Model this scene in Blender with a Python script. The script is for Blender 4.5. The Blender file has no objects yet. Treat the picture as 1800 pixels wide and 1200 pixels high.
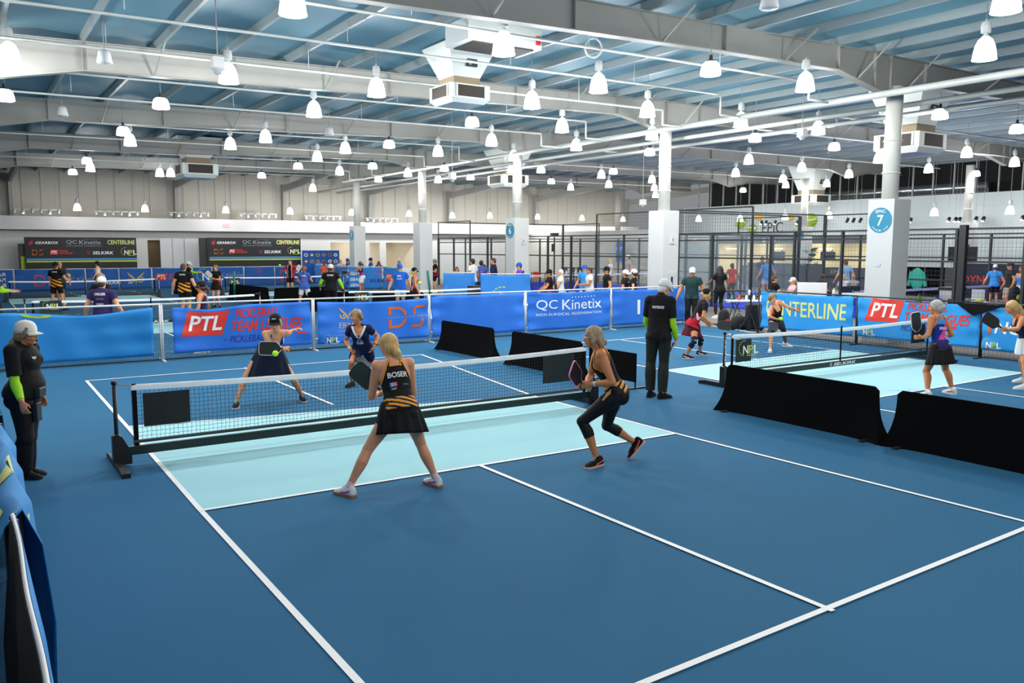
import bpy, bmesh, math, random
import numpy as np
from mathutils import Vector, Matrix
from mathutils.bvhtree import BVHTree
random.seed(7)
SC = bpy.context.scene
COL = SC.collection
# ---------------------------------------------------------------- camera
F, CX, CY, CZ, YAW, PITCH, ROLL = 1457.06, -1.68475, -9.93669, 2.43679, 0.584157, -0.113368, 0.000775
_cy, _sy, _cp, _sp = math.cos(YAW), math.sin(YAW), math.cos(PITCH), math.sin(PITCH)
FW = np.array([_sy*_cp, _cy*_cp, _sp]); _r = np.array([_cy, -_sy, 0.0]); _u = np.cross(_r, FW)
RT = math.cos(ROLL)*_r + math.sin(ROLL)*_u
UP = -math.sin(ROLL)*_r + math.cos(ROLL)*_u
CAM = np.array([CX, CY, CZ])
HF = np.array([_sy, _cy, 0.0]); HR = np.array([_cy, -_sy, 0.0])      # horizontal forward / right
cd = bpy.data.cameras.new('camera'); cam = bpy.data.objects.new('camera', cd); COL.objects.link(cam)
cd.sensor_width = 36.0; cd.lens = F*36.0/1800.0; cd.clip_start = 0.05; cd.clip_end = 400
cam.matrix_world = Matrix(((RT[0], UP[0], -FW[0], CX), (RT[1], UP[1], -FW[1], CY), (RT[2], UP[2], -FW[2], CZ), (0, 0, 0, 1)))
SC.camera = cam
# ---------------------------------------------------------------- exposure, world
SC.view_settings.view_transform = 'Standard'; SC.view_settings.look = 'None'
SC.view_settings.exposure = 0.0; SC.view_settings.gamma = 1.0
SC.view_settings.use_curve_mapping = False
LAMP_W = 360.0          # watts of each ceiling lamp's bulb
SHADE_E = 4.0           # glow of the lit lamp shades
W = bpy.data.worlds.new('world'); SC.world = W; W.use_nodes = True
W.node_tree.nodes['Background'].inputs[0].default_value = (0.72, 0.75, 0.78, 1); W.node_tree.nodes['Background'].inputs[1].default_value = 0.34
SC.cycles.max_bounces = 5; SC.cycles.diffuse_bounces = 3; SC.cycles.glossy_bounces = 2; SC.cycles.transmission_bounces = 4
SC.cycles.transparent_max_bounces = 12; SC.cycles.caustics_reflective = False; SC.cycles.caustics_refractive = False
SC.cycles.use_denoising = True; SC.cycles.sample_clamp_indirect = 4.0; SC.cycles.use_light_tree = True

# ---------------------------------------------------------------- pixel -> place (1800 x 1200 photograph)
def ray(px, py): return FW + (px-900.0)/F*RT - (py-600.0)/F*UP
def at_z(px, py, z=0.0): d = ray(px, py); return CAM + d*((z-CZ)/d[2])
def at_x(px, py, x): d = ray(px, py); return CAM + d*((x-CX)/d[0])
def at_y(px, py, y): d = ray(px, py); return CAM + d*((y-CY)/d[1])
def at_d(px, py, D): d = ray(px, py); return CAM + d*(D/float(d@HF))
def depth(p): return float((np.asarray(p)-CAM)@HF)

# ---------------------------------------------------------------- materials
def lin(h):
    if isinstance(h, str):
        h = h.lstrip('#'); c = [int(h[i:i+2], 16)/255.0 for i in (0, 2, 4)]
    else: c = list(h)
    return [x/12.92 if x <= 0.04045 else ((x+0.055)/1.055)**2.4 for x in c]
MATS = {}
def mat(name, col, rough=0.6, metal=0.0, var=0.06, scale=6.0, emit=0.0, bump=0.0, spec=0.5, alpha=1.0, trans=0.0, sheen=0.0, sss=0.0):
    if name in MATS: return MATS[name]
    m = bpy.data.materials.new(name); m.use_nodes = True; nt = m.node_tree; b = nt.nodes['Principled BSDF']
    c = lin(col)
    b.inputs['Roughness'].default_value = rough; b.inputs['Metallic'].default_value = metal
    b.inputs['Specular IOR Level'].default_value = spec; b.inputs['Alpha'].default_value = alpha
    b.inputs['Transmission Weight'].default_value = trans
    if sheen: b.inputs['Sheen Weight'].default_value = sheen
    if sss:
        b.inputs['Subsurface Weight'].default_value = sss; b.inputs['Subsurface Radius'].default_value = (0.02, 0.008, 0.004); b.inputs['Subsurface Scale'].default_value = 1.0
    tc = nt.nodes.new('ShaderNodeTexCoord'); nz = nt.nodes.new('ShaderNodeTexNoise'); nz.inputs['Scale'].default_value = scale; nz.inputs['Detail'].default_value = 4
    nt.links.new(tc.outputs['Object'], nz.inputs['Vector'])
    mx = nt.nodes.new('ShaderNodeMix'); mx.data_type = 'RGBA'
    mx.inputs[6].default_value = (*[x*(1-var) for x in c], 1); mx.inputs[7].default_value = (*[min(1, x*(1+var)) for x in c], 1)
    nt.links.new(nz.outputs['Fac'], mx.inputs[0]); nt.links.new(mx.outputs[2], b.inputs['Base Color'])
    if emit:
        b.inputs['Emission Color'].default_value = (*c, 1); b.inputs['Emission Strength'].default_value = emit
    if bump:
        bp = nt.nodes.new('ShaderNodeBump'); bp.inputs['Strength'].default_value = bump; bp.inputs['Distance'].default_value = 0.02
        nt.links.new(nz.outputs['Fac'], bp.inputs['Height']); nt.links.new(bp.outputs['Normal'], b.inputs['Normal'])
    MATS[name] = m
    return m
WHITE = mat('white_paint', '#c6c9c8', 0.55, var=0.03)
STEEL = mat('painted_steel', '#c9cac3', 0.5, var=0.05)
BLACK = mat('black_plastic', '#0b0c0e', 0.45, var=0.1)
BLKFAB = mat('black_fabric', '#08080a', 0.9, var=0.15, spec=0.2)
DARK = mat('charcoal_steel', '#1d2427', 0.5, var=0.08)
GREY = mat('grey_plastic', '#8d9296', 0.5)
LGREY = mat('light_grey', '#c2c6c8', 0.5)
CHROME = mat('chrome', '#b9bdc0', 0.25, metal=0.9)
TEAL = mat('teal_post', '#0f7d74', 0.5)
NETW = mat('net_cord', '#0a0d10', 0.8)
TAPE = mat('net_tape', '#eef3f6', 0.7, var=0.05, scale=14)
INKW = mat('ink_white', '#f2f4f5', 0.6, var=0.02)
INKO = mat('ink_orange', '#d8601f', 0.6, var=0.02)
INKR = mat('ink_red', '#dd3324', 0.6, var=0.02)
INKG = mat('ink_gold', '#c9a45c', 0.6, var=0.02)
INKN = mat('ink_navy', '#1f2a92', 0.6, var=0.02)
INKL = mat('ink_lime', '#b6c92b', 0.6, var=0.02)
INKY = mat('ink_pale_yellow', '#d5dc84', 0.6, var=0.02)
INKC = mat('ink_red_crimson', '#c3173c', 0.6, var=0.02)
INKB = mat('ink_sky_blue', '#3f93d6', 0.6, var=0.02)
INKK = mat('ink_black', '#101114', 0.6, var=0.02)
INKGR = mat('ink_grey', '#9aa4ab', 0.6, var=0.02)

# ---------------------------------------------------------------- mesh building
ORI = {}
def tag(o, label=None, cat=None, group=None, kind=None):
    if label: o['label'] = label
    if cat: o['category'] = cat
    if group: o['group'] = group
    if kind: o['kind'] = kind
    return o
def thing(name, label, cat, loc=(0, 0, 0), group=None, rz=0.0):
    o = bpy.data.objects.new(name, None); COL.objects.link(o); o.empty_display_size = 0.1
    o.location = [float(v) for v in loc]; o.rotation_euler = (0, 0, rz); ORI[o.name] = np.array([float(v) for v in loc])
    return tag(o, label, cat, group)
class MB:
    def __init__(s): s.v = []; s.f = []; s.m = []; s.n = 0
    def add(s, V, Fc, mi=0):
        V = np.asarray(V, float).reshape(-1, 3); s.v.append(V)
        for f in Fc: s.f.append([i+s.n for i in f]); s.m.append(mi)
        s.n += len(V); return s
    def box(s, c, size, ex=(1, 0, 0), ey=(0, 1, 0), ez=(0, 0, 1), mi=0):
        c = np.asarray(c, float); ex = np.asarray(ex, float)*size[0]/2; ey = np.asarray(ey, float)*size[1]/2; ez = np.asarray(ez, float)*size[2]/2
        V = [c+a*ex+b*ey+d*ez for d in (-1, 1) for b in (-1, 1) for a in (-1, 1)]
        return s.add(V, [(0, 2, 3, 1), (4, 5, 7, 6), (0, 1, 5, 4), (2, 6, 7, 3), (0, 4, 6, 2), (1, 3, 7, 5)], mi)
    def bx(s, x0, x1, y0, y1, z0, z1, mi=0): return s.box(((x0+x1)/2, (y0+y1)/2, (z0+z1)/2), (abs(x1-x0), abs(y1-y0), abs(z1-z0)), mi=mi)
    def bar(s, a, b, w, h=None, mi=0, up=(0, 0, 1)):
        a = np.asarray(a, float); b = np.asarray(b, float); d = b-a; L = np.linalg.norm(d)
        if L < 1e-6: return s
        d /= L; up = np.asarray(up, float)
        if abs(d@up) > 0.98: up = np.array([1.0, 0, 0])
        x = np.cross(d, up); x /= np.linalg.norm(x); y = np.cross(x, d)
        return s.box((a+b)/2, (w, L, h or w), x, d, y, mi)
    def tube(s, pts, r, n=8, mi=0, cap=True, ref=None):
        pts = np.asarray(pts, float); k = len(pts)
        r = np.broadcast_to(np.asarray(r, float), (k,)) if np.ndim(r) < 2 else np.asarray(r, float)
        V = []; prev = None
        for i in range(k):
            t = pts[min(i+1, k-1)]-pts[max(i-1, 0)]; t = t/max(1e-9, np.linalg.norm(t))
            if prev is None:
                a = np.array(ref if ref is not None else ((0, 0, 1) if abs(t[2]) < 0.9 else (1, 0, 0)), float)
            else: a = prev
            x = a-(a@t)*t; x /= max(1e-9, np.linalg.norm(x)); y = np.cross(t, x); prev = x
            rx, ry = (r[i], r[i]) if np.ndim(r) < 2 else r[i]
            for j in range(n):
                g = 2*math.pi*j/n; V.append(pts[i]+math.cos(g)*rx*x+math.sin(g)*ry*y)
        Fc = [(i*n+j, i*n+(j+1) % n, (i+1)*n+(j+1) % n, (i+1)*n+j) for i in range(k-1) for j in range(n)]
        if cap: Fc += [tuple(range(n))[::-1], tuple((k-1)*n+j for j in range(n))]
        return s.add(V, Fc, mi)
    def ell(s, c, rx, ry, rz, ex=(1, 0, 0), ey=(0, 1, 0), ez=(0, 0, 1), nu=16, nv=10, mi=0):
        c = np.asarray(c, float); ex, ey, ez = (np.asarray(q, float) for q in (ex, ey, ez)); V = [c-ez*rz]
        for i in range(1, nv):
            a = -math.pi/2+math.pi*i/nv
            for j in range(nu):
                g = 2*math.pi*j/nu; V.append(c+ex*rx*math.cos(a)*math.cos(g)+ey*ry*math.cos(a)*math.sin(g)+ez*rz*math.sin(a))
        V.append(c+ez*rz); Fc = [(0, 1+(j+1) % nu, 1+j) for j in range(nu)]
        for i in range(nv-2):
            for j in range(nu): a = 1+i*nu; Fc.append((a+j, a+(j+1) % nu, a+nu+(j+1) % nu, a+nu+j))
        top = len(V)-1; a = 1+(nv-2)*nu; Fc += [(a+j, a+(j+1) % nu, top) for j in range(nu)]
        return s.add(V, Fc, mi)
    def lathe(s, c, prof, n=20, mi=0, ex=(1, 0, 0), ey=(0, 1, 0), ez=(0, 0, 1)):
        c = np.asarray(c, float); ex, ey, ez = (np.asarray(q, float) for q in (ex, ey, ez)); k = len(prof)
        V = [c+ex*r*math.cos(2*math.pi*j/n)+ey*r*math.sin(2*math.pi*j/n)+ez*z for (r, z) in prof for j in range(n)]
        Fc = [(i*n+j, i*n+(j+1) % n, (i+1)*n+(j+1) % n, (i+1)*n+j) for i in range(k-1) for j in range(n)]
        if prof[0][0] > 1e-5: Fc.append(tuple(range(n))[::-1])
        if prof[-1][0] > 1e-5: Fc.append(tuple((k-1)*n+j for j in range(n)))
        return s.add(V, Fc, mi)
    def prism(s, poly, o, ex, ey, ez, t, mi=0):   # polygon (2-D) in the plane ex,ey at o, thickness t along ez
        o, ex, ey, ez = (np.asarray(q, float) for q in (o, ex, ey, ez)); n = len(poly)
        V = [o+ex*a+ey*b for a, b in poly]+[o+ex*a+ey*b+ez*t for a, b in poly]
        Fc = [tuple(range(n))[::-1], tuple(range(n, 2*n))]+[(i, (i+1) % n, n+(i+1) % n, n+i) for i in range(n)]
        return s.add(V, Fc, mi)
    def grid(s, P, mi=0):                        # P: (a,b,3) array
        a, b = P.shape[:2]
        return s.add(P.reshape(-1, 3), [(i*b+j, i*b+j+1, (i+1)*b+j+1, (i+1)*b+j) for i in range(a-1) for j in range(b-1)], mi)
    def build(s, name, mats, parent=None, smooth=False, solid=0.0, bevel=0.0):
        if not isinstance(mats, (list, tuple)): mats = [mats]
        V = np.concatenate(s.v) if s.v else np.zeros((0, 3))
        if parent is None:
            org = np.array([(V[:, 0].min()+V[:, 0].max())/2, (V[:, 1].min()+V[:, 1].max())/2, V[:, 2].min()])
        else: org = ORI[parent.name]
        me = bpy.data.meshes.new(name); me.from_pydata((V-org).tolist(), [], s.f); 
        for m in mats: me.materials.append(m)
        if len(mats) > 1: me.polygons.foreach_set('material_index', s.m)
        if smooth: me.polygons.foreach_set('use_smooth', [True]*len(me.polygons))
        me.update()
        o = bpy.data.objects.new(name, me); COL.objects.link(o); ORI[o.name] = org
        if parent is None: o.location = org.tolist()
        else: o.parent = parent
        if solid:
            md = o.modifiers.new('thickness', 'SOLIDIFY'); md.thickness = solid; md.offset = 0
        if bevel:
            md = o.modifiers.new('round', 'BEVEL'); md.width = bevel; md.segments = 2; md.limit_method = 'ANGLE'
        return o
def struct(o, label=None): o['kind'] = 'structure'; 
def copy_tree(o, parent=None):
    c = o.copy(); COL.objects.link(c)
    if parent is not None: c.parent = parent
    for ch in list(o.children): copy_tree(ch, c)
    return c
ORD = 'first second third fourth fifth sixth seventh eighth ninth tenth eleventh twelfth thirteenth fourteenth fifteenth sixteenth seventeenth eighteenth nineteenth twentieth'.split()
ORD += ['twenty-'+w for w in ORD[:9]]+['thirtieth']+['thirty-'+w for w in ORD[:9]]+['fortieth']

# ---------------------------------------------------------------- lettering
_TX = {}
def text_geo(txt, bold=0.0, shear=0.0, space=1.0):
    key = (txt, bold, shear, space)
    if key in _TX: return _TX[key]
    cu = bpy.data.curves.new('t', 'FONT'); cu.body = txt; cu.size = 1.0; cu.align_x = 'LEFT'; cu.shear = shear; cu.space_character = space
    cu.offset = bold*0.4; cu.resolution_u = 3; cu.fill_mode = 'FRONT'
    o = bpy.data.objects.new('t', cu); COL.objects.link(o)
    me = o.to_mesh(); V = np.array([v.co[:] for v in me.vertices]) if len(me.vertices) else np.zeros((0, 3)); Fc = [tuple(p.vertices) for p in me.polygons]
    o.to_mesh_clear(); bpy.data.objects.remove(o); bpy.data.curves.remove(cu)
    if len(V):
        V[:, 0] -= V[:, 0].min(); V[:, 1] -= V[:, 1].min()
        V[:, 0] /= max(1e-6, V[:, 0].max()); V[:, 1] /= max(1e-6, V[:, 1].max())
    _TX[key] = (V, Fc)
    return _TX[key]
class Flat:
    """flat artwork in (u, v) metres, later laid on a surface by a mapping function"""
    def __init__(s): s.v = []; s.f = []; s.m = []; s.n = 0; s.mats = []
    def mi(s, m):
        if m not in s.mats: s.mats.append(m)
        return s.mats.index(m)
    def add(s, V, Fc, m, lift=0.0):
        V = np.asarray(V, float); V = np.c_[V[:, :2], np.full(len(V), lift)]; k = s.mi(m); s.v.append(V)
        for f in Fc: s.f.append([i+s.n for i in f]); s.m.append(k)
        s.n += len(V); return s
    def text(s, txt, u0, u1, v0, v1, m, bold=0.0, shear=0.0, space=1.0, lift=0.0):
        V, Fc = text_geo(txt, bold, shear, space)
        if not len(V): return s
        return s.add(np.c_[u0+V[:, 0]*(u1-u0), v0+V[:, 1]*(v1-v0)], Fc, m, lift)
    def poly(s, pts, m, lift=0.0): return s.add(pts, [tuple(range(len(pts)))], m, lift)
    def rect(s, u0, u1, v0, v1, m, lift=0.0, skew=0.0): return s.poly([(u0, v0), (u1, v0), (u1+skew, v1), (u0+skew, v1)], m, lift)
    def disc(s, u, v, r, m, lift=0.0, ry=None, n=28): return s.poly([(u+r*math.cos(2*math.pi*i/n), v+(ry or r)*math.sin(2*math.pi*i/n)) for i in range(n)], m, lift)
    def arc(s, u, v, r0, r1, a0, a1, m, lift=0.0, n=20, ky=1.0):
        A = [math.radians(a0+(a1-a0)*i/n) for i in range(n+1)]
        P = [(u+r1*math.cos(a), v+ky*r1*math.sin(a)) for a in A]+[(u+r0*math.cos(a), v+ky*r0*math.sin(a)) for a in A]
        return s.add(P, [(i, i+1, n+2+i, n+1+i) for i in range(n)], m, lift)
    def build(s, name, fn, parent, cut=0.0, eps=0.004, extrude=0.0):
        if not s.n: return None
        V = np.concatenate(s.v); bm = bmesh.new(); vs = [bm.verts.new(v) for v in V]
        for f, k in zip(s.f, s.m):
            try: q = bm.faces.new([vs[i] for i in f]); q.material_index = k
            except ValueError: pass
        if cut:
            lo, hi = V.min(0), V.max(0)
            for ax in (0, 1):
                c = lo[ax]+cut/2
                while c < hi[ax]:
                    co = [0, 0, 0]; no = [0, 0, 0]; co[ax] = c; no[ax] = 1
                    bmesh.ops.bisect_plane(bm, geom=bm.verts[:]+bm.edges[:]+bm.faces[:], plane_co=co, plane_no=no); c += cut
        bm.verts.ensure_lookup_table(); P = np.array([v.co[:] for v in bm.verts])
        Q = fn(P[:, 0], P[:, 1], eps+P[:, 2]); org = ORI[parent.name]
        for v, q in zip(bm.verts, Q-org): v.co = q
        me = bpy.data.meshes.new(name); bm.to_mesh(me); bm.free()
        for m in s.mats: me.materials.append(m)
        o = bpy.data.objects.new(name, me); COL.objects.link(o); o.parent = parent; ORI[o.name] = org
        return o
def plane_map(o, eu, ev):
    o, eu, ev = (np.asarray(q, float) for q in (o, eu, ev)); n = np.cross(eu, ev); n /= np.linalg.norm(n)
    return lambda u, v, e: o+np.outer(u, eu)+np.outer(v, ev)+np.outer(e, n)
# logos as flat artwork -----------------------------------------------------------
def logo_npl(a, u, v, h, dark=False):
    w = h*2.0
    for k in range(9): a.arc(u+0.42*h, v+0.56*h, 0.50*h, 0.56*h, 75+k*22, 75+k*22+15, INKL)
    a.text('N', u+0.30*h, u+0.85*h, v+0.12*h, v+0.75*h, INKW, bold=0.05, lift=.002)
    a.text('P', u+0.92*h, u+1.38*h, v+0.12*h, v+0.75*h, INKL, bold=0.05, lift=.002); a.text('L', u+1.46*h, u+1.92*h, v+0.12*h, v+0.75*h, INKW, bold=0.05, lift=.002)
    a.rect(u+0.7*h, u+1.7*h, v-0.02*h, v+0.04*h, INKL)
def logo_ptl(a, u, v, h, white=INKW, red=INKR, txt=INKR, full=True):
    a.rect(u, u+1.45*h, v, v+h, red, skew=0.28*h); a.text('PTL', u+0.26*h, u+1.45*h, v+0.2*h, v+0.82*h, white, bold=0.05, shear=0.25, lift=.002)
    a.text('PICKLEBALL', u+1.9*h, u+3.55*h, v+0.62*h, v+0.98*h, txt, bold=0.06, shear=0.3); a.text('TEAM LEAGUES', u+1.78*h, u+4.5*h, v+0.08*h, v+0.52*h, txt, bold=0.06, shear=0.3)
def logo_owl(a, u, v, h, ink=INKG):
    for s in (-1, 1):
        X = lambda x: u+s*x*h
        a.poly([(X(0.03), v+0.42*h), (X(0.20), v+0.62*h), (X(0.62), v+1.0*h), (X(0.55), v+0.78*h), (X(0.40), v+0.60*h), (X(0.12), v+0.36*h)], ink)
        a.arc(u+s*0.33*h, v+0.38*h, 0.16*h, 0.25*h, (100 if s > 0 else -200), (-140 if s > 0 else 80) if s > 0 else 20, ink)
        a.disc(u+s*0.30*h, v+0.38*h, 0.07*h, ink)
    a.poly([(u-0.10*h, v+0.40*h), (u, v+0.0*h), (u+0.10*h, v+0.40*h), (u, v+0.30*h)], ink, lift=.002)
def logo_selkirk_mark(a, u, v, h, ink):
    for k in range(4):
        y = v+h*(0.08+0.24*k); w = (0.38, 0.55, 0.55, 0.38)[k]*h
        a.poly([(u-w, y), (u+w*0.7, y+0.10*h), (u+w, y+0.10*h+0.1*h), (u-w*0.7, y+0.1*h)], ink)
def logo_ds(a, u, v, h, ink=INKO, sub=None):
    a.rect(u, u+0.14*h, v, v+0.40*h, ink); a.rect(u, u+0.14*h, v+0.60*h, v+h, ink)
    a.rect(u+.14*h, u+0.36*h, v, v+0.12*h, ink); a.rect(u+.14*h, u+0.36*h, v+0.88*h, v+h, ink)
    a.arc(u+0.36*h, v+0.5*h, 0.38*h, 0.5*h, -90, -12, ink); a.arc(u+0.36*h, v+0.5*h, 0.38*h, 0.5*h, 12, 90, ink)
    a.arc(u+1.42*h, v+0.74*h, 0.15*h, 0.27*h, 60, 215, ink); a.rect(u+1.5*h, u+1.75*h, v+0.89*h, v+1.01*h, ink)
    a.arc(u+1.42*h, v+0.27*h, 0.15*h, 0.27*h, -100, 30, ink); a.rect(u+1.08*h, u+1.4*h, v, v+0.12*h, ink)
    if sub: a.text('DEZASGXN.COM', u-0.05*h, u+1.9*h, v+0.46*h, v+0.54*h, sub, space=1.4)
def logo_qc(a, u, v, w, ink=INKW, sub=True):
    h = w*0.20
    a.text('QC', u, u+0.30*w, v+0.32*h, v+0.98*h, ink); a.text('Kinetix', u+0.37*w, u+w, v+0.34*h, v+0.98*h, ink)
    for k in range(8): a.disc(u+0.52*w+k*0.052*w, v+1.12*h, 0.008*w, ink, n=10)
    if sub: a.text('NON-SURGICAL REGENERATION', u, u+w, v, v+0.16*h, ink, space=1.15)
def logo_centerline(a, u, v, w, ink=INKY):
    h = w*0.17; a.text('CENTERLINE', u, u+w, v, v+h, ink, bold=0.03)
    a.rect(u+0.415*w, u+0.45*w, v+0.38*h, v+0.6*h, INKO, lift=.003)
def logo_gearbox(a, u, v, w, ink=INKW):
    h = w*0.12; a.text('GEARBOX', u+0.24*w, u+w, v+.02*w, v+h, ink, bold=0.05, shear=0.15, space=1.1)
    a.poly([(u, v+.05*w), (u+.1*w, v+.14*w), (u+.2*w, v+.14*w), (u+.1*w, v+.07*w), (u+.19*w, v+.08*w), (u+.1*w, v-.02*w), (u+.0*w, v-.02*w), (u+.09*w, v+.04*w)], INKC)
def logo_selkirk(a, u, v, w, ink=INKW, mark=None):
    logo_selkirk_mark(a, u+0.09*w, v, w*0.15, mark or ink); a.text('SELKIRK', u+0.24*w, u+w, v+.01*w, v+0.135*w, ink, bold=0.04, shear=0.15)
# ================================================================ floor and court paint
def floor_mat(name, c, var=0.10):
    m = mat(name, c, 0.75, var=var, scale=0.35, spec=0.04)
    return m
COURT = floor_mat('court_blue', '#34688b'); KIT = floor_mat('kitchen_light_blue', '#a6d8e0', 0.05); LINE = mat('line_paint', '#f3f5f4', 0.6, var=0.02)
CONC = floor_mat('grey_concrete', '#8b8a86'); TURF = floor_mat('padel_turf_blue', '#1a3bd0', 0.08)
def flat(mb, pts, z, mi=0): mb.add([(p[0], p[1], z) for p in pts], [tuple(range(len(pts)))], mi)
m = MB(); flat(m, [(-14, -16), (48, -16), (48, 47), (-14, 47)], 0.0); o = m.build('floor', COURT); o.location.z = 0; struct(o)
m = MB(); m.bx(17.45, 23.9, -16, 47, 0.0, 0.003); m.bx(23.9, 48, -16, 47, 0, 0.003); struct(m.build('floor_concrete', CONC))
for k, (y0, y1) in enumerate([(-4, 16), (17.5, 37.5)]):
    m = MB(); m.bx(23.95, 34, y0, y1, 0.003, 0.012); struct(m.build('floor_padel_turf', TURF))
LZ = [0.006]
def line(mb, a, b, w=0.05, z=0.006, side=0):
    LZ[0] = 0.006 if LZ[0] > 0.0105 else LZ[0]+0.00035; z = LZ[0]
    a = np.array(a[:2]); b = np.array(b[:2]); d = (b-a)/np.linalg.norm(b-a); n = np.array([-d[1], d[0]])*w/2; a = a-d*w/2; b = b+d*w/2
    flat(mb, [a-n, b-n, b+n, a+n], z)
def court(x0, x1, y0, tag_pts=None):
    """one pickleball court; tag_pts overrides measured corner points"""
    P = {'a': (x0, y0+6.69), 'b': (x1, y0+6.69), 'c': (x0, y0+2.11), 'd': (x1, y0+2.11), 'e': (x0, y0-2.11), 'f': (x1, y0-2.11), 'g': (x0, y0-6.68), 'h': (x1, y0-6.68)}
    if tag_pts: P.update(tag_pts)
    P = {k: np.array(v[:2], float) for k, v in P.items()}; mid = lambda p, q: (P[p]+P[q])/2
    m = MB(); flat(m, [P['e'], P['f'], P['d'], P['c']], 0.004); struct(m.build('floor_kitchen', KIT))
    m = MB()
    for p, q in ('ac', 'ce', 'eg', 'bd', 'df', 'fh', 'ab', 'cd', 'ef', 'gh'): line(m, P[p], P[q])
    line(m, P.get('m1', mid('a', 'b')), P.get('m2', mid('c', 'd'))); line(m, P.get('m3', mid('e', 'f')), P.get('m4', mid('g', 'h')))
    struct(m.build('floor_court_lines', LINE))
court(0.03, 6.07, 0, {'a': at_z(152.3, 669.6), 'c': at_z(224, 750.5), 'e': at_z(353.5, 898), 'f': at_z(1187.8, 762.4), 'g': at_z(768, 1349), 'm2': at_z(584.5, 711.4), 'm1': at_z(431, 647), 'm3': at_z(846.7, 820), 'm4': at_z(1459, 1073), 'h': at_z(1820, 922), 'd': at_z(937, 696), 'b': at_z(741, 623.5)})
court(9.75, 15.72, 0, {'c': at_z(1170, 651), 'd': at_z(1468, 615), 'f': at_z(1799, 655.5), 'b': at_z(1213, 587), 'm1': at_z(1093, 598)})
for r, yy in enumerate((17.2, 33.3)): court(0.0, 6.1, yy); court(9.5, 15.6, yy)
# ================================================================ roof
def top_z(x): return 6.80+0.0215*min(max(x, -10), 17.6)+0.001*max(0, x-17.6)
BOT = [(-12, 6.0), (-7.0, 5.6), (-4.9, 5.25), (-3.0, 5.45), (0.75, 6.21), (4, 6.29), (11.9, 6.53), (15.85, 6.60), (17.62, 6.26), (19.5, 6.6), (24.5, 6.68), (32, 6.7), (38.3, 6.66), (40.0, 6.3), (41.7, 6.62), (45, 6.66)]
def bot_z(x):
    for (a, b), (c, d) in zip(BOT, BOT[1:]):
        if a <= x <= c: return b+(d-b)*(x-a)/(c-a)
    return 6.6
DECK = mat('roof_insulation', '#5a8595', 0.6, var=0.10, scale=0.8, bump=0.5); BEAM = mat('beam_paint', '#949590', 0.55, var=0.07, scale=1.2)
PURL = mat('purlin_paint', '#8b989b', 0.5, var=0.05); PIPE = mat('pipe_paint', '#c0c5c1', 0.4, var=0.05); WARM = mat('warm_grey_wall', '#c7c0b2', 0.7, var=0.05, scale=0.7)
xs = np.arange(-12, 47.01, 0.5); ys = np.array([-6.0, 3, 12, 21, 30, 39, 48.0])
g = np.array([[(x, y, top_z(x)+0.23+0.05*math.cos(2*math.pi*x/1.5)) for y in ys] for x in xs]); m = MB(); m.grid(g); struct(m.build('ceiling', DECK, smooth=True, solid=0.04))
for k in range(39):
    x = -11.25+1.5*k; z = top_z(x)+0.105; m = MB(); m.bx(x-0.006, x+0.006, -6, 47.5, z-0.10, z+0.10); m.bx(x, x+0.065, -6, 47.5, z-0.105, z-0.092); m.bx(x-0.065, x, -6, 47.5, z+0.092, z+0.105)
    struct(m.build('roof_purlin_beam', PURL))
for y in (2.7, 10.6, 19.0, 27.6, 36.0):
    X = sorted(set([p[0] for p in BOT]+[17.6, 30]))
    B = [(x, bot_z(x)) for x in X]; T = [(x, top_z(x)) for x in X]; m = MB()
    m.prism([(x, z) for x, z in B]+[(x, z) for x, z in T[::-1]], (0, y-0.006, 0), (1, 0, 0), (0, 0, 1), (0, 1, 0), 0.012)
    for L in (B, T):
        for (a, b), (c, d) in zip(L, L[1:]): m.bar((a, y, b), (c, y, d), 0.22, 0.02)
    for x in [-3, 0.75, 4, 8, 12, 15.85, 17.3, 17.95, 19.5, 24.5, 29, 34, 38.3, 39.7, 40.3]: m.bx(x-0.006, x+0.006, y-0.1, y+0.1, bot_z(x), top_z(x))
    for x in (2.2, 6.2, 10.2, 13.9, 16.6, 18.7, 22.2, 27, 31.5, 37): 
        for s in (-1, 1): m.bar((x, y+s*0.08, bot_z(x)+0.02), (x+0.1, y+s*0.85, top_z(x)+0.02), 0.035, 0.035)
    struct(m.build('roof_girder_beam', BEAM))
# pipes ------------------------------------------------------------
def pipe(pts, r, name, label, n=8, drops=()):
    m = MB(); m.tube(pts, r, n)
    for a, b, rr in drops: m.tube([a, b], rr, 6)
    o = m.build(name, PIPE, smooth=True); return tag(o, label, 'pipe')
pipe([(17.05, -6, 6.07), (17.05, 36.2, 6.2)], 0.085, 'sprinkler_main_pipe', 'thick white main pipe running past the column tops, lowest of three')
pipe([(19.2, -6, 6.12), (19.2, 46, 6.2)], 0.07, 'sprinkler_main_pipe', 'thick white pipe running behind the columns, middle of three')
pipe([(20.6, -6, 6.1), (20.6, 46, 6.2)], 0.07, 'sprinkler_main_pipe', 'thick white pipe farthest behind the columns of three')
for k, y in enumerate((3.7, 6.6, 8.9, 12.6, 15.2, 21.2, 24.4, 30.2, 33.2, 38.6)):
    z0 = 6.62 if k % 2 else 6.50
    dr = [((16.2, y, z0+0.02), (16.2, y, 6.1), 0.03), ((16.2, y, 6.1), (17.05, y, 6.1), 0.03)]
    for x in (1.0, 5.2, 9.2, 13.0): dr.append(((x, y, z0), (x, y, top_z(x)+0.1), 0.008))
    pipe([(-11, y, z0-0.28), (-4, y, z0-0.16), (16.2, y, z0+0.03)], 0.03, 'sprinkler_branch_pipe', 'thin white sprinkler pipe, %s of the ten crossing the left bays from the near end' % ORD[k], 6, dr)
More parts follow.
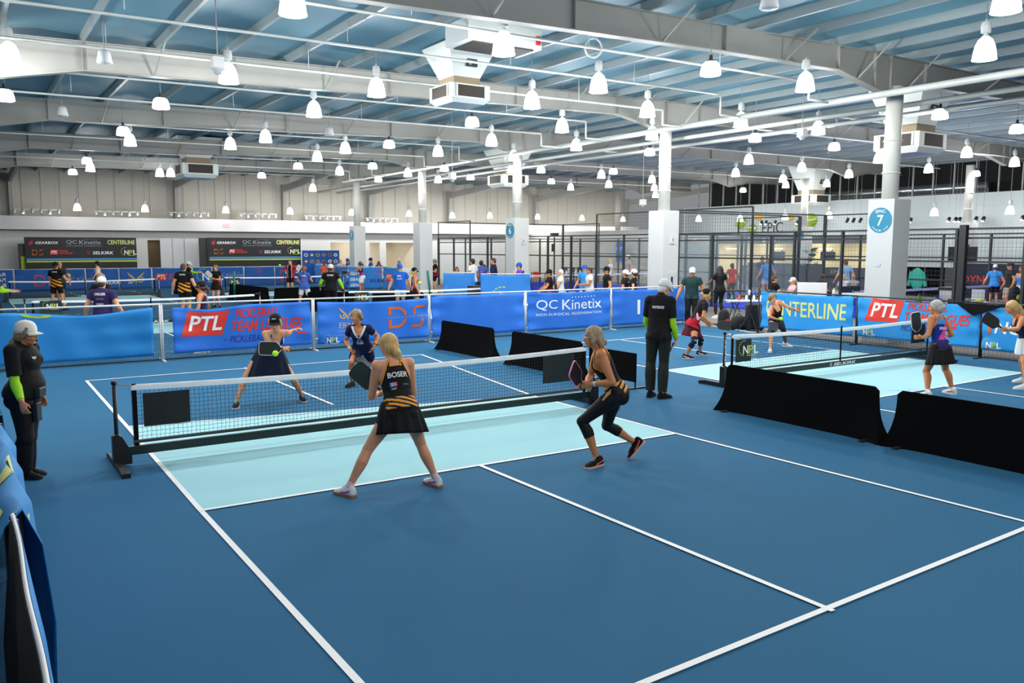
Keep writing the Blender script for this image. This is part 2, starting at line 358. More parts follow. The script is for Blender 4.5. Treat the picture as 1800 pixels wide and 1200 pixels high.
for k, y in enumerate((6.0, 9.2, 14.0, 22.5, 31.0)):
    pipe([(20.6, y, 6.35), (40.4, y, 6.45)], 0.03, 'sprinkler_branch_pipe', 'thin white sprinkler pipe, %s of the five crossing the right bays from the near end' % ORD[k], 6, [((20.6, y, 6.1), (20.6, y, 6.35), 0.03)])
# ================================================================ columns
SIGN = mat('sign_teal', '#12809f', 0.45, var=0.02)
def column(x0, y0, num=None, w=0.72, boxh=3.65, extra=None):
    r = thing('column', None, None, (x0+w/2, y0+w/2, 0)); r['kind'] = 'structure'
    m = MB(); m.bx(x0, x0+w, y0, y0+w, 0, boxh); m.build('column_casing', WHITE, r, bevel=0.01)
    m = MB(); m.tube([(x0+w/2, y0+w/2, boxh-0.05), (x0+w/2, y0+w/2, 6.45)], 0.2, 20); 
    for z in (4.3, 5.1): m.tube([(x0+w/2, y0+w/2, z), (x0+w/2, y0+w/2, z+0.03)], 0.225, 20)
    m.build('column_shaft', STEEL, r, smooth=True)
    if num:
        a = Flat(); a.disc(0, 0, 0.32, SIGN, n=36); a.text(num, -0.085, 0.085, -0.14, 0.13, INKW, bold=0.02, lift=.003); a.text('EPIC', -0.13, 0.13, 0.19, 0.26, INKW, lift=.003)
        for i, ch in enumerate('ATHLETIC CLUB'):
            g = math.radians(-140+i*8.4); u, v = 0.26*math.cos(g+0.0), 0.26*math.sin(g); 
            if ch != ' ': a.text(ch, u-0.014, u+0.014, v-0.02, v+0.02, INKW, lift=.003)
        a.build('column_number_sign', plane_map((x0-0.002, y0+w*0.5, 3.12), (0, -1, 0), (0, 0, 1)), r)
    a = Flat()
    if extra == 'alarm':
        m = MB(); m.bx(x0+w*.45, x0+w*.7, y0-0.05, y0, 2.55, 2.8); m.build('alarm_box', WHITE, r); a.rect(-.015, .015, -.05, .06, INKR)
        a.build('alarm_lens', plane_map((x0+w*.57, y0-0.055, 2.68), (1, 0, 0), (0, 0, 1)), r)
        m = MB(); m.bx(x0+w*.3, x0+w*.8, y0-0.04, y0, 0.95, 1.6); m.build('cabinet_panel', LGREY, r); m = MB(); m.bx(x0+w*.5, x0+w*.62, y0-0.045, y0-0.03, 1.02, 1.45); m.build('cabinet_slot', INKK, r)
    if extra == 'switch': m = MB(); m.bx(x0-0.02, x0, y0+0.3, y0+0.42, 1.95, 2.03); m.build('switch_plate', LGREY, r)
    return r
def col_at(px, x0): return float(at_x(px, 400, x0)[1])
column(17.85, col_at(1570, 17.85), '7', extra='switch'); column(17.85, col_at(1166, 17.85), None, extra='alarm')
column(17.7, col_at(905, 17.7), '6', extra='alarm'); column(17.5, col_at(737.5, 17.5), None); column(17.4, col_at(622, 17.4), '5')
for px, num in ((1700, None), (1413, '2'), (1086, None)):
    c = at_x(px, 400, 40.0); column(39.65, float(c[1])-0.35, num)
# ================================================================ walls
YB = 46.0
WALLW = mat('wall_white', '#c6c7c5', 0.65, var=0.03, scale=0.5)
PANEL = mat('metal_wall_panel', '#b2aea4', 0.55, var=0.05, scale=0.6)
m = MB()
m.bx(-13, 8.05, YB, YB+0.2, 0, 3.5); m.bx(9.05, 17.6, YB, YB+0.2, 0, 3.5); m.bx(8.05, 9.05, YB, YB+0.2, 2.85, 3.5)
sx0, sx1 = 20.0, 26.6
m.bx(17.6, sx0, YB, YB+.2, 0, 3.5); m.bx(sx0, sx1, YB, YB+0.2, 2.75, 3.5); m.bx(sx0, sx1, YB, YB+0.2, 0, 0.9)
for x in (22.7, 24.0): m.bx(x-0.25, x+0.25, YB, YB+0.2, 0.9, 2.75)
m.bx(sx1, 48, YB, YB+0.2, 0, 3.5); struct(m.build('wall_back', WALLW))
m = MB(); m.bx(-13, 48, YB-0.9, YB+0.2, 3.42, 4.18); struct(m.build('wall_back_fascia', mat('fascia_white', '#c9cacb', 0.6, var=0.02, scale=0.4)))
m = MB(); m.bx(-13, 48, YB+0.9, YB+1.0, 4.0, 7.6)
for k in range(60): x = -12.5+k*1.0; m.bx(x-0.03, x+0.03, YB+0.86, YB+0.9, 4.1, 7.4)
struct(m.build('wall_back_siding', PANEL))
for k, px in enumerate((18, 308, 497, 648, 788, 940, 1100)):
    x = float(at_y(px, 340, YB+0.7)[0]); m = MB(); zt = 6.15
    m.prism([(0.0, 4.1), (0.35, 4.1), (0.55, zt), (0.55, zt+0.5), (0.0, zt+0.5)], (x-0.1, YB+0.85, 0), (0, -1, 0), (0, 0, 1), (1, 0, 0), 0.2)
    m.bar((x, YB+0.55, zt+0.2), (x, 36.2, top_z(x)-0.2), 0.16, 0.42); struct(m.build('wall_frame_beam', BEAM))
# store room behind the back wall
m = MB(); m.bx(sx0, sx1, YB+4.0, YB+4.1, 0, 3.4); m.bx(sx0-0.1, sx0, YB+0.2, YB+4.1, 0, 3.4); m.bx(sx1, sx1+0.1, YB+0.2, YB+4.1, 0, 3.4); m.bx(sx0, sx1, YB+0.2, YB+4.1, 3.4, 3.5)
struct(m.build('wall_shop_interior', mat('cream_wall', '#efe6d2', 0.7)))
m = MB(); m.bx(8.0, 9.1, YB+1.6, YB+1.7, 0, 3.0); struct(m.build('wall_store_interior', mat('store_brown', '#5a4a35', 0.8)))
def room_light(loc, w, size, col=(1, .93, .8)):  # area lamp without a fixture, added to brighten the inside of a room
    l = bpy.data.lights.new('added_room_light', 'AREA'); l.energy = w; l.size = size; l.color = col
    o = bpy.data.objects.new('added_room_light', l); COL.objects.link(o); o.location = loc; return o
room_light((23.3, YB+2.2, 3.35), 70, 2.5); room_light((8.5, YB+0.9, 2.9), 8, 0.6)
# corrugated garage doors / pale door panels between the boards
PD = mat('pale_door', '#c9ccce', 0.5, var=0.04)
for k, (px0, px1) in enumerate(((282, 303), (304, 324), (325, 346))):
    a, b = at_y(px0, 440, YB-0.05), at_y(px1, 440, YB-0.05); m = MB(); m.bx(a[0], b[0]-0.03, YB-0.06, YB, 0, 2.95); 
    for z in (1.0, 2.0): m.bx(a[0]+.05, b[0]-0.08, YB-0.075, YB-0.06, z, z+0.03)
    o = m.build('door_%d' % (k+1), PD); struct(o)
# right wall: solid band over openings, check-in opening
XR = 44.0
yc0, yc1 = float(at_x(1545, 440, XR)[1]), float(at_x(1262, 440, XR)[1]); ycor = float(at_x(1203, 440, XR)[1])
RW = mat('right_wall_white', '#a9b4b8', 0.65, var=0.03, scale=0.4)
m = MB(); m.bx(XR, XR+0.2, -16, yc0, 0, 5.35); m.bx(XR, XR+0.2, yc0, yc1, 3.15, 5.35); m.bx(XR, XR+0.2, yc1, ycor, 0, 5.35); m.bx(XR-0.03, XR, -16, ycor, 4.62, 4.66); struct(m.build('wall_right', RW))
m = MB(); m.bx(XR, 48, ycor, ycor+0.2, 0, 5.35); struct(m.build('wall_right_return', WALLW))
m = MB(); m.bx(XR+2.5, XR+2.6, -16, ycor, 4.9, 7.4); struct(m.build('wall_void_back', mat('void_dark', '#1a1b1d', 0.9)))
m = MB(); m.bx(XR-0.04, XR, yc0, yc1, 2.68, 3.15); struct(m.build('trim_1', mat('header_charcoal', '#2b3133', 0.6)))
YEL = mat('reception_yellow', '#e9deb0', 0.7, var=0.03)
m = MB(); m.bx(XR+3.2, XR+3.3, yc0-0.5, yc1+0.5, 0, 3.2); m.bx(XR+.2, XR+3.3, yc0-0.5, yc0-0.4, 0, 3.2); m.bx(XR+.2, XR+3.3, yc1+0.4, yc1+0.5, 0, 3.2); m.bx(XR+.2, XR+3.3, yc0-.5, yc1+.5, 3.2, 3.3); struct(m.build('wall_reception_interior', YEL))
for k in range(3): room_light((XR+1.7, yc0+2.0+k*(yc1-yc0-4)/2, 3.15), 75, 1.6, (1, .95, .82))
for k in range(42):
    y = -14.5+k*1.2
    if y < ycor: m = MB(); m.bx(XR+0.5, XR+0.6, y-0.03, y+0.03, 5.3, 7.3); struct(m.build('wall_stud_beam', mat('stud_grey', '#9da6a6', 0.5)))
m = MB(); m.tube([(XR+1.3, 14, 5.75), (XR+1.3, 25, 5.75)], 0.28, 14); tag(m.build('air_duct', CHROME, smooth=True), 'round silver duct behind the studs above the right wall', 'duct')
# wall art: big balls and the club name on the right wall
def wall_art_map(): return plane_map((XR-0.02, 0, 0), (0, -1, 0), (0, 0, 1))
BALLG = mat('ball_green', '#7fa319', 0.6, var=0.08, scale=3); BALLY = mat('ball_yellow', '#d9a50f', 0.6, var=0.05)
def wallball(px, py, rpx, mm, seam, label):
    c = at_x(px, py, XR); D = depth(c); r = rpx*D/F/0.62; m = MB(); r = rpx*D/F*1.05
    t = thing('wall_ball', label, 'wall decoration', (XR, c[1], c[2]), 'ball decorations on the club wall')
    m.ell((XR, c[1], c[2]), 0.12, r*1.18, r, nu=24, nv=14); m.build('ball_face', mm, t, smooth=True)
    if seam:
        pts = [(XR-0.13*math.cos(s*1.3)-0.006, c[1]-1.18*r*0.97*math.sin(s*1.3), c[2]+r*(0.15+0.35*seam*(s*s-0.4))) for s in np.linspace(-1, 1, 11)]
        m = MB(); m.tube(pts, 0.03, 6); m.build('ball_seam', INKW, t, smooth=True)
wallball(1302, 391, 10, BALLG, -1, 'large green tennis ball, leftmost on the club wall'); wallball(1323, 402, 7.8, BALLG, -1, 'small green tennis ball left of the black club name')
wallball(1334, 381, 6.2, BALLY, 0, 'yellow ball above the small green ball left of the club name'); wallball(1390, 381, 6.4, BALLY, 0, 'yellow ball right of the hanging lamp above the club name')
wallball(1405, 402, 8.4, BALLG, 1, 'green ball low on the wall right of the club name'); wallball(1425, 387, 11.5, BALLG, 1, 'largest green ball beside the column numbered two')
a = Flat(); p0, p1 = at_x(1340, 407, XR), at_x(1377, 393, XR); a.text('EPIC', -p0[1], -p1[1], p0[2]-0.1, p1[2]+0.12, INKK)
r = thing('club_name_sign', 'black serif club name lettering between the wall balls', 'sign', (XR, p0[1], p0[2])); a.build('lettering', wall_art_map(), r, eps=0.02)
a = Flat(); p0, p1 = at_x(1340, 426, XR-0.06), at_x(1363, 421, XR-0.06); a.text('CHECK IN', -p0[1], -p1[1], 2.8, 3.03, INKW)
r = thing('check_in_sign', 'small white check in lettering on the dark header', 'sign', (XR-0.06, p0[1], 2.8)); a.build('lettering', plane_map((XR-0.06, 0, 0), (0, -1, 0), (0, 0, 1)), r, eps=0.01)
# EXIT signs
EXITM = mat('exit_glow', '#ff5a5a', 0.5, emit=2.5)
for k, (px, py, fn, lab) in enumerate(((399, 396, lambda p, q: at_y(p, q, YB-0.95), 'red exit sign on the white fascia between the two black boards'), (761, 401, lambda p, q: at_y(p, q, YB-0.95), 'red exit sign on the fascia right of the unnumbered far column'), (1224, 422, lambda p, q: at_x(p, q, XR-0.1), 'red exit sign in the corner left of the reception'))):
    c = fn(px, py); r = thing('exit_sign', lab, 'exit sign', c, 'exit signs'); m = MB(); m.bx(c[0]-0.2, c[0]+0.2, c[1]-0.03, c[1]+0.03, c[2]-0.11, c[2]+0.11); m.build('sign_body', WHITE, r)
    a = Flat(); a.text('EXIT', -.16, .16, -.08, .08, EXITM, bold=0.03)
    a.build('lettering', plane_map((c[0], c[1]-0.035, c[2]), (1, 0, 0), (0, 0, 1)) if k < 2 else plane_map((c[0]-0.22, c[1], c[2]), (0, -1, 0), (0, 0, 1)), r)
# ================================================================ ceiling lamps
GLOW = mat('lamp_glow', '#ffffff', 0.4, var=0.0, emit=SHADE_E); GLOW.cycles.emission_sampling = 'NONE'
BAL = mat('ballast_white', '#c9cdcc', 0.4); BALD = mat('ballast_dark', '#2a2c2e', 0.5); CORD = mat('cord_grey', '#8a8c8c', 0.6)
bulb_f = bpy.data.lights.new('bulb_dim', 'POINT'); bulb_f.energy = LAMP_W*0.28; bulb_f.shadow_soft_size = 0.16; bulb_f.color = (1.0, 0.97, 0.92)
bulb_m = bulb_f.copy(); bulb_m.name = 'bulb_medium'; bulb_m.energy = LAMP_W*0.44
bulb_n = bulb_f.copy(); bulb_n.name = 'bulb_half'; bulb_n.energy = LAMP_W*0.36
bulb_d = bpy.data.lights.new('bulb', 'POINT'); bulb_d.energy = LAMP_W; bulb_d.shadow_soft_size = 0.16; bulb_d.color = (1.0, 0.985, 0.96)
def lamp_proto(kind):
    t = thing('pendant_lamp' if kind == 'b' else 'dome_lamp', 'x', 'ceiling lamp', (0, 0, 0)); m = MB()
    if kind == 'b': m.lathe((0, 0, 0), [(0.02, 0.41), (0.075, 0.40), (0.125, 0.35), (0.165, 0.26), (0.19, 0.15), (0.203, 0.04), (0.214, 0.0), (0.205, -0.004), (0.0, 0.01)][::-1], 24)
    else: m.lathe((0, 0, 0), [(0.03, 0.26), (0.12, 0.245), (0.17, 0.20), (0.197, 0.10), (0.21, 0.0), (0.19, -0.02), (0.0, -0.03)][::-1], 24)
    m.build('lamp_shade', GLOW, t, smooth=True); m = MB()
    if kind == 'b':
        m.lathe((0, 0, 0.40), [(0.06, 0.0), (0.06, 0.03), (0.035, 0.035), (0.035, 0.08), (0.085, 0.085), (0.09, 0.2), (0.075, 0.27), (0.03, 0.29), (0.012, 0.33), (0.0, 0.33)], 18); m.build('ballast_housing', BAL, t, smooth=False)
    else: m.lathe((0, 0, 0.24), [(0.10, 0.0), (0.09, 0.035), (0.04, 0.05), (0.035, 0.14), (0.0, 0.15)], 16); m.build('ballast_housing', BALD, t)
    m = MB(); m.tube([(0, 0, 0), (0, 0, 1)], 0.009, 6); c = m.build('cord', CORD, t); c.location.z = 0.38
    b = bpy.data.objects.new('bulb', bulb_d);  COL.objects.link(b); b.parent = t; b.location = (0, 0, -0.09)
    return t
LAMPS = """515,26,45,b 17,113,40,b 9,176,38,s 402,146,33,b 283,190,28,s 552,205,25,b 217,237,24,s 229,256,21,b 405,262,20,b 467,250,22,b 153,287,16,s 159,301,17,b 128,306,16,s 281,310,14,b 300,310,16,b 332,298,17,b 460,312,15,s 558,283,16,b 524,296,15,s 136,370,14,l 255,372,14,l 397,374,12,l 510,376,12,l 550,336,13,m 597,307,14,b
885,96,38,b 662,169,29,b 1052,162,30,b 935,190,25,b 830,221,22,s 1138,205,25,b 988,232,21,b 864,256,18,b 684,259,19,s 607,269,16,b 770,274,17,b 655,296,15,s 1013,264,18,b 1146,245,18,b 1142,272,18,s 903,282,14,b 665,319,13,s 717,310,13,b 781,300,14,s 770,321,12,b 827,315,14,s 899,304,15,b 951,303,15,s 969,322,12,s 1003,334,12,b 1057,313,13,b 1070,329,12,b 1078,305,14,s 1146,321,12,b 1150,335,11,b 1152,347,11,m 618,378,10,l 719,380,11,l 795,383,11,l 861,383,11,l 945,385,10,l 1023,387,10,l 1095,389,9,l
1768,21,52,b 1730,105,39,b 1415,160,30,b 1249,131,33,s 1302,223,22,b 1438,236,20,b 1466,263,19,s 1327,248,18,s 1316,288,16,b 1409,301,15,b 1544,286,14,b 1618,262,14,b 1699,276,19,b 1783,292,18,b 1632,303,16,b 1787,233,24,s 1652,208,24,s 1293,310,13,b 1376,320,13,b 1381,330,12,b 1453,328,12,b 1492,312,14,b 1306,337,12,s 1715,309,11,s 1228,389,9,r 1301,389,10,r 1380,386,11,r 1457,384,12,r 1642,379,13,r 1775,376,14,r"""
PROTO = {'b': lamp_proto('b'), 's': lamp_proto('s')}; used = set()
rows = []
for l in LAMPS.split():
    x, y, w, k = l.split(','); x, y, w = float(x), float(y), float(w)
    if k in 'bs': p = at_z(x, y, 5.9)
    elif k == 'l': p = at_y(x, y, 43.2)
    elif k == 'm': p = at_d(x, y, .42*F/w)
    else: p = at_x(x, y, 41.6)
    if p[1] > 45.3: p = at_y(x, y, 44)
    rows.append((x, y, w, k, p))
BANDS = [(34, 99, 'nearest and largest'), (26, 34, 'second nearest'), (19.5, 26, 'third nearest'), (15.5, 19.5, 'middle distance'), (12.5, 15.5, 'small distant'), (0, 12.5, 'tiny farthest')]
for lo, hi, nm in BANDS:
    for kd in 'bslr':
        sel = sorted([r for r in rows if lo <= r[2] < hi and (r[3] == kd or (kd == 'b' and r[3] == 'm'))])
        for i, (x, y, w, k, p) in enumerate(sel):
            kk = 's' if k == 's' else 'b'; t = PROTO[kk] if kk not in used else copy_tree(PROTO[kk]); used.add(kk)
            t.location = p.tolist(); 
            for c in t.children:
                if c.name.startswith('bulb') and p[1] > 11: c.data = (bulb_d if k == 'l' and p[0] > 16 else bulb_m) if p[0] > 12 else bulb_f
                if c.name.startswith('cord'): c.scale.z = max(0.1, top_z(p[0])+0.22-p[2]-0.38)
            what = {'b': 'bell shaped pendant lamp', 's': 'shallow dome lamp', 'l': 'low bell lamp before the far wall', 'r': 'low bell lamp before the right wall'}[kd]
            if len(sel) == 1: lab = '%s, alone among the %s lamps' % (what, nm)
            else: lab = '%s, %s from left among %d %s ones' % (what, ORD[i], len(sel), nm)
            tag(t, lab, 'ceiling lamp', 'pendant lamps over the courts')
# unseen lamps: grid continued overhead and left, rear row added to light players' backs
for p in ((-1.0, -13, 5.9), (2.8, -13, 5.9), (6.7, -13, 5.9), (10.6, -13, 5.9), (14.5, -13, 5.9), (2.8, -3.3, 5.9), (6.7, -3.3, 5.9), (-1.0, -3.3, 5.9), (-4.5, 3.0, 5.9), (-4.5, 9.0, 5.9), (-1.0, 2.7, 5.9), (-4.5, 18.0, 5.9), (-4.5, 27, 5.9)):
    t = copy_tree(PROTO['b']); t.location = p
    for c in t.children:
        if c.name.startswith('bulb') and (-10 < p[1] < 0 or p[1] > 11): c.data = bulb_n if p[1] < 0 else bulb_f
        if c.name.startswith('cord'): c.scale.z = max(0.1, top_z(p[0])+0.22-p[2]-0.38)
    tag(t, 'bell shaped pendant lamp hanging outside the view', 'ceiling lamp', 'pendant lamps outside the view')
# ================================================================ air handling units
DUCTM = mat('duct_paint', '#cbd3d0', 0.5, var=0.05, scale=2); RUST = mat('rusty_collar', '#8b7d66', 0.8, var=0.35, scale=20); GRL = mat('grille_dark', '#2b241e', 0.7, var=0.3, scale=30)
def hvac(c, s, label, cone=True, box=False):
    x, y, z = c; t = thing('ceiling_air_unit', label, 'air unit', c, 'ceiling air units')
    m = MB(); a = 0.62*s; h = 0.30*s
    m.add([(x-a, y-a, z+.12*s), (x+a, y-a, z+.12*s), (x+a, y+a, z+.12*s), (x-a, y+a, z+.12*s), (x-.5*s, y-.5*s, z), (x+.5*s, y-.5*s, z), (x+.5*s, y+.5*s, z), (x-.5*s, y+.5*s, z)], [(4, 7, 6, 5), (0, 4, 5, 1), (1, 5, 6, 2), (2, 6, 7, 3), (3, 7, 4, 0)])
    m.bx(x-a, x+a, y-a, y+a, z+.12*s, z+.5*s); m.build('diffuser_box', DUCTM, t)
    for sx, sy in ((-1, 0), (1, 0), (0, -1), (0, 1)):
        m = MB(); cx, cy = x+sx*a, y+sy*a
        m.box((cx, cy, z+.31*s), (0.03 if sx else 0.86*s, 0.03 if sy else .86*s, .3*s)); g = m.build('grille', GRL, t)
        m = MB()
        for k in (-1, 1): m.box((cx+sx*.015+(0 if sx else k*.45*s), cy+sy*.015+(0 if sy else k*.45*s), z+.31*s), (0.03 if sx else 0.05*s, 0.03 if sy else .05*s, .34*s))
        m.build('grille_frame', WHITE, g)
    if cone:
        m = MB(); m.bx(x-.42*s, x+.42*s, y-.42*s, y+.42*s, z+.5*s, z+.72*s); m.build('collar', RUST, t)
        m = MB(); b, d, zt = .42*s, .78*s, top_z(x)+0.15
        m.add([(x-b, y-b, z+.72*s), (x+b, y-b, z+.72*s), (x+b, y+b, z+.72*s), (x-b, y+b, z+.72*s), (x-d, y-d, zt), (x+d, y-d, zt), (x+d, y+d, zt), (x-d, y+d, zt)], [(0, 1, 5, 4), (1, 2, 6, 5), (2, 3, 7, 6), (3, 0, 4, 7), (0, 3, 2, 1), (4, 5, 6, 7)]); m.build('duct_cone', DUCTM, t)
        m = MB(); m.bx(x-.1*s, x+.22*s, y-.62*s, y-.5*s, z+.98*s, z+1.18*s); m.build('control_box', BALD, t); m = MB(); m.tube([(x-.02*s, y-.63*s, z+1.08*s), (x-.02*s, y-.61*s, z+1.08*s)], .07*s, 14); m.build('dial', GREY, t)
    return t
c = at_z(808, 186, 5.8); hvac(c, .85, 'large white ceiling diffuser with rusty collar and duct cone')
c = at_z(346, 314, 5.4); hvac(c, 1.2, 'small distant ceiling diffuser on a duct cone above the left boards')
c = at_z(1598, 272, 5.3); hvac(c, 1.2, 'ceiling diffuser with dark grilles right of the seven column')
c = at_x(1425, 362, 41.5); hvac(c, 1.3, 'ceiling diffuser hanging in front of the club wall')
c = at_z(893, 330, 5.4); hvac(c, 1.2, 'distant ceiling diffuser left of the six column top')
c = at_d(868, 76, 17.0); t = thing('ceiling_heater', 'long white box unit with dark underside above the big diffuser', 'air unit', c)
m = MB(); m.box(c+np.array([0, 0, .1]), (1.7, .9, .42)); m.build('unit_casing', DUCTM, t, bevel=.01)
m = MB(); m.box(c-np.array([0, 0, .12]), (1.4, .75, .03)); m.build('underside_grille', GRL, t); m = MB(); m.box(c+np.array([0.75, -.46, .05]), (.1, .03, .16)); m.build('red_label', INKC, t)
for k, (px, py, lab) in enumerate(((383, 122, 'white ceiling camera and sensor box beside a bell lamp, nearest left'), (1410, 240, 'white sensor box on a long rod left of the seven column'), (795, 315, 'white sensor hanging on a long rod over the blue banners'), (1130, 360, 'white sensor hanging left of the unnumbered nearest column'))):
    c = at_z(px, py, 5.75) if py < 200 else at_d(px, py, (0, 24, 30, 34)[k]); t = thing('ceiling_sensor', lab, 'ceiling sensor', c, 'hanging ceiling sensors')
    m = MB(); m.box(c+np.array([0, 0, .12]), (.2, .2, .2)); m.build('sensor_box', WHITE, t); m = MB(); m.lathe(c, [(0.0, -0.10), (.06, -.09), (.08, -.03), (.15, 0.0), (.15, .02), (0, .02)], 16); m.build('sensor_dome', LGREY, t, smooth=True)
    m = MB(); m.tube([c+np.array([0, 0, .2]), (c[0], c[1], top_z(c[0])+.22)], .012, 6); m.build('rod', CORD, t)
c = at_z(184, 112, 6.1)
for k, (px, py, z) in enumerate(((184, 112, 6.05), (110, 204, 6.0), (1352, 16, 6.1), (579, 238, 6.05), (500, 470, 0))):
    if z: 
        c = at_z(px, py, z); t = thing('hanging_speaker', 'white cone speaker hanging from the roof, %s of four from the left' % ORD[(1, 0, 3, 2)[k]], 'speaker', c, 'hanging cone speakers'); m = MB()
        m.lathe(c, [(0.13, 0), (.15, .02), (.11, .22), (.08, .26), (0, .26)], 18); m.build('speaker_body', LGREY, t, smooth=True); m = MB(); m.tube([c+np.array([0, 0, .25]), (c[0], c[1], top_z(c[0])+.22)], .01, 6); m.build('cord', CORD, t)
# ================================================================ banner fences
def net_sheet(mb, fn, L, z0, z1, du, dv, r=0.0016, jitter=0.0, seed=1):
    """a woven net: square-section cords; fn(u,z)->point"""
    rnd = random.Random(seed); nu = int(round(L/du)); nv = max(1, int(round((z1-z0)/dv)))
    P = [[None]*(nv+1) for _ in range(nu+1)]
    for i in range(nu+1):
        for j in range(nv+1):
            ju = rnd.uniform(-1, 1)*jitter if 0 < i < nu else 0; jv = rnd.uniform(-1, 1)*jitter if 0 < j < nv else 0
            P[i][j] = fn(L*i/nu+ju, z0+(z1-z0)*j/nv+jv)
    for i in range(nu+1): mb.tube([P[i][j] for j in range(nv+1)], r, 3, cap=False)
    for j in range(nv+1): mb.tube([P[i][j] for i in range(nu+1)], r, 3, cap=False)
BLUE = mat('banner_blue', '#1f6fd0', 0.75, var=0.04, scale=2, sheen=0.1); BLUE2 = mat('banner_cyan_blue', '#1b83c9', 0.75, var=0.04, scale=2); BLUE3 = mat('banner_deep_blue', '#1a5ca8', 0.75, var=0.05, scale=2)
FENCEF = mat('fence_pipe', '#d6d8d6', 0.5); FENCEN = mat('fence_net', '#1c2526', 0.8)
def fence(pts, label, group, h=1.22, frame=FENCEF, netz=(0.02, 0.5), du=0.045, foot=True, posts=None):
    out = []
    for i, (a, b) in enumerate(zip(pts, pts[1:])):
        a = np.array([a[0], a[1], 0.0]); b = np.array([b[0], b[1], 0.0]); e = (b-a); L = np.linalg.norm(e); e /= L; n = np.array([-e[1], e[0], 0])
        t = thing('fence_panel', label % ORD[i], 'fence', (a+b)/2, group)
        for q, nm in ((a+e*0.02, 'post'), (b-e*0.02, 'post')): m = MB(); m.tube([q, q+np.array([0, 0, h])], 0.02, 10); m.build(nm, frame, t, smooth=True)
        m = MB(); m.tube([a+np.array([0, 0, h]), b+np.array([0, 0, h])], 0.02, 10); m.build('top_rail', frame, t, smooth=True)
        m = MB(); m.tube([a+np.array([0, 0, .03]), b+np.array([0, 0, .03])], 0.014, 6); m.build('bottom_rail', BLACK if frame is FENCEF else frame, t)
        if du:
            m = MB(); net_sheet(m, lambda u, z: a+e*u+np.array([0, 0, z]), L, netz[0], netz[1], du, du, 0.003); m.build('net', FENCEN, t)
        if foot: m = MB(); m.bar(a-n*.25+np.array([0, 0, .015]), a+n*.25+np.array([0, 0, .015]), .05, .03); m.build('foot', frame, t)
        out.append(t)
    return out
def banner(a, b, z0, z1, mt, label, art=None, group='advertising banners on the court fences', seed=0, sag=0.05, amp=0.026, side=-1, sagf=None, nu=None, name='banner'):
    """cloth hung between ground points a and b (left to right as seen); art drawn in metres from the lower left corner"""
    a = np.array([a[0], a[1], 0.0]); b = np.array([b[0], b[1], 0.0]); e = b-a; L = np.linalg.norm(e); e /= L; n = np.cross(e, (0, 0, 1.0)); rnd = random.Random(seed+5)
    ph = [rnd.uniform(0, 6.28) for _ in range(6)]; H = z1-z0
    sg = sagf or (lambda s: sag*(4*s*(1-s)))
    def fn(u, v, eps):
        u = np.asarray(u, float); v = np.asarray(v, float); s = u/L; q = np.clip(v/H, 0, 1)
        w = amp*((0.4+.6*q)*np.sin(7*s*L/3+ph[0]+1.5*q)+0.6*np.sin(13*s*L/3+ph[1]-3.5*q*np.tanh((s-.5)*4))+0.5*np.sin(23*s*L/3+ph[2]+5*(q-.5)*(s-.5)*2)) + 0.9*amp*np.exp(-np.abs(s-.03)*14)*np.sin(18*q+ph[3]) + 0.9*amp*np.exp(-np.abs(s-.97)*14)*np.sin(16*q+ph[4]) + amp*np.exp(-(1-q)*5)*np.sin(9*s*L+ph[5])*0.8
        z = z0+v-sg(s)*q**2
        return a+np.outer(u, e)+np.outer(w+eps, n)+np.outer(z, (0, 0, 1.0))
    t = thing(name, label, 'banner', (a+b)/2+np.array([0, 0, z0]), group)
    nu = nu or max(16, int(L/0.06)); nv = 16
    U, V = np.meshgrid(np.linspace(0, L, nu), np.linspace(0, H, nv), indexing='ij'); m = MB(); m.grid(fn(U.ravel(), V.ravel(), 0.0).reshape(nu, nv, 3)); m.build('cloth', mt, t, smooth=True, solid=0.003)
    if art:
        A = Flat(); art(A, L, H); A.build('lettering', fn, t, cut=0.06, eps=0.008)
    return t
# --- main fence behind the near court
FY = 8.93
fx = [-7.4, -4.35, -1.28, 1.80, 5.17, 8.25, 11.25, 14.32, 17.36]
fence([(x, FY+0.03) for x in fx], 'white pipe fence panel with black net behind the near court, %s from the left end', 'fence panels behind the near court')
def sag_left(s): return 0.02+0.13*np.exp(-((s-.86)/.1)**2)+0.02*np.sin(3.14*s)
banner((-7.2, FY-.04), (1.62, FY-.04), 0.13, 1.20, BLUE2, 'plain blue banner behind the cap wearing referee at the left', lambda A, L, H: (A.arc(L-2.15, H+0.0, .16, .3, 200, 345, INKL, ky=.35)), seed=1, sagf=sag_left, nu=140)
def art_ptl(A, L, H):
    logo_ptl(A, 0.16, 0.36, 0.60); A.text('by', 1.06, 1.14, .2, .26, INKN); A.text('PICKLEBALL', 1.18, 2.02, 0.16, 0.32, INKN, bold=.022, shear=.25); A.text('.com', 1.9, 2.02, .09, .14, INKN); A.rect(L-.36, L-.12, .28, .33, INKR)
banner((2.02, FY-.04), (5.10, FY-.04), 0.15, 1.19, BLUE, 'blue banner with red parallelogram and red league lettering behind the capped player', art_ptl, seed=2, sagf=lambda s: 0.03+0.09*np.exp(-((s-.25)/.18)**2))
def art_erne(A, L, H):
    logo_owl(A, 0.78, 0.55, 0.36); A.text('ERNE', 0.55, 1.02, .36, .5, INKG, bold=.02); A.text('POWERED BY', .54, 1.05, .27, .31, INKGR, space=1.3); A.text('VICTORY SPORTS TECH', .25, 1.35, .17, .21, INKGR, space=1.3)
    logo_npl(A, .16, .0, 0.2); logo_ds(A, 1.83, .29, .58, INKO, INKGR)
banner((5.24, FY-.04), (8.20, FY-.04), 0.14, 1.19, BLUE, 'blue banner with a gold owl and orange initials', art_erne, seed=3, sagf=lambda s: 0.04+0.05*np.sin(3.14*s))
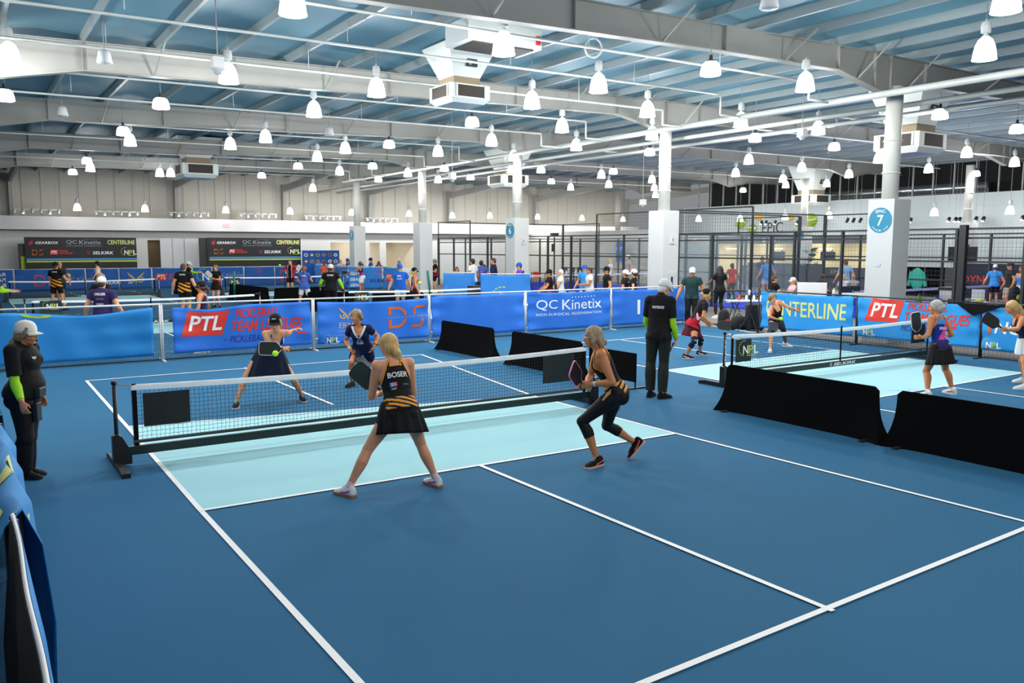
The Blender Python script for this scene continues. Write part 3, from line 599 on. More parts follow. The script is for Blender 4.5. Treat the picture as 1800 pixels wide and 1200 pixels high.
banner((8.30, FY-.04), (11.18, FY-.04), 0.13, 1.20, BLUE, 'plain blue banner behind the two black dividers', lambda A, L, H: [A.arc(.9+.1*k, 0.0, .02, .045, 0, 180, INKL) for k in range(6)], seed=4, sag=.02, amp=.03)
banner((11.30, FY-.04), (14.25, FY-.04), 0.12, 1.20, BLUE, 'blue banner with white clinic lettering in thin capitals', lambda A, L, H: logo_qc(A, .28, .40, 2.35), seed=5, sag=.04)
banner((14.36, FY-.04), (17.32, FY-.04), 0.12, 1.19, BLUE, 'plain blue banner ending at the green post behind the standing referee', lambda A, L, H: (A.rect(.95, 1.05, .3, .75, INKW), A.disc(1.7, .45, .09, INKW)), seed=6, sag=.04, amp=.02)
p = at_z(1206, 572); m = MB(); m.tube([(17.42, FY, 0), (17.42, FY, 1.15)], .045, 12); tag(m.build('green_post', TEAL, smooth=True), 'dark green padded post at the end of the fence', 'post')
# --- fence beyond the second court (on the right)
RX = 17.0
ry = [5.75, 2.62, -0.45, -3.5, -6.5]
fence([(RX+.03, y) for y in ry], 'black fence panel behind the right court, %s from the far end', 'fence panels beyond the right court', frame=DARK, netz=(.03, .35), du=.09)
SKY = mat('banner_sky_blue', '#2493d8', 0.75, var=0.04, scale=2)
banner((RX, 5.62), (RX, 2.72), 0.20, 1.22, SKY, 'sky blue banner with pale yellow capitals behind the far right player', lambda A, L, H: logo_centerline(A, .16, .38, 2.55), seed=7, sag=.05, amp=.024)
def art_ptl2(A, L, H): logo_ptl(A, 0.20, 0.42, 0.58); A.text('PICKLEBALL', 1.15, 1.95, .24, .38, INKN, bold=.022, shear=.25); logo_npl(A, .12, .04, .2); A.rect(2.2, 2.5, .38, .45, INKR)
banner((RX, 2.58), (RX, -.42), 0.22, 1.2, SKY, 'sky blue banner with red league lettering behind the pink topped player', art_ptl2, seed=8, sag=.06, amp=.024)
def art_inc(A, L, H): A.text('i', .12, .26, .36, .80, INKO, bold=.05, shear=.2); A.text('NCREDIWEAR', .28, 2.6, .38, .66, INKW, bold=.04, shear=.15); logo_npl(A, .05, .03, .2)
banner((RX, -.48), (RX, -3.45), 0.2, 1.16, SKY, 'sky blue banner with a white and orange wordmark at the right edge', art_inc, seed=9, sag=.04, amp=.024)
m = MB(); c0 = at_x(1690, 533, RX-.05); m.add([(RX-.06, .12, 1.2), (RX-.06, -1.0, 1.2), (RX-.08, -.3, .93)], [(0, 1, 2)]); tag(m.build('draped_flag', BLKFAB, solid=.01), 'black cloth triangle draped over the right banner fence', 'cloth')
# ================================================================ nets
def court_net(x0, x1, y, label, near=False, flags=(), bar_logo=True, du=0.048, seed=1, straps=()):
    """portable net across x0..x1 at y: posts on feet, base bar, net, tape, side bands"""
    t = thing('court_net', label, 'net', ((x0+x1)/2, y, 0), 'pickleball nets'); L = x1-x0; zt = lambda u: 0.915-0.05*(4*(u/L)*(1-u/L))
    pos = lambda u, z: np.array([x0+u, y, z])
    for i, xx in enumerate((x0-.17, x1+.17)):
        s = 1 if i == 0 else -1; m = MB(); m.tube([(xx, y, 0.02), (xx-.0*s, y, .95)], .022, 12); m.tube([(xx, y, .93), (xx, y, .97)], .03, 12); pp = m.build('post', BLACK, t, smooth=True)
        m = MB(); m.prism([(-.05, 0.03), (.14, .03), (.14, .16), (.05, .34), (0, .38), (-.05, .36)], (xx, y+.05, 0), (s, 0, 0), (0, 0, 1), (0, -1, 0), .1); m.build('post_bracket', BLACK, t)
        m = MB(); m.prism([(-.55, 0), (.55, 0), (.55, .05), (.4, .075), (-.4, .075), (-.55, .05)], (xx-.045, y, 0), (0, 1, 0), (0, 0, 1), (1, 0, 0), .09); m.build('foot', BLACK, t)
        m = MB(); m.tube([(xx, y, .93), (xx+.17*s, y, .915)], .008, 8); m.build('tension_rod', CHROME, t)
        if not near or i == 1: a = Flat(); a.text('SELKIRK', .40, .84, -.018, .018, INKW, bold=.04, shear=.2); a.build('post_lettering', plane_map((xx, y-.024, 0), (0, 0, 1), (-1, 0, 0)), t)
        m = MB(); u = 0.03 if i == 0 else L-.03; m.box((x0+u, y, .53), (.05, .012, .78)); m.build('side_band', BLKFAB, t)
    m = MB(); m.bar((x0-.15, y, .17), (x1+.15, y, .17), .05, .10); bb = m.build('base_bar', mat('net_bar', '#10211f', .35), t, bevel=.006)
    a = Flat(); c = L/2
    if bar_logo: logo_selkirk_mark(a, c-.3 if not near else c-.05, .135, .075, INKW); 
    if bar_logo and not near: a.text('SELKIRK', c-.22, c+.5, .14, .2, INKW, bold=.05, shear=.2)
    a.build('bar_lettering', plane_map((x0, y-.026, 0), (1, 0, 0), (0, 0, 1)), bb)
    m = MB(); m.tube([pos(L*k/20, .265) for k in range(21)], (0.02), 8); m.build('bottom_band', mat('net_band', '#3a3f3f', .7), t)
    m = MB(); net_sheet(m, lambda u, z: pos(u, .27+(z-.27)*(zt(u)-.27)/(.915-.27)), L, .27, .905, du, du*.98, 0.0022 if near else .0028, du*.10, seed); m.build('net_mesh', NETW, t)
    m = MB(); n = 60; P = np.array([[pos(L*i/n, zt(L*i/n)+dz)+np.array([0, dy+.004*math.sin(i*2.1+k), 0]) for k, (dy, dz) in enumerate(((-.008, -.065), (-.012, -.03), (-.006, 0.0), (.006, 0.0), (.012, -.03), (.008, -.065)))] for i in range(n+1)]); m.grid(P); m.build('top_tape', TAPE, t, smooth=True)
    m = MB(); m.box(pos(c, .55)+np.array([0, -.02, 0]), (.035, .01, .72)); m.tube([pos(c, .2)+np.array([0, -.02, 0]), pos(c, .12)+np.array([0, -.02, 0])], .012, 8); m.build('centre_strap', BLKFAB, t)
    for k, (u0, u1, z0, z1, art) in enumerate(flags):
        f = thing('net_flag', *art[:2], (x0+(u0+u1)/2, y-.03, z0), 'small black sponsor flags on the nets'); m = MB(); m.box((x0+(u0+u1)/2, y+art[3], (z0+z1)/2), (u1-u0, .008, z1-z0)); m.build('flag_cloth', mat('flag_dark', '#0d1a1c', .6), f)
        if art[2]: A = Flat(); logo_npl(A, u0+.1, z0+.1, (z1-z0)*.62); A.build('lettering', plane_map((x0, y+art[3]-.006, 0), (1, 0, 0), (0, 0, 1)), f)
    return t
court_net(-.2, 6.25, 0.0, 'near pickleball net with white top tape across the light blue zone', near=True, flags=((.12, .62, .42, .80, ('plain black flag on the left end of the near net', 'flag', False, .02)), (5.62, 6.2, .42, .82, ('plain black flag on the right end of the near net', 'flag', False, -.03))), du=.048)
court_net(9.5, 15.72, 0.0, 'net of the right court behind the black dividers', flags=((.1, .5, .42, .82, ('black flag with lime lettering on the left end of the right net', 'flag', True, -.02)), (5.6, 6.1, .4, .8, ('black flag behind the paddle at the right end of the right net', 'flag', False, .02))), seed=4)
court_net(-.1, 6.2, 17.2, 'net on the left court just beyond the blue banner fence', flags=((.2, .75, .55, .9, ('black flag with lime lettering on the left net beyond the fence', 'flag', True, -.02)),), du=.06, seed=2)
court_net(9.45, 15.75, 17.2, 'net beyond the fence right of the referee in lime sleeves', flags=((.2, .75, .5, .86, ('black flag on the net behind the middle of the fence', 'flag', True, -.02)),), du=.06, seed=3)
court_net(0, 6.1, 33.3, 'farthest left net before the owl banner', du=.09, seed=6)
court_net(9.4, 15.6, 33.3, 'farthest net before the second black board', flags=((.15, .75, .45, .86, ('black lime lettered flag on the farthest net', 'flag', True, -.02)),), du=.09, seed=7)
# ================================================================ black dividers
def divider(a, b, h, label, flare=True, group='low black fabric dividers'):
    a = np.array([a[0], a[1], 0.]); b = np.array([b[0], b[1], 0.]); e = b-a; L = np.linalg.norm(e); e /= L; n = np.cross(e, (0, 0, 1.0)); t = thing('court_divider', label, 'divider', (a+b)/2, group)
    nu, nv = 41, 17; P = np.zeros((nu, nv, 3)); Q = np.zeros((nu, nv, 3)); R = .05
    for i in range(nu):
        s = i/(nu-1)
        for j in range(nv):
            q = j/(nv-1); fl = (0.11*(1-q)**2.6 if flare else 0.0); u = -fl+(L+2*fl)*s; zz = h*q
            ed = min(u+fl, L+fl-u); top = 0.0
            if ed < R and q > .9: top = (R-math.sqrt(max(0, R*R-(R-ed)**2)))*(q-.9)/.1
            wid = 0.012+0.16*(1-q)**3.2*(0.15+0.85*abs(2*s-1)**6)
            base = a+e*u+np.array([0, 0, zz-top]); P[i, j] = base+n*wid; Q[i, j] = base-n*wid
    m = MB(); m.grid(P); m.grid(Q[::-1]); m.grid(np.stack([P[:, -1], Q[:, -1]], 1)); m.grid(np.stack([P[0], Q[0]], 1)[::-1]); m.grid(np.stack([P[-1], Q[-1]], 1)); m.build('fabric_cover', mat('divider_black', '#060607', .95, var=.1, spec=.1), t, smooth=True)
    for q in (a+e*.1, b-e*.1): m = MB(); m.bar(q-n*.2+np.array([0, 0, .012]), q+n*.2+np.array([0, 0, .012]), .05, .02); m.build('foot', DARK, t)
    return t
B = lambda px, py: at_z(px, py)
divider((7.80, -1.45), (7.80, -3.93), .70, 'low black divider right of the near court, left of the two in front'); divider((7.80, -4.18), (7.80, -6.6), .70, 'low black divider cut by the right edge of the picture')
divider((7.80, 7.45), (7.80, 5.12), .70, 'low black divider far behind the near net beside the plain banner'); divider((7.80, 4.4), (7.80, 2.05), .70, 'low black divider just behind the right end of the near net')
t = thing('court_divider', 'short black standing divider on flat feet behind the right net post', 'divider', (7.9, 1.3, 0), 'low black fabric dividers'); m = MB(); m.bx(7.88, 7.91, .68, 1.95, .12, .62); m.build('fabric_cover', mat('divider_black', '#060607'), t)
for yy in (.7, 1.93): m = MB(); m.tube([(7.9, yy, 0.02), (7.9, yy, .62)], .015, 8); m.bar((7.65, yy, .015), (8.2, yy, .015), .05, .02); m.build('leg', DARK, t)
divider((7.6, 36), (7.7, 30.6), .75, 'distant black divider beside the farthest left net'); divider((8.6, 29.3), (8.9, 24.5), .75, 'distant black divider behind the orange and black shirted man')
t0 = at_z(396, 515); divider((9.0, 24), (11.4, 24.2), .75, 'black divider by the thin green pole beyond the fence'); divider((9.2, 20.6), (10.9, 19.2), .75, 'black divider right of the woman in the black cap beyond the fence'); divider((11.4, 19.6), (13.2, 18.8), .7, 'sloping black divider left of the referee in lime sleeves')
m = MB(); c = at_z(413, 529); m.tube([(c[0], c[1], 0), (c[0], c[1], 1.35)], .05, 10); tag(m.build('green_pole', TEAL, smooth=True), 'thin green padded pole beyond the fence by the farthest net', 'post')
# ================================================================ far fence and banners
FB = 42.6
segs = [(-4.5, 0.3), (0.3, 4.4), (4.4, 7.5), (7.5, 8.9), (8.9, 11.4), (11.4, 13.8), (13.8, 16.0), (16.0, 17.4)]
def art_lines(ws): return lambda A, L, H: [A.text(w, .1*L, .75*L, .2+.3*k, .4+.3*k, INKW, bold=.03, shear=.2) for k, w in enumerate(ws)]
fx2 = [float(at_y(p_, 470, FB)[0]) for p_ in (-30, 23.5, 149.5, 208.5, 266.5, 337.5, 372.5, 428.5, 482.5, 528)]
fence([(x, FB+.03) for x in fx2], 'pipe frame behind the far banners, %s from the left', 'frames of the far fence', h=1.2, du=0, foot=False)
arts = [art_lines(('GEAR', 'GEAR', 'GEAR')), lambda A, L, H: (logo_ds(A, .9, .2, .65, INKR), logo_qc(A, 2.4, .35, 1.6, INKGR)), lambda A, L, H: logo_gearbox(A, .4, .2, 2.0), lambda A, L, H: logo_owl(A, L/2, .2, .75), lambda A, L, H: logo_ptl(A, .1, .4, .42), lambda A, L, H: logo_npl(A, .3, .25, .75), lambda A, L, H: logo_qc(A, .2, .45, 1.6, INKGR), lambda A, L, H: (logo_selkirk_mark(A, L/2, .65, .4, INKC), A.text('SELKIRK', .4, L-.4, .3, .5, INKN, bold=.04, shear=.2))]
pxs = [(-30, 23), (24, 149), (150, 208), (209, 266), (267, 337), (338, 372), (373, 428), (429, 482)]
labs = ['blue banner at the left edge of the far fence', 'blue banner with orange initials on the far fence left', 'blue banner with gear wordmark behind the capped purple shirt man', 'blue banner with a gold owl on the far fence', 'blue banner with red league logo on the far fence', 'blue banner with large white and lime letters on the far fence', 'blue banner with thin clinic lettering beyond the farthest net', 'blue banner with a crimson stripe mark under the second board']
for k, ((p0, p1), art, lab) in enumerate(zip(pxs, arts, labs)):
    x0, x1 = float(at_y(p0, 470, FB)[0]), float(at_y(p1, 470, FB)[0])
    banner((x0+.03, FB-.05), (x1-.03, FB-.05), .06, 1.2, BLUE3, lab, art, seed=20+k, sag=.03, amp=.02)
x0, x1 = float(at_y(483, 470, FB)[0]), float(at_y(528, 470, FB)[0]); banner((x0, FB-.05), (x1, FB-.05), .05, 1.2, BLUE3, 'blue banner with orange initials behind the player holding a white paddle', lambda A, L, H: logo_ds(A, .3, .2, .75, INKR), seed=31)
E1 = at_z(540, 503); 
WBN = [0]
def wb(px0, px1, py0, py1, H, mt, lab, art, seed, z0=.06):
    a, b = at_z(px0, py0), at_z(px1, py1); e_ = (b-a)/np.linalg.norm(b-a); n_ = np.array([-e_[1], e_[0], 0])*.06; fence([a+n_, b+n_], 'pipe frame of the loose blue banners, %s from the left' % ORD[WBN[0]]+'%.0s', 'frames of the loose banners', h=H+z0, du=0, foot=False); WBN[0] += 1; return banner(a, b, z0, z0+H, mt, lab, art, seed=seed, sag=.05, amp=.03)
BL4 = mat('banner_mid_blue', '#2b7fd0', 0.75, var=.04, scale=2)
wb(536, 574, 497, 501, 1.25, BL4, 'blue banner with white and lime letters behind the referee beyond the fence', lambda A, L, H: logo_npl(A, .4, .3, .9), 41); wb(577, 611, 502, 508, 1.25, BL4, 'blue banner between the far referee and the row of white wordmarks', lambda A, L, H: logo_npl(A, .3, .3, .7), 42)
wb(612, 672, 508, 509, 1.25, BL4, 'blue banner with stacked white wordmarks and a crimson mark by the far player', lambda A, L, H: ([A.text('GEAR', .15, .8, .1+.33*k, .28+.33*k, INKW, bold=.04, shear=.2) for k in range(3)], logo_selkirk_mark(A, 2.0, .7, .4, INKC), A.text('SELKIRK', 1.4, 2.6, .35, .55, INKN, bold=.04)), 43)
wb(643, 672, 509, 510, 1.2, BL4, 'blue banner with big letters behind the player in white shorts', lambda A, L, H: logo_npl(A, .3, .2, .8), 44) if False else None
wb(673, 707, 509, 511, 1.25, BL4, 'blue banner with a red league mark beside the volunteer in blue', lambda A, L, H: logo_ptl(A, .2, .45, .45), 45); wb(780, 835, 542, 542, 1.36, BL4, 'blue banner hung with a green cord near the drinking woman', lambda A, L, H: logo_npl(A, .6, .0, .5), 46)
wb(845, 932, 549, 549, 1.38, BL4, 'blue banner with outlined ball logos in front of the six column', lambda A, L, H: (logo_npl(A, .5, .1, .75), logo_npl(A, 2.6, .1, .75)), 47)
m = MB(); c = at_z(757, 519); m.tube([(c[0], c[1], 0), (c[0]-.15, c[1], 1.25)], .05, 10); tag(m.build('green_post', TEAL, smooth=True), 'green padded post left of the man with crossed arms', 'post')
# ================================================================ boards
def board(px0, px1, py0, py1, label):
    a, b = at_y(px0, py0, 44.0), at_y(px1, py0, 44.0); x0, x1 = a[0], b[0]; zt = (a[2]+b[2])/2; t = thing('sponsor_board', label, 'sponsor board', ((x0+x1)/2, 44.1, 0), 'black sponsor boards'); w = x1-x0
    m = MB(); m.bx(x0, x1, 44.0, 44.12, 0, zt); m.build('board_panel', mat('board_black', '#101216', .6), t); A = Flat(); z = zt
    logo_gearbox(A, .03*w, z-.42, .26*w); logo_qc(A, .36*w, z-.52, .31*w, INKGR); logo_centerline(A, .73*w, z-.40, .255*w)
    logo_ds(A, .06*w, z-1.02, .32, INKO); logo_ptl(A, .21*w, z-.98, .26); logo_selkirk(A, .53*w, z-1.0, .25*w, INKW, INKC); logo_npl(A, .86*w, z-1.05, .42)
    A.rect(.01*w, w, z-1.3, z-1.2, INKB); A.rect(.01*w, w, z-1.42, z-1.33, INKL); A.build('lettering', plane_map((x0, 43.995, 0), (1, 0, 0), (0, 0, 1)), t); return t
board(42, 239, 417, 476, 'left black sponsor board with rows of logos'); board(365, 528, 418, 470, 'right black sponsor board with rows of logos')
m = MB(); a, b = at_y(31, 428, 44.3), at_y(44, 428, 44.3); m.bx(a[0], b[0]+.2, 44.3, 44.5, 0, a[2]); t = tag(m.build('display_stand', BLACK), 'black stand left of the left sponsor board', 'stand'); 
for k in range(2): m = MB(); m.bx(a[0]+.1+.35*k, a[0]+.36+.35*k, 44.2, 44.3, 1.0, 1.9); tag(m.build('paddle_box', mat('lime_box', '#a7c41b', .5)), '%s lime product box on the black stand by the left board' % ('left' if k == 0 else 'right'), 'box')
a, b = at_y(350, 418, 44.2), at_y(364, 418, 44.2); m = MB(); m.bx(a[0], b[0], 44.2, 44.4, 0, a[2]); tag(m.build('black_screen', BLACK), 'plain black panel at the left end of the right sponsor board', 'panel')
a, b = at_y(531, 440, 43.2), at_y(597, 470, 43.2); t = thing('logo_backdrop', 'blue photo backdrop printed with small round club badges', 'backdrop', ((a[0]+b[0])/2, 43.2, 0)); m = MB(); m.bx(a[0], b[0], 43.2, 43.25, 0, a[2]); m.build('printed_panel', BLUE3, t); A = Flat(); w = b[0]-a[0]; rnd = random.Random(3)
for r_ in range(2):
    for k in range(6): cu = .25+k*(w-.4)/5.3; A.disc(cu, a[2]-.3-.42*r_, .13, [INKW, INKR, INKL, INKGR, INKO, INKW][(k+r_) % 6], ry=.11, lift=.001); A.disc(cu, a[2]-.3-.42*r_, .08, [INKN, INKW, INKN, INKC, INKN, INKB][(k+r_) % 6], ry=.06, lift=.002)
logo_npl(A, .9, a[2]-1.75, .8); A.build('badges', plane_map((a[0], 43.195, 0), (1, 0, 0), (0, 0, 1)), t)
# ================================================================ padel enclosures
GLASS = mat('glass_pane', '#cfe4e6', 0.03, var=0.0, spec=0.5, alpha=0.06)
MESHW = mat('wire_mesh', '#23292b', 0.6)
def padel(x0, x1, y0, y1, label, hi=((17.5, 21.5),), end_glass=('a',)):
    t = thing('padel_enclosure', label, 'padel court', ((x0+x1)/2, (y0+y1)/2, 0), 'padel court enclosures')
    H = 3.0
    for x, nm in ((x0, 'near'), (x1, 'far')):
        n = int(round((y1-y0)/2))
        for k in range(n+1):
            y = y0+(y1-y0)*k/n; m = MB(); big = k in (0, n); m.bx(x-.05, x+.05, y-(.07 if big else .04), y+(.07 if big else .04), 0, H+(1.0 if big and x == x1 else 0.02)); m.build('frame_post', DARK, t)
        for z in (H, H-.28 if x == x0 else 2.0, 2.0 if x == x0 else 1.0): m = MB(); m.bx(x-.03, x+.03, y0, y1, z-.03, z+.03); m.build('frame_rail', DARK, t)
        # glass for the outer 4 m at each end, wire mesh between
        for a, b in ((y0, y0+4), (y1-4, y1)): m = MB(); m.bx(x-.006, x+.006, a+.05, b-.05, .05, H-.05); m.build('glass_panel', GLASS, t)
        m = MB(); e = np.array([0, 1.0, 0]); net_sheet(m, lambda u, z: np.array([x, y0+4+u, z]), (y1-y0)-8, .05, H-.05, .125, .125, .0035); m.build('wire_mesh_panel', MESHW, t)
    for y in (y0, y1):
        n = 5
        for k in range(1, n): m = MB(); xx = x0+(x1-x0)*k/n; m.bx(xx-.04, xx+.04, y-.05, y+.05, 0, H); m.build('frame_post', DARK, t)
        for z in (H, 4.0): m = MB(); m.bx(x0, x1, y-.03, y+.03, z-.03, z+.03); m.build('frame_rail', DARK, t)
        m = MB(); m.bx(x0+.06, x1-.06, y-.006, y+.006, .05, H-.05); m.build('glass_panel', GLASS, t)
        m = MB(); net_sheet(m, lambda u, z: np.array([x0+u, y, z]), x1-x0, H, 4.0, .15, .15, .004); m.build('wire_mesh_panel', MESHW, t)
    for a, b in hi:
        for x in (x0, x1):
            m = MB(); net_sheet(m, lambda u, z: np.array([x, a+u, z]), b-a, H, 4.0, .15, .15, .004); m.build('wire_mesh_panel', MESHW, t)
            m = MB(); m.bx(x-.03, x+.03, a, b, 3.97, 4.03); m.build('frame_rail', DARK, t)
            for q in (a, b): m = MB(); m.bx(x-.03, x+.03, q-.03, q+.03, H, 4.0); m.build('frame_post', DARK, t)
    ym = (y0+y1)/2+(1.6 if y0 < 0 else 0); m = MB()
    m2 = thing('padel_net', 'white taped net inside the %s' % ('left padel court' if y0 > 10 else 'right padel court'), 'net', ((x0+x1)/2, ym, 0), 'padel nets')
    m.bx(x0+.2, x1-.2, ym-.02, ym+.02, .82, .9); m.build('net_tape', TAPE, m2); m = MB(); net_sheet(m, lambda u, z: np.array([x0+.2+u, ym, z]), x1-x0-.4, .05, .82, .12, .12, .004); m.build('net_mesh', NETW, m2)
    for q in (x0+.15, x1-.15): m = MB(); m.tube([(q, ym, 0), (q, ym, .95)], .04, 10); m.build('net_post', TEAL, m2)
padel(24.0, 34.0, 17.5, 37.5, 'dark framed glass and wire court behind the six column', hi=((17.5, 21.5), (33.5, 37.5)))
padel(24.0, 34.0, -4.0, 16.0, 'dark framed glass and wire court behind the right banners', hi=((12.0, 16.0),))
m = MB(); c = at_x(1690, 470, 23.9)
m.bx(23.84, 24.02, c[1]-.1, c[1]+.1, 0, 3.12); tag(m.build('heavy_post', mat('heavy_black', '#15191b', .5)), 'thick black post before the screen in the right court', 'post')
# ================================================================ furniture and small things
WOOD = mat('table_white', '#d9d8d2', .5); ORANGE = mat('orange_plastic', '#ef6a2e', .5); SKINDUMMY = None
def table(c, L, W, h, label, top=WOOD, leg=BLACK, rz=0.0, name='folding_table'):
    t = thing(name, label, 'table', c, rz=0); ca, sa = math.cos(rz), math.sin(rz); ex = np.array([ca, sa, 0]); ey = np.array([-sa, ca, 0]); c = np.asarray(c, float)
    m = MB(); m.box(c+np.array([0, 0, h-.02]), (L, W, .04), ex, ey); m.build('table_top', top, t, bevel=.008)
    for s in (-1, 1):
        for q in (-1, 1): m = MB(); m.tube([c+ex*s*L*.42+ey*q*W*.35, c+ex*s*L*.30*(1 if q > 0 else .8)+ey*q*W*.3+np.array([0, 0, h-.04])], .016, 8); m.build('leg', leg, t)
    return t
def bottle(c, r, h, mt, label, cap=BLACK, group='bottles on the tables', name='bottle'):
    t = thing(name, label, 'bottle', c, group); m = MB(); m.lathe(c, [(r*.9, 0), (r, .02), (r, h*.65), (r*.5, h*.8), (r*.4, h*.88)], 14); m.build('bottle_body', mt, t, smooth=True); m = MB(); m.lathe(np.asarray(c)+np.array([0, 0, h*.88]), [(r*.45, 0), (r*.45, h*.12)], 12); m.build('cap', cap, t); return t
def chair(c, face, mt, label, group, legm=DARK, h=.45):
    c = np.asarray(c, float); t = thing('chair', label, 'chair', c, group); f = np.array([math.cos(face), math.sin(face), 0]); s = np.array([-f[1], f[0], 0]); z = lambda q: np.array([0, 0, q])
    m = MB(); m.box(c+z(h), (.44, .46, .04), f, s); m.build('seat', mt, t, bevel=.015); m = MB(); m.box(c-f*.22+z(h+.25), (.04, .44, .38), f+z(.12), s); m.build('backrest', mt, t, bevel=.012)
    for a in (-1, 1):
        for b in (-1, 1): m = MB(); m.tube([c+f*a*.22+s*b*.22, c+f*a*.18+s*b*.19+z(h)], .014, 8); m.build('leg', legm, t)
    return t
def bag(c, sx, sy, sz, mt, label, accent=None, name='backpack'):
    c = np.asarray(c, float); t = thing(name, label, 'bag', c); m = MB()
    P = []
    m.lathe(c, [(.36, 0), (.5, .08), (.5, .5), (.42, .85), (.2, .98), (0, 1)], 16); m.v[-1] = (m.v[-1]-c)*np.array([sx, sy, sz])+c; m.build('bag_body', mt, t, smooth=True)
    m = MB(); g = [(c+np.array([math.cos(a)*sx*.16, 0, sz*.97+math.sin(a)*.07])) for a in np.linspace(0, math.pi, 7)]; m.tube(g, .012, 6); m.build('handle', mt, t)
    m = MB(); m.ell(c+np.array([-.0*sx, -.44*sy, sz*.3]), sx*.3, .08, sz*.2); m.build('front_pocket', accent or mt, t, smooth=True); return t
# bags and case behind the far right player
c = at_z(1326, 581); t = thing('suitcase', 'black upright suitcase beside the banner with yellow capitals', 'suitcase', c); m = MB(); m.box(c+np.array([0, 0, .42]), (.50, .34, .76), HR, HF); m.build('case_shell', mat('case_black', '#0d0e10', .5), t, bevel=.05)
for s in (-1, 1): m = MB(); m.tube([c+HR*s*.2+np.array([0, 0, .0]), c+HR*s*.2+np.array([0, 0, .05])], .035, 8); m.build('wheel', BLACK, t)
m = MB(); m.bar(c+HR*.1-HF*.18+np.array([0, 0, .1]), c+HR*.1-HF*.18+np.array([0, 0, .75]), .012); m.build('zipper', GREY, t)
bag(at_z(1298, 579), .62, .4, .42, mat('bag_black', '#0e0f12', .8), 'black round sports bag left of the upright suitcase', None, 'sports_bag'); bag(at_z(1272, 575), .42, .3, .55, mat('bag_black', '#0e0f12', .8), 'black and dark red backpack on the floor behind the crouching player', mat('bag_red', '#7d1220', .8))
c0 = at_z(1236, 571); m = MB(); m.bar(c0, at_z(1330, 586), .06, .06); tag(m.build('floor_kerb', LGREY), 'pale low kerb strip on the floor behind the crouching player', 'kerb')
# towel / treatment tables behind
tt = table(at_z(1312, 566), 1.3, .6, .72, 'white folding table with bottles left of the yellow lettered banner', rz=-.6); c = ORI[tt.name]
cols = [('#2d8bb5', 'blue'), ('#e2552b', 'orange'), ('#dfe4e6', 'white'), ('#dfe4e6', 'white'), ('#d8dfe2', 'clear')]
ex = np.array([math.cos(-.6), math.sin(-.6), 0])
for k, (cc, nm) in enumerate(cols): bottle(c+ex*(-.5+.24*k)+np.array([0, 0, .72]), .04, .2, mat('bottle_'+nm, cc, .3), '%s bottle on the white folding table, %s from the left' % (nm, ORD[k]))
rt = thing('stanchion', 'black tripod stanchion holding barrier tape before the white folding table', 'barrier post', at_z(1318, 583)); c = at_z(1318, 583)
m = MB(); m.tube([c, c+np.array([0, 0, 1.15])], .025, 10); m.build('pole', BLACK, rt)
for a in (0.3, 2.4, 4.5): m = MB(); m.tube([c+np.array([.35*math.cos(a), .35*math.sin(a), .01]), c+np.array([0, 0, .55])], .012, 6); m.build('leg', BLACK, rt)
# massage table left of it, with draped towel
mt_ = table(at_z(1248, 548), 2.6, .75, .82, 'dark treatment table where a woman in black stands', top=mat('table_dark', '#26292c', .6), rz=-.45, name='treatment_table')
c = at_z(1178, 545); p = at_d(1176, 496, depth(c)); m = MB(); m.ell(p, .32, .22, .2, nu=14, nv=9); tag(m.build('towel_bundle', mat('towel_pale', '#bfdcdc', .9, bump=.6, scale=9), smooth=True), 'pale crumpled towel bundle beside the treatment table', 'towel'); m = MB(); m.tube([at_z(1178, 545), p-np.array([0, 0, .15])], .2, 12); tag(m.build('bin', DARK), 'dark bin under the pale towel bundle', 'bin')
# scorer tables behind banner
st = table(at_d(1385, 548, 28.5)*np.array([1, 1, 0]), 3.4, .7, .78, 'long black scorer table behind the yellow lettered banner', top=BLACK, rz=-.95, name='scorer_table'); c = ORI[st.name]; ex = np.array([math.cos(-.95), math.sin(-.95), 0])
for k in range(7): bottle(c+ex*(-1.3+.16*k)+np.array([0, 0, .78]), .045, .22, mat('carton_%d' % (k % 3), ('#e9edf2', '#3d62b8', '#20242a')[k % 3], .5), 'small %s bottle on the scorer table, %s from the left' % (('white', 'blue', 'dark')[k % 3], ORD[k]), group='bottles on the scorer table')
bottle(c+ex*1.45+np.array([0, 0, .78]), .06, .3, mat('bottle_clear', '#cfe6d8', .3), 'clear bottle with a lime cap on the scorer table', mat('lime_cap', '#6fdc3a', .5))
m = MB(); q = c+ex*.75+np.array([0, 0, 1.02]); m.box(q, (.95, .04, .46), ex, (-ex[1], ex[0], 0)); t = tag(m.build('monitor_back', mat('monitor_white', '#e7eaec', .5), bevel=.01), 'white monitor seen from behind on the scorer table', 'monitor')
m = MB(); q = c+ex*2.1+np.array([0, 0, .85]); m.box(q, (.8, .4, .12), ex, (-ex[1], ex[0], 0)); tag(m.build('white_cloth_pile', mat('cloth_white', '#dfe2e2', .9)), 'white folded cloth on the table end near the seven column', 'cloth')
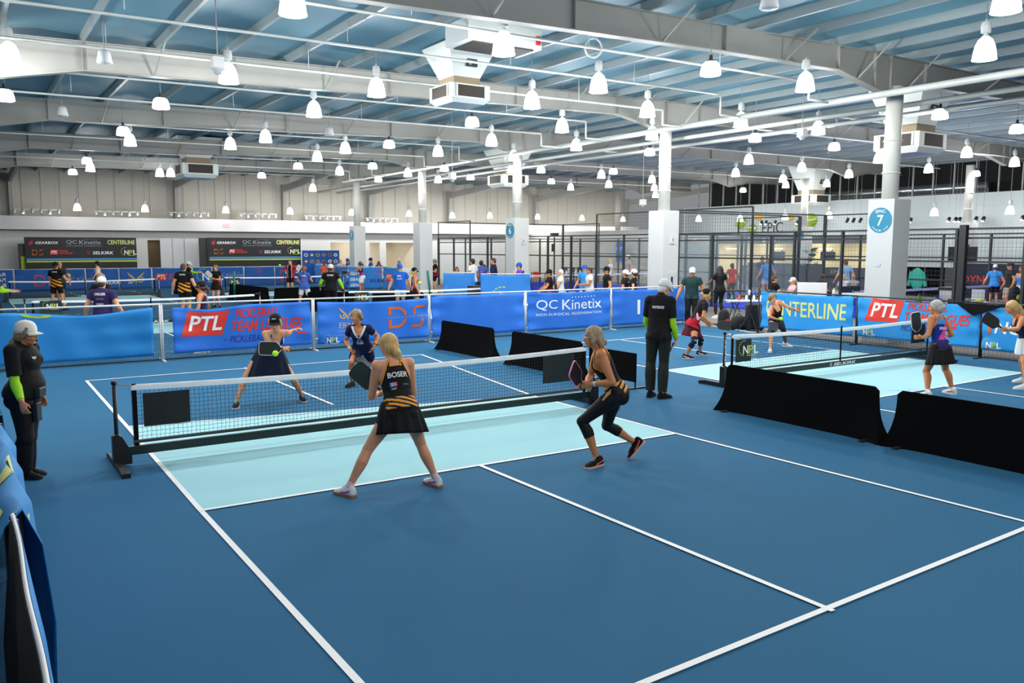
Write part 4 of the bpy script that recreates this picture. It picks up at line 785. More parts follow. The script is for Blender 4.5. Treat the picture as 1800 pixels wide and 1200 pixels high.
# reception counter
RB = mat('counter_black', '#17191b', .5)
def counter(px0, px1, label, art):
    a, b = at_x(px0, 470, 41.2), at_x(px1, 470, 41.2); t = thing('reception_counter', label, 'counter', (41.2, (a[1]+b[1])/2, 0), 'black reception counters'); m = MB(); m.bx(41.2, 42.0, b[1]+.03, a[1]-.03, 0, 1.2); m.build('counter_body', RB, t); m = MB(); m.bx(41.1, 42.1, b[1]+.03, a[1]-.03, 1.2, 1.26); m.build('counter_top', DARK, t); A = Flat(); art(A, a[1]-b[1]); A.build('lettering', plane_map((41.19, a[1], 0), (0, -1, 0), (0, 0, 1)), t)
counter(1303, 1341, 'black reception counter with white gear wordmarks', lambda A, L: [logo_gearbox(A, .3, .9-.35*k, L*.8) for k in range(3)]); counter(1344, 1420, 'black reception counter with lime capitals', lambda A, L: logo_centerline(A, .4, .85, L*.7))
counter(1448, 1520, 'black reception counter behind the man in the plaid shirt', lambda A, L: A.text('EPIC', .5, 1.3, .9, 1.1, INKGR)); 
def screen(px, py, w, h, x, label, mt=None):
    c = at_x(px, py, x); t = thing('wall_screen', label, 'screen', c, 'dark screens'); m = MB(); m.box(c, (.08, w, h)); m.build('screen_body', mt or mat('screen_black', '#0b1012', .25), t, bevel=.01); m = MB(); m.bar(c+np.array([.05, 0, 0]), c+np.array([.5, 0, .4]), .05); m.build('bracket', DARK, t)
screen(1367, 450, 1.2, .65, 46.5, 'dark screen on the yellow reception wall'); screen(1455, 450, 1.1, .6, 46.5, 'dark screen on the reception wall right of column two'); screen(1692, 446, 1.25, .62, 34.6, 'large dark monitor behind the thick black post')
for px in (1286, 1366, 1452):
    c = at_x(px, 437, 45.4); t = thing('tube_light', 'pinkish tube light cluster over the reception, %s of three' % ORD[(1286, 1366, 1452).index(px)], 'light', c, 'reception tube lights'); m = MB(); m.box(c, (.2, .8, .08)); m.build('light_tube', mat('tube_glow', '#ffe6de', .5, emit=2.5), t)
# plants
LEAF = mat('leaf_green', '#2f5a2c', .5, var=.25); POT = mat('pot_white', '#d8dadb', .5); LEAF2 = mat('leaf_dark', '#2f4a30', .5, var=.3)
def plant(c, h, label, n=26, spread=.5, lf=.22, lm=None, seed=1):
    c = np.asarray(c, float); rnd = random.Random(seed); t = thing('potted_plant', label, 'plant', c); m = MB(); m.lathe(c, [(.16, 0), (.2, .38), (.18, .4), (0, .36)], 16); m.build('pot', POT, t, smooth=True)
    m = MB(); m.tube([c+np.array([0, 0, .3]), c+np.array([.04, .02, h*.6]), c+np.array([0, 0, h*.9])], [.03, .022, .01], 8); m.build('stem', mat('bark', '#5a4634', .8), t); m = MB()
    for k in range(n):
        a = rnd.uniform(0, 6.28); q = .45+.55*rnd.random(); r = spread*rnd.uniform(.25, 1)*(1.1-.5*q); o = c+np.array([math.cos(a)*r, math.sin(a)*r, h*q]); d = np.array([math.cos(a), math.sin(a), rnd.uniform(-.5, .6)]); d /= np.linalg.norm(d); s = np.cross(d, (0, 0, 1)); s /= np.linalg.norm(s); nrm = np.cross(s, d); L = lf*rnd.uniform(.7, 1.3)
        P = [o, o+d*L*.35+s*L*.38+nrm*.02, o+d*L*.75+s*L*.34, o+d*L+nrm*-.03, o+d*L*.75-s*L*.34, o+d*L*.35-s*L*.38+nrm*.02]; m.add(P, [(0, 1, 2, 3), (0, 3, 4, 5)])
    m.build('foliage', lm or LEAF, t, solid=.004); return t
plant(at_x(1420, 505, 36.5)*np.array([1, 1, 0]), 2.3, 'tall fiddle leaf plant in front of column two', n=22, spread=.5, lf=.42, seed=3); plant(at_x(1072, 480, 38)*np.array([1, 1, 0]), 2.5, 'bushy dark plant in the glass court behind the six column', n=60, spread=.75, lf=.3, lm=LEAF2, seed=5)
# camera tripod, white chairs, orange chairs, scorer chairs
c = at_z(974, 499); t = thing('camera_tripod', 'tall black pole with a camera on top behind the seated men', 'tripod', c); m = MB(); m.tube([c, c+np.array([0, 0, 3.1])], .045, 8); m.build('pole', BLACK, t); m = MB(); m.box(c+np.array([0, 0, 3.25]), (.5, .3, .22)); m.build('camera_body', BLACK, t); m = MB(); m.box(c+np.array([-.1, 0, 2.4]), (.16, .16, .5)); m.build('battery_pack', BLACK, t)
for k, px in enumerate((890, 940)): chair(at_x(px, 490, 27.5 if k else 25.5)*np.array([1, 1, 0]), 3.6, ORANGE, 'orange plastic chair %s the six column' % ('left of' if k == 0 else 'right of'), 'orange chairs by the padel court', h=.5)
WCH = mat('chair_white', '#dcdedb', .5)
chair(at_x(1722, 533, 29.5)*np.array([1, 1, 0]), 3.9, WCH, 'white chair with a lime towel inside the right glass court', 'white chairs', WCH); chair(at_z(1132, 500), 3.4, WCH, 'white chair left of the nearest unnumbered column', 'white chairs', WCH, .5)
c = at_x(1722, 533, 29.5); m = MB(); m.ell((c[0], c[1], .5), .16, .14, .05); tag(m.build('lime_towel', INKL, smooth=True), 'lime folded towel on the white chair', 'towel')
for k in range(4): chair(at_z(990+13*k, 494), 3.5, DARK, 'dark stacking chair behind the seated men, %s from the left' % ORD[k], 'dark chairs behind the seated men', DARK, .55)
# water cooler, bins, bottles in the right court
c = at_x(1672, 540, 26.5)*np.array([1, 1, 0]); t = thing('white_cooler', 'white cooler box with black lid by the thick black post', 'cooler', c); m = MB(); m.box(c+np.array([0, 0, .5]), (.55, .6, 1.0)); m.build('cooler_body', WHITE, t, bevel=.03); m = MB(); m.box(c+np.array([0, 0, 1.04]), (.6, .66, .1)); m.build('lid', BLACK, t); m = MB(); m.box(c+np.array([-.28, -.1, .6]), (.02, .16, .2)); m.build('label_plate', DARK, t)
table(at_x(1622, 535, 26)*np.array([1, 1, 0]), 2.2, .5, .45, 'low dark bench behind the red lettered banner', top=DARK, rz=1.4, name='bench'); c = at_x(1622, 535, 26)*np.array([1, 1, 0])
for k, (cc, nm, dy) in enumerate((('#3d7a34', 'green', .15), ('#1f55b5', 'blue', -.5))): bottle(c+np.array([0, dy, .45]), .09 if k == 0 else .14, .38 if k == 0 else .34, mat('bottle_'+nm+'_b', cc, .4), '%s drink bottle on the low dark bench' % nm, name='drink_bottle')
bag(c+np.array([0, .95, .45]), .5, .4, .42, BLKFAB, 'black bag on the low dark bench'); 
for k, (px, y0) in enumerate(((1590, 3), (1625, 2), (1660, 1.2))): 
    a = at_x(px, 505, 38.5); m = MB(); m.bx(38.5, 38.6, a[1]-1.0, a[1]+1.0, 0, 1.45); tag(m.build('partition_screen', mat('partition_grey', '#3f4143', .7)), 'dark grey partition screen in the right court, %s from the left' % ORD[k], 'partition', 'grey partition screens')
for k in range(6):
    a = at_x(1325+k*21, 480, 38.6); m = MB(); m.bx(38.6, 38.7, a[1]-.52, a[1]+.52, 0, 1.5); tag(m.build('partition_screen', mat('partition_grey', '#3f4143', .7)), 'dark grey partition screen before the reception, %s from the left' % ORD[k], 'partition', 'grey partition screens')
c = at_x(1612, 490, 38.42); t = thing('jacket', 'turquoise jacket hung on the grey partition in the right court', 'jacket', c); m = MB(); m.ell(c, .12, .38, .55, nu=14, nv=10); m.build('jacket_body', mat('turquoise', '#35b3a0', .8), t, smooth=True); 
for s in (-1, 1): m = MB(); m.tube([c+np.array([0, s*.3, .35]), c+np.array([0, s*.45, -.35])], [.1, .08], 8); m.build('sleeve', MATS['turquoise'], t)
a = at_x(1738, 495, 37.2); m = MB(); m.bx(37.2, 37.3, a[1]-1.6, a[1]+1.2, .1, 1.7); t = tag(m.build('team_banner', mat('team_navy', '#131c33', .7)), 'dark navy banner with red lettering in the right court', 'banner'); A = Flat(); A.text('DYNAMITE', -1.2, 1.2, .8, 1.15, INKR, bold=.03); A.build('lettering', plane_map((37.19, a[1], 0), (0, -1, 0), (0, 0, 1)), t)
# barrier tape posts in front of seated men
pp = [(932, 492), (958, 510), (984, 512), (1010, 508), (1032, 506)]
bp = thing('crowd_barrier', 'black mesh barrier tape on thin posts before the seated men', 'barrier', at_z(958, 510))
for (px, py) in ((934, 512), (958, 512), (984, 514), (1008, 514), (1032, 514)): c = at_z(px, py); m = MB(); m.tube([c, c+np.array([0, 0, 1.05])], .022, 8); m.build('post', BLACK, bp)
m = MB(); m.bar(at_z(934, 512)+np.array([0, 0, 1.0]), at_z(958, 512)+np.array([0, 0, 1.0]), .012, .05); m.build('tape', BLACK, bp); m = MB(); m.bar(at_z(984, 514)+np.array([0, 0, .85]), at_z(1032, 514)+np.array([0, 0, .85]), .012, .05); m.build('tape', BLACK, bp)
tb = table(at_z(1008, 505), 1.6, .7, .75, 'folding table with drinks behind the barrier tape', top=mat('table_green', '#93a08a', .5), rz=.2); c = ORI[tb.name]
for k, (cc, nm, r) in enumerate((('#e6eceb', 'clear', .05), ('#e7a9b9', 'pink tumbler', .08), ('#dfe7ea', 'pale', .05), ('#dfe7ea', 'white', .05))): bottle(c+np.array([-.55+.35*k, 0, .75]), r, .34, mat('drink_%d' % k, cc, .3), '%s drink bottle on the table behind the barrier tape' % nm, name='drink_bottle')
c = at_z(838, 545); m = MB(); m.bx(c[0]-.3, c[0]+.3, c[1]-.2, c[1]+.2, 0, .95); tag(m.build('equipment_box', mat('box_dark', '#2a2b30', .6)), 'dark box between the two blue banners', 'box'); c = at_z(822, 547); t = thing('laundry_basket', 'white basket in front of the banner with the green cord', 'basket', c); m = MB(); m.lathe(c, [(.2, 0), (.27, .35), (.25, .35), (.18, .02), (0, .02)], 18); m.build('basket_body', WHITE, t, smooth=True)
# posters seen through the glass
for px, py, w, h, mt_n, lab in ((857, 455, 1.2, 2.2, BL4, 'tall blue sponsor poster behind the men by the six column'), (1090, 442, .9, 1.4, BL4, 'blue poster on the pale wall inside the glass court')):
    c = at_x(px, py, 35.5); m = MB(); m.bx(35.5, 35.55, c[1]-w/2, c[1]+w/2, c[2]-h/2, c[2]+h/2); t = tag(m.build('wall_poster', mt_n), lab, 'poster'); A = Flat(); [A.text('NPL', -.4+.3*k, -.2+.3*k, .6, .75, INKW) for k in range(3)]; A.text('KINETIX', -.4, .4, .1, .3, INKW); A.build('lettering', plane_map((35.49, c[1], c[2]), (0, -1, 0), (0, 0, 1)), t)
m = MB(); c = at_x(1010, 440, 36.6); m.bx(36.6, 36.8, at_x(1165, 440, 36.6)[1], at_x(700, 440, 36.6)[1], 0, 3.6); o = m.build('wall_inner', mat('inner_wall', '#d5d2c8', .7, var=.03)); struct(o)
# near-left stand: banner over barrier beside the camera
t = thing('draped_barrier', 'black backed barrier draped with blue cloth in the lower left corner', 'barrier', (-1.55, -6.5, 0))
def strip(name, mt, rows, parent, solid=.004): m = MB(); m.grid(np.array(rows, float)); return m.build(name, mt, parent, smooth=True, solid=solid)
yy = np.linspace(-8.2, -5.55, 24)
strip('inner_cloth', BLUE2, [[(-1.548+.004*math.sin(5*y), y, 1.2), (-1.50+.006*math.sin(6*y+1), y, .85), (-1.470+.010*math.sin(7*y+2), y, .45), (-1.445+.010*math.sin(9*y), y, .08)] for y in yy], t)
strip('white_hem', INKW, [[(-1.566+.004*math.sin(5*y), y, 1.205), (-1.552+.004*math.sin(5*y), y, 1.21)] for y in yy], t)
strip('outer_cover', BLKFAB, [[(-1.57+.004*math.sin(5*y), y, 1.2), (-1.59+.01*math.sin(4*y), y, 1.0), (-1.60+.03*math.sin(5*y+1), y, .6), (-1.63, y, .05)] for y in yy], t)
for y in (-8.1, -5.6): m = MB(); m.tube([(-1.558, y, 0), (-1.558, y, 1.19)], .02, 8); m.build('post', BLACK, t)
t = thing('draped_barrier', 'barrier hung with a rumpled blue and lime lettered cloth at the left edge', 'barrier', (-1.55, -4.4, 0)); yy = np.linspace(-5.45, -2.9, 40)
Pm = [[(-1.80+.03*math.sin(6*y), y, .35), (-1.70+.03*math.sin(5*y), y, .8), (-1.60+.02*math.sin(8*y), y, 1.12), (-1.53+.015*math.sin(9*y), y, 1.19), (-1.47+.03*math.sin(8*y+1), y, 1.0), (-1.44+.035*math.sin(7*y+2), y, .6), (-1.43+.02*math.sin(11*y), y, .1)] for y in yy]
strip('draped_cloth', BLUE2, Pm, t)
Q = np.array(Pm)
for k, (i0, i1, j0, j1, mt_) in enumerate(((4, 9, 0, 2, INKY), (12, 15, 0, 3, INKY), (17, 19, 1, 4, INKY), (22, 26, 0, 2, INKY), (6, 7, 4, 5, INKW), (8, 9, 4, 5, INKL))): strip('print', mt_, Q[i0:i1+1, j0:j1+1]+np.array([(-.004 if j1 <= 3 else .012), 0, .006]), t, 0.001)
for y in (-5.4, -3.0): m = MB(); m.tube([(-1.53, y, 0), (-1.53, y, 1.17)], .02, 8); m.build('post', BLACK, t)
t = thing('draped_barrier', 'barrier with black cover and pale corner behind the cap wearing referee\'s heels', 'barrier', (-1.55, -1.4, 0)); yy = np.linspace(-2.8, .25, 12)
strip('inner_cloth', BLUE2, [[(-1.5, y, 1.18), (-1.47+.01*math.sin(6*y), y, .6), (-1.45, y, .16)] for y in yy], t); strip('hem_cover', BLKFAB, [[(-1.455, y, .2), (-1.425, y, .05)] for y in yy], t)
m = MB(); m.box((-1.415, .1, .12), (.02, .25, .12)); m.build('pale_corner', INKW, t)
for y in (-2.7, .2): m = MB(); m.tube([(-1.52, y, 0), (-1.52, y, 1.18)], .02, 8); m.build('post', BLACK, t)

# track lights along the far wall and spots before the right wall, cable coil on the roof pipe
SPOTM = mat('spot_lens', '#ffffff', .4, var=0, emit=3.0)
for k, (p0, p1, py) in enumerate(((20, 107, 367), (165, 245, 371), (297, 368, 373), (420, 487, 375), (535, 600, 379), (643, 700, 383))):
    a, b = at_y(p0, py, 44.6), at_y(p1, py, 44.6); b[2] = a[2]; t = thing('track_light', 'white track rail with small spotlights before the far wall, %s from the left' % ORD[k], 'track light', (a+b)/2, 'track lights before the far wall'); m = MB(); m.bar(a, b, .05, .05); m.build('rail', LGREY, t)
    for q in (.1, .9): m = MB(); c = a+(b-a)*q; m.tube([c, c+np.array([0, 0, 7.0-c[2]])], .008, 5); m.build('cord', CORD, t)
    for q in np.linspace(.05, .95, 6): c = a+(b-a)*q; m = MB(); m.tube([c, c-np.array([0, .08, .22])], .07, 10); h = m.build('spotlight', LGREY, t, smooth=True); m = MB(); m.tube([c-np.array([0, .08, .22]), c-np.array([0, .085, .235])], .06, 10); m.build('lens', SPOTM if int(q*7) % 2 else LGREY, h)
for k, (px, py) in enumerate(((1338, 391), (1346, 391), (1362, 391), (1401, 391), (1412, 391), (1489, 387), (1500, 387), (1512, 387), (1594, 387), (1600, 387), (1667, 386), (1679, 386), (1686, 386), (1715, 385), (1728, 385), (1797, 383))):
    c = at_x(px, py, 42.6); t = thing('wall_spotlight', 'small black spotlight hung before the right wall, %s from the left' % ORD[k], 'spotlight', c, 'spotlights before the right wall'); m = MB(); m.tube([c+np.array([.1, 0, .1]), c-np.array([.05, 0, .1])], .09, 12); m.build('spotlight_body', BLACK, t, smooth=True); m = MB(); m.tube([c-np.array([.05, 0, .1]), c-np.array([.056, 0, .112])], .08, 12); m.build('lens', SPOTM if k not in (5, 6, 7) else BLACK, t); m = MB(); m.tube([c+np.array([0, 0, .08]), (c[0], c[1], 7.3)], .008, 5); m.build('cord', CORD, t)
c = at_d(1043, 84, 17.5); m = MB(); m.tube([c+HR*.17*math.cos(a)+np.array([0, 0, 1.0])*.19*math.sin(a) for a in np.linspace(0, 6.283, 25)], .022, 8, cap=False); m.tube([c+np.array([0, 0, 1.0])*.19, (c[0], c[1], top_z(c[0])+.22)], .012, 6); tag(m.build('cable_coil', LGREY, smooth=True), 'white coil of cable hanging from the roof between two bell lamps', 'cable')
# ================================================================ people
SKIN = [mat('skin_%d' % i, c, .55, var=.05, scale=12, sss=.08) for i, c in enumerate(('#dc9c74', '#c98252', '#b97650', '#8a5536', '#4a2e20'))]
EYEW = mat('eye_white', '#eee9e2', .3); EYED = mat('eye_dark', '#2a1d16', .3); LIPS = mat('lips', '#a85a50', .5); BROW = mat('brow', '#5b4029', .8)
def hairmat(k, c):
    m = mat('hair_'+k, c, .5, var=.42, scale=1.0); nt = m.node_tree; nz = [n for n in nt.nodes if n.type == 'TEX_NOISE'][0]; tc = [n for n in nt.nodes if n.type == 'TEX_COORD'][0]; mp = nt.nodes.new('ShaderNodeMapping'); mp.inputs['Scale'].default_value = (95, 95, 16); nz.inputs['Detail'].default_value = 2; nt.links.new(tc.outputs['Object'], mp.inputs['Vector']); nt.links.new(mp.outputs['Vector'], nz.inputs['Vector']); b = nt.nodes['Principled BSDF']; bp = nt.nodes.new('ShaderNodeBump'); bp.inputs['Strength'].default_value = .7; bp.inputs['Distance'].default_value = .004; nt.links.new(nz.outputs['Fac'], bp.inputs['Height']); nt.links.new(bp.outputs['Normal'], b.inputs['Normal']); return m
HAIRM = {k: hairmat(k, c) for k, c in (('blonde', '#c9a768'), ('darkblonde', '#8d7450'), ('brown', '#4a3222'), ('black', '#15110f'), ('grey', '#b4b0a8'), ('white', '#dcdad5'), ('red', '#7a3d1e'), ('ash', '#9b8a72'))}
def cloth(name, c, rough=.8): return mat('cloth_'+name, c, rough, var=.08, scale=10, spec=.25)
KNIT = dict(black=cloth('black', '#0e0e10'), navy=cloth('navy', '#141c44'), dnavy=cloth('deep_navy', '#0e1630'), white=cloth('white', '#e6e6e4'), red=cloth('red', '#b0152a'), lime=cloth('lime', '#9bd82a'), blue=cloth('blue', '#1f5fc4'), sky=cloth('sky', '#3f95d8'), grey=cloth('grey', '#8c8f93'), dgreen=cloth('dark_green', '#1d3a38'), purple=cloth('purple', '#6a4fc0'), plum=cloth('plum', '#2d2350'), pink=cloth('pink', '#e0479b'), orange=cloth('orange', '#e8991f'), khaki=cloth('khaki', '#a79f90'), plaid=cloth('plaid', '#7fa0bd'), leg=cloth('legging', '#141518', .6), coral=cloth('coral', '#e46a4a'), dgrey=cloth('dark_grey', '#3a3b40'), maroon=cloth('maroon', '#5d1020'), lilac=cloth('pale_pink', '#e5c4c9'), olive=cloth('olive', '#20261f'))
def nrm(v): v = np.asarray(v, float); return v/max(1e-9, np.linalg.norm(v))
def dirv(deg):  # heading seen by the camera: 0 image right, 90 away, 180 left, 270 towards the camera
    a = math.radians(deg); return math.cos(a)*HR+math.sin(a)*HF
UPV = np.array([0, 0, 1.0])
def remesh(mb, voxel, smooth=6, fac=.5):
    V = np.concatenate(mb.v); me = bpy.data.meshes.new('tmp'); me.from_pydata(V.tolist(), [], mb.f); o = bpy.data.objects.new('tmp', me); COL.objects.link(o)
    md = o.modifiers.new('r', 'REMESH'); md.mode = 'VOXEL'; md.voxel_size = voxel; md.use_smooth_shade = True
    if smooth: s = o.modifiers.new('s', 'SMOOTH'); s.iterations = smooth; s.factor = fac
    dg = bpy.context.evaluated_depsgraph_get(); ev = o.evaluated_get(dg); m2 = ev.to_mesh()
    n = len(m2.vertices); P = np.empty(n*3, np.float32); m2.vertices.foreach_get('co', P); N = np.empty(n*3, np.float32); m2.vertices.foreach_get('normal', N)
    lt = np.empty(len(m2.polygons), np.int32); m2.polygons.foreach_get('loop_total', lt); li = np.empty(len(m2.loops), np.int32); m2.loops.foreach_get('vertex_index', li)
    ev.to_mesh_clear(); bpy.data.objects.remove(o); bpy.data.meshes.remove(me)
    faces = []; k = 0
    if (lt == 4).all(): faces = li.reshape(-1, 4)
    else:
        for t in lt: faces.append(li[k:k+t]); k += t
        faces = np.array([list(f)+[f[-1]]*(4-len(f)) for f in faces])
    return P.reshape(-1, 3).astype(float), N.reshape(-1, 3).astype(float), faces
def mesh_obj(name, V, Fc, mats, parent, mi=None, smooth=True):
    org = ORI[parent.name]; me = bpy.data.meshes.new(name); me.from_pydata((np.asarray(V)-org).tolist(), [], [list(dict.fromkeys(map(int, f))) for f in Fc])
    for m in (mats if isinstance(mats, (list, tuple)) else [mats]): me.materials.append(m)
    if mi is not None: me.polygons.foreach_set('material_index', np.asarray(mi, np.int32))
    if smooth: me.polygons.foreach_set('use_smooth', [True]*len(me.polygons))
    me.update(); o = bpy.data.objects.new(name, me); COL.objects.link(o); o.parent = parent; ORI[o.name] = org; return o
def bend_tube(mb, pts, rad, n=14, ref=None):
    """tube through pts with radii, densified with a smooth curve"""
    pts = np.asarray(pts, float); rad = np.asarray(rad, float); mb.tube(pts, rad, n, ref=ref)
def limb(mb, a, b, prof, ref, bulge=None, n=14):
    """tapered limb a->b; prof: [(t, r_side, r_front, front_offset)]; ref = front direction"""
    a, b = np.asarray(a, float), np.asarray(b, float); d = b-a; L = np.linalg.norm(d); d = d/L; f = ref-(ref@d)*d; f = nrm(f); s = np.cross(d, f)
    P = [a+d*L*t+f*o for t, _, _, o in prof]; R = [(rf, rs) for _, rs, rf, _ in prof]; mb.tube(P, np.array(R), n, ref=f)
class Person: pass
HID, NECK, TOR, UAL, UAR, FAL, FAR, HAL, HAR, THL, THR, SHL, SHR, FTL, FTR = range(15)
def solve_mid(a, b, La, Lb, hint):
    """elbow/knee point for end points a,b and bone lengths; hint = direction the joint bends to"""
    a, b = np.asarray(a, float), np.asarray(b, float); d = b-a; D = np.linalg.norm(d); D2 = min(max(D, 1e-3), (La+Lb)*.9995); u = d/max(D, 1e-6)
    x = (La*La-Lb*Lb+D2*D2)/(2*D2); h = math.sqrt(max(0, La*La-x*x)); w = hint-(hint@u)*u; return a+u*x*(D/D2)+nrm(w)*h
def mid_px(a, b, px, py, La, Lb, front, sgn):
    """joint seen at pixel px,py between known a and b: choose its depth so both bones come out at their lengths"""
    D0 = (depth(a)+depth(b))/2; best = None
    for dd in np.linspace(-.5, .5, 101):
        p = at_d(px, py, D0+dd); e = (np.linalg.norm(p-a)-La)**2+(np.linalg.norm(p-b)-Lb)**2 + (1e-4 if dd*sgn < 0 else 0)*abs(dd)*20
        if best is None or e < best[0]: best = (e, p)
    return best[1]
def build_person(J, name, label, group=None, H=1.70, build=1.0, female=True, voxel=.010, skin=0, curl=(.5, .5), parts=(), face=True, chest=1.0, belly=0.0, hip=1.0, neckr=1.0, fingers=True, legs=True, cat='person'):
    """J: joints in world space. returns Person with body mesh and per-vertex bone data"""
    s = H/1.70; w = build; p = Person(); J = {k: np.asarray(v, float) for k, v in J.items()}; p.J = J; p.s = s; p.voxel = voxel
    base = np.array([J['pel'][0], J['pel'][1], 0.0]); p.root = thing('person', label, cat, base, group)
    lat = nrm(J['hr']-J['hl']); spine = J['nk']-J['pel']; SL = np.linalg.norm(spine); sp = spine/SL; latc = nrm(J['sr']-J['sl'])
    fp = nrm(np.cross(sp, -lat)) if False else nrm(np.cross(UPV if abs(sp[2]) > .3 else sp, lat)); fc = nrm(np.cross(sp, latc)); fp = nrm(np.cross(sp, lat)); p.fc, p.fp, p.sp, p.lat, p.latc, p.SL = fc, fp, sp, lat, latc, SL
    mb = MB(); bones = []
    # torso: cross-sections (distance along spine as fraction, half width, half depth, forward offset)
    if female: T = [(-.17, .115, .085, -.01), (-.10, .158, .112, -.018), (0.0, .172, .122, -.022), (.10, .162, .112, -.012), (.24, .135, .094, .0), (.36, .124, .088, .004), (.50, .132, .098, .010), (.64, .142, .112, .022*chest), (.74, .146, .116, .026*chest), (.86, .140, .095, .006), (.95, .115, .075, -.008), (1.03, .066, .060, -.012)]
    else: T = [(-.17, .11, .09, 0), (-.10, .150, .112, -.012), (0.0, .160, .118, -.014), (.12, .158, .112, -.004), (.28, .155, .108, .004), (.45, .158, .108, .008), (.62, .168, .118, .010), (.76, .175, .120, .008), (.87, .165, .102, .0), (.95, .13, .08, -.010), (1.03, .072, .066, -.012)]
    P = []; R = []
    k = SL/(.50*s)
    for t, hw, hd, fo in T:
        q = min(1, max(0, t)); l_ = nrm(lat*(1-q)+latc*q); f_ = nrm(fp*(1-q)+fc*q); bl = belly*math.exp(-((t-.22)/.22)**2)
        mid = J.get('waist'); c = J['pel']+sp*SL*t
        if mid is not None: c = c+(mid-(J['pel']+sp*SL*.4))*max(0, 1-((t-.4)/.6)**2)
        P.append(c+f_*(fo*s+bl*.5)); R.append(((hd*s*w+bl*.5), hw*s*(w if t > .1 else .5*w+.5)*(hip if t < .2 else 1)+bl*.25))
    mb.tube(P, np.array(R), 20, ref=fp); p.Ptor = np.array(P)
    if not female or True:
        for sd, a in ((-1, 'l'), (1, 'r')):   # buttocks and shoulder caps
            mb.ell(J['pel']-fp*.045*s+lat*sd*.075*s*hip-sp*.05*s, .085*s*w*hip, .085*s*w, .095*s, lat, fp, sp)
            if female and chest: mb.ell(J['pel']+sp*SL*.70+fc*.085*s*w+latc*sd*.07*s, .062*s*w, .052*s*chest, .06*s, latc, fc, sp, 12, 8)
    # neck + head
    hd = J['hd']; hf = nrm(J['hface']); hu = nrm(J['hup']-(J['hup']@hf)*hf); hr_ = np.cross(hf, hu); p.hf, p.hu, p.hr = hf, hu, hr_
    mb.tube([J['nk']-sp*.06*s, J['nk']*.5+(hd-hu*.10*s-hf*.02*s)*.5, hd-hu*.06*s-hf*.015*s], [.066*s*neckr, .054*s*neckr*(1 if female else 1.15), .054*s*neckr*(1 if female else 1.15)], 14)
    mb.ell(hd+hu*.022*s-hf*.012*s, .076*s, .096*s, .094*s, hr_, hf, hu, 20, 14); mb.ell(hd+hf*.028*s-hu*.038*s, .062*s, .066*s, .078*s, hr_, hf, hu, 18, 12); mb.ell(hd+hf*.055*s-hu*.090*s, .034*s, .034*s, .026*s, hr_, hf, hu, 12, 8)
    if face:
        mb.tube([hd+hf*.083*s+hu*.012*s, hd+hf*.098*s-hu*.020*s, hd+hf*.107*s-hu*.036*s], [.009*s, .013*s, .016*s], 8); mb.ell(hd+hf*.07*s+hu*.028*s, .055*s, .022*s, .014*s, hr_, hf, hu, 12, 8)
        for sd in (-1, 1): mb.ell(hd+hr_*sd*.077*s-hf*.012*s-hu*.008*s, .012*s, .022*s, .034*s, hr_, hf, hu, 10, 8); mb.ell(hd+hr_*sd*.035*s+hf*.062*s-hu*.03*s, .022*s, .02*s, .022*s, hr_, hf, hu, 10, 8)
    bones += [(HID, hd-hu*.08*s, hd+hu*.06*s, .09*s), (NECK, J['nk'], hd-hu*.11*s, .055*s), (TOR, J['pel']-sp*.05*s, J['nk']-sp*.06*s, .15*s*w)]
    # arms
    for sd, (S, E, Wr, U, Fo, Ha) in enumerate((('sl', 'el', 'wl', UAL, FAL, HAL), ('sr', 'er', 'wr', UAR, FAR, HAR))):
        a, e, r = J[S], J[E], J[Wr]; sg = -1 if sd == 0 else 1; m_ = (1.0 if female else 1.22)*w
        mb.ell(a, .056*s*m_, .058*s*m_, .058*s*m_, nu=14, nv=10); mb.tube([J['pel']+sp*SL*.90, a], [.075*s*m_, .05*s*m_], 12)
        ref = nrm(np.cross(latc, nrm(e-a))) if abs(nrm(e-a)@latc) < .95 else fc
        limb(mb, a, e, [(-.02, .050*s*m_, .052*s*m_, 0), (.2, .049*s*m_, .054*s*m_, .002), (.5, .044*s*m_, .049*s*m_, .003), (.8, .038*s*m_, .039*s*m_, 0), (1.0, .037*s*m_, .037*s*m_, 0)], ref)
        mb.ell(e, .038*s*m_, .038*s*m_, .038*s*m_, nu=12, nv=8)
        ref2 = nrm(np.cross(nrm(r-e), latc)+1e-4)
        limb(mb, e, r, [(0, .037*s*m_, .037*s*m_, 0), (.25, .043*s*m_, .042*s*m_, .0), (.6, .034*s*m_, .032*s*m_, 0), (1.0, .027*s*m_, .021*s*m_, 0)], ref2)
        bones += [(U, a, e, .048*s), (Fo, e, r, .037*s)]
        # hand
        hdv = nrm(J.get('h'+'lr'[sd]+'d', r-e)); pn = J.get('p'+'lr'[sd]+'n'); pn = nrm((pn if pn is not None else latc*(-sg))); pn = nrm(pn-(pn@hdv)*hdv); hl = np.cross(hdv, pn)
        th = J.get('t'+'lr'[sd]); 
        if th is None: th = fc if abs(fc@hl) > .2 else UPV
        if hl@th < 0: hl = -hl          # hl points to the thumb side
        cu = curl[sd]; q0 = r+hdv*.0; K = s*(1.0 if female else 1.08)
        mb.tube([r-hdv*.01, r+hdv*.03*K, r+hdv*.065*K, r+hdv*.092*K], np.array([(.018*K, .026*K), (.016*K, .036*K), (.015*K, .041*K), (.010*K, .039*K)]), 12, ref=pn)
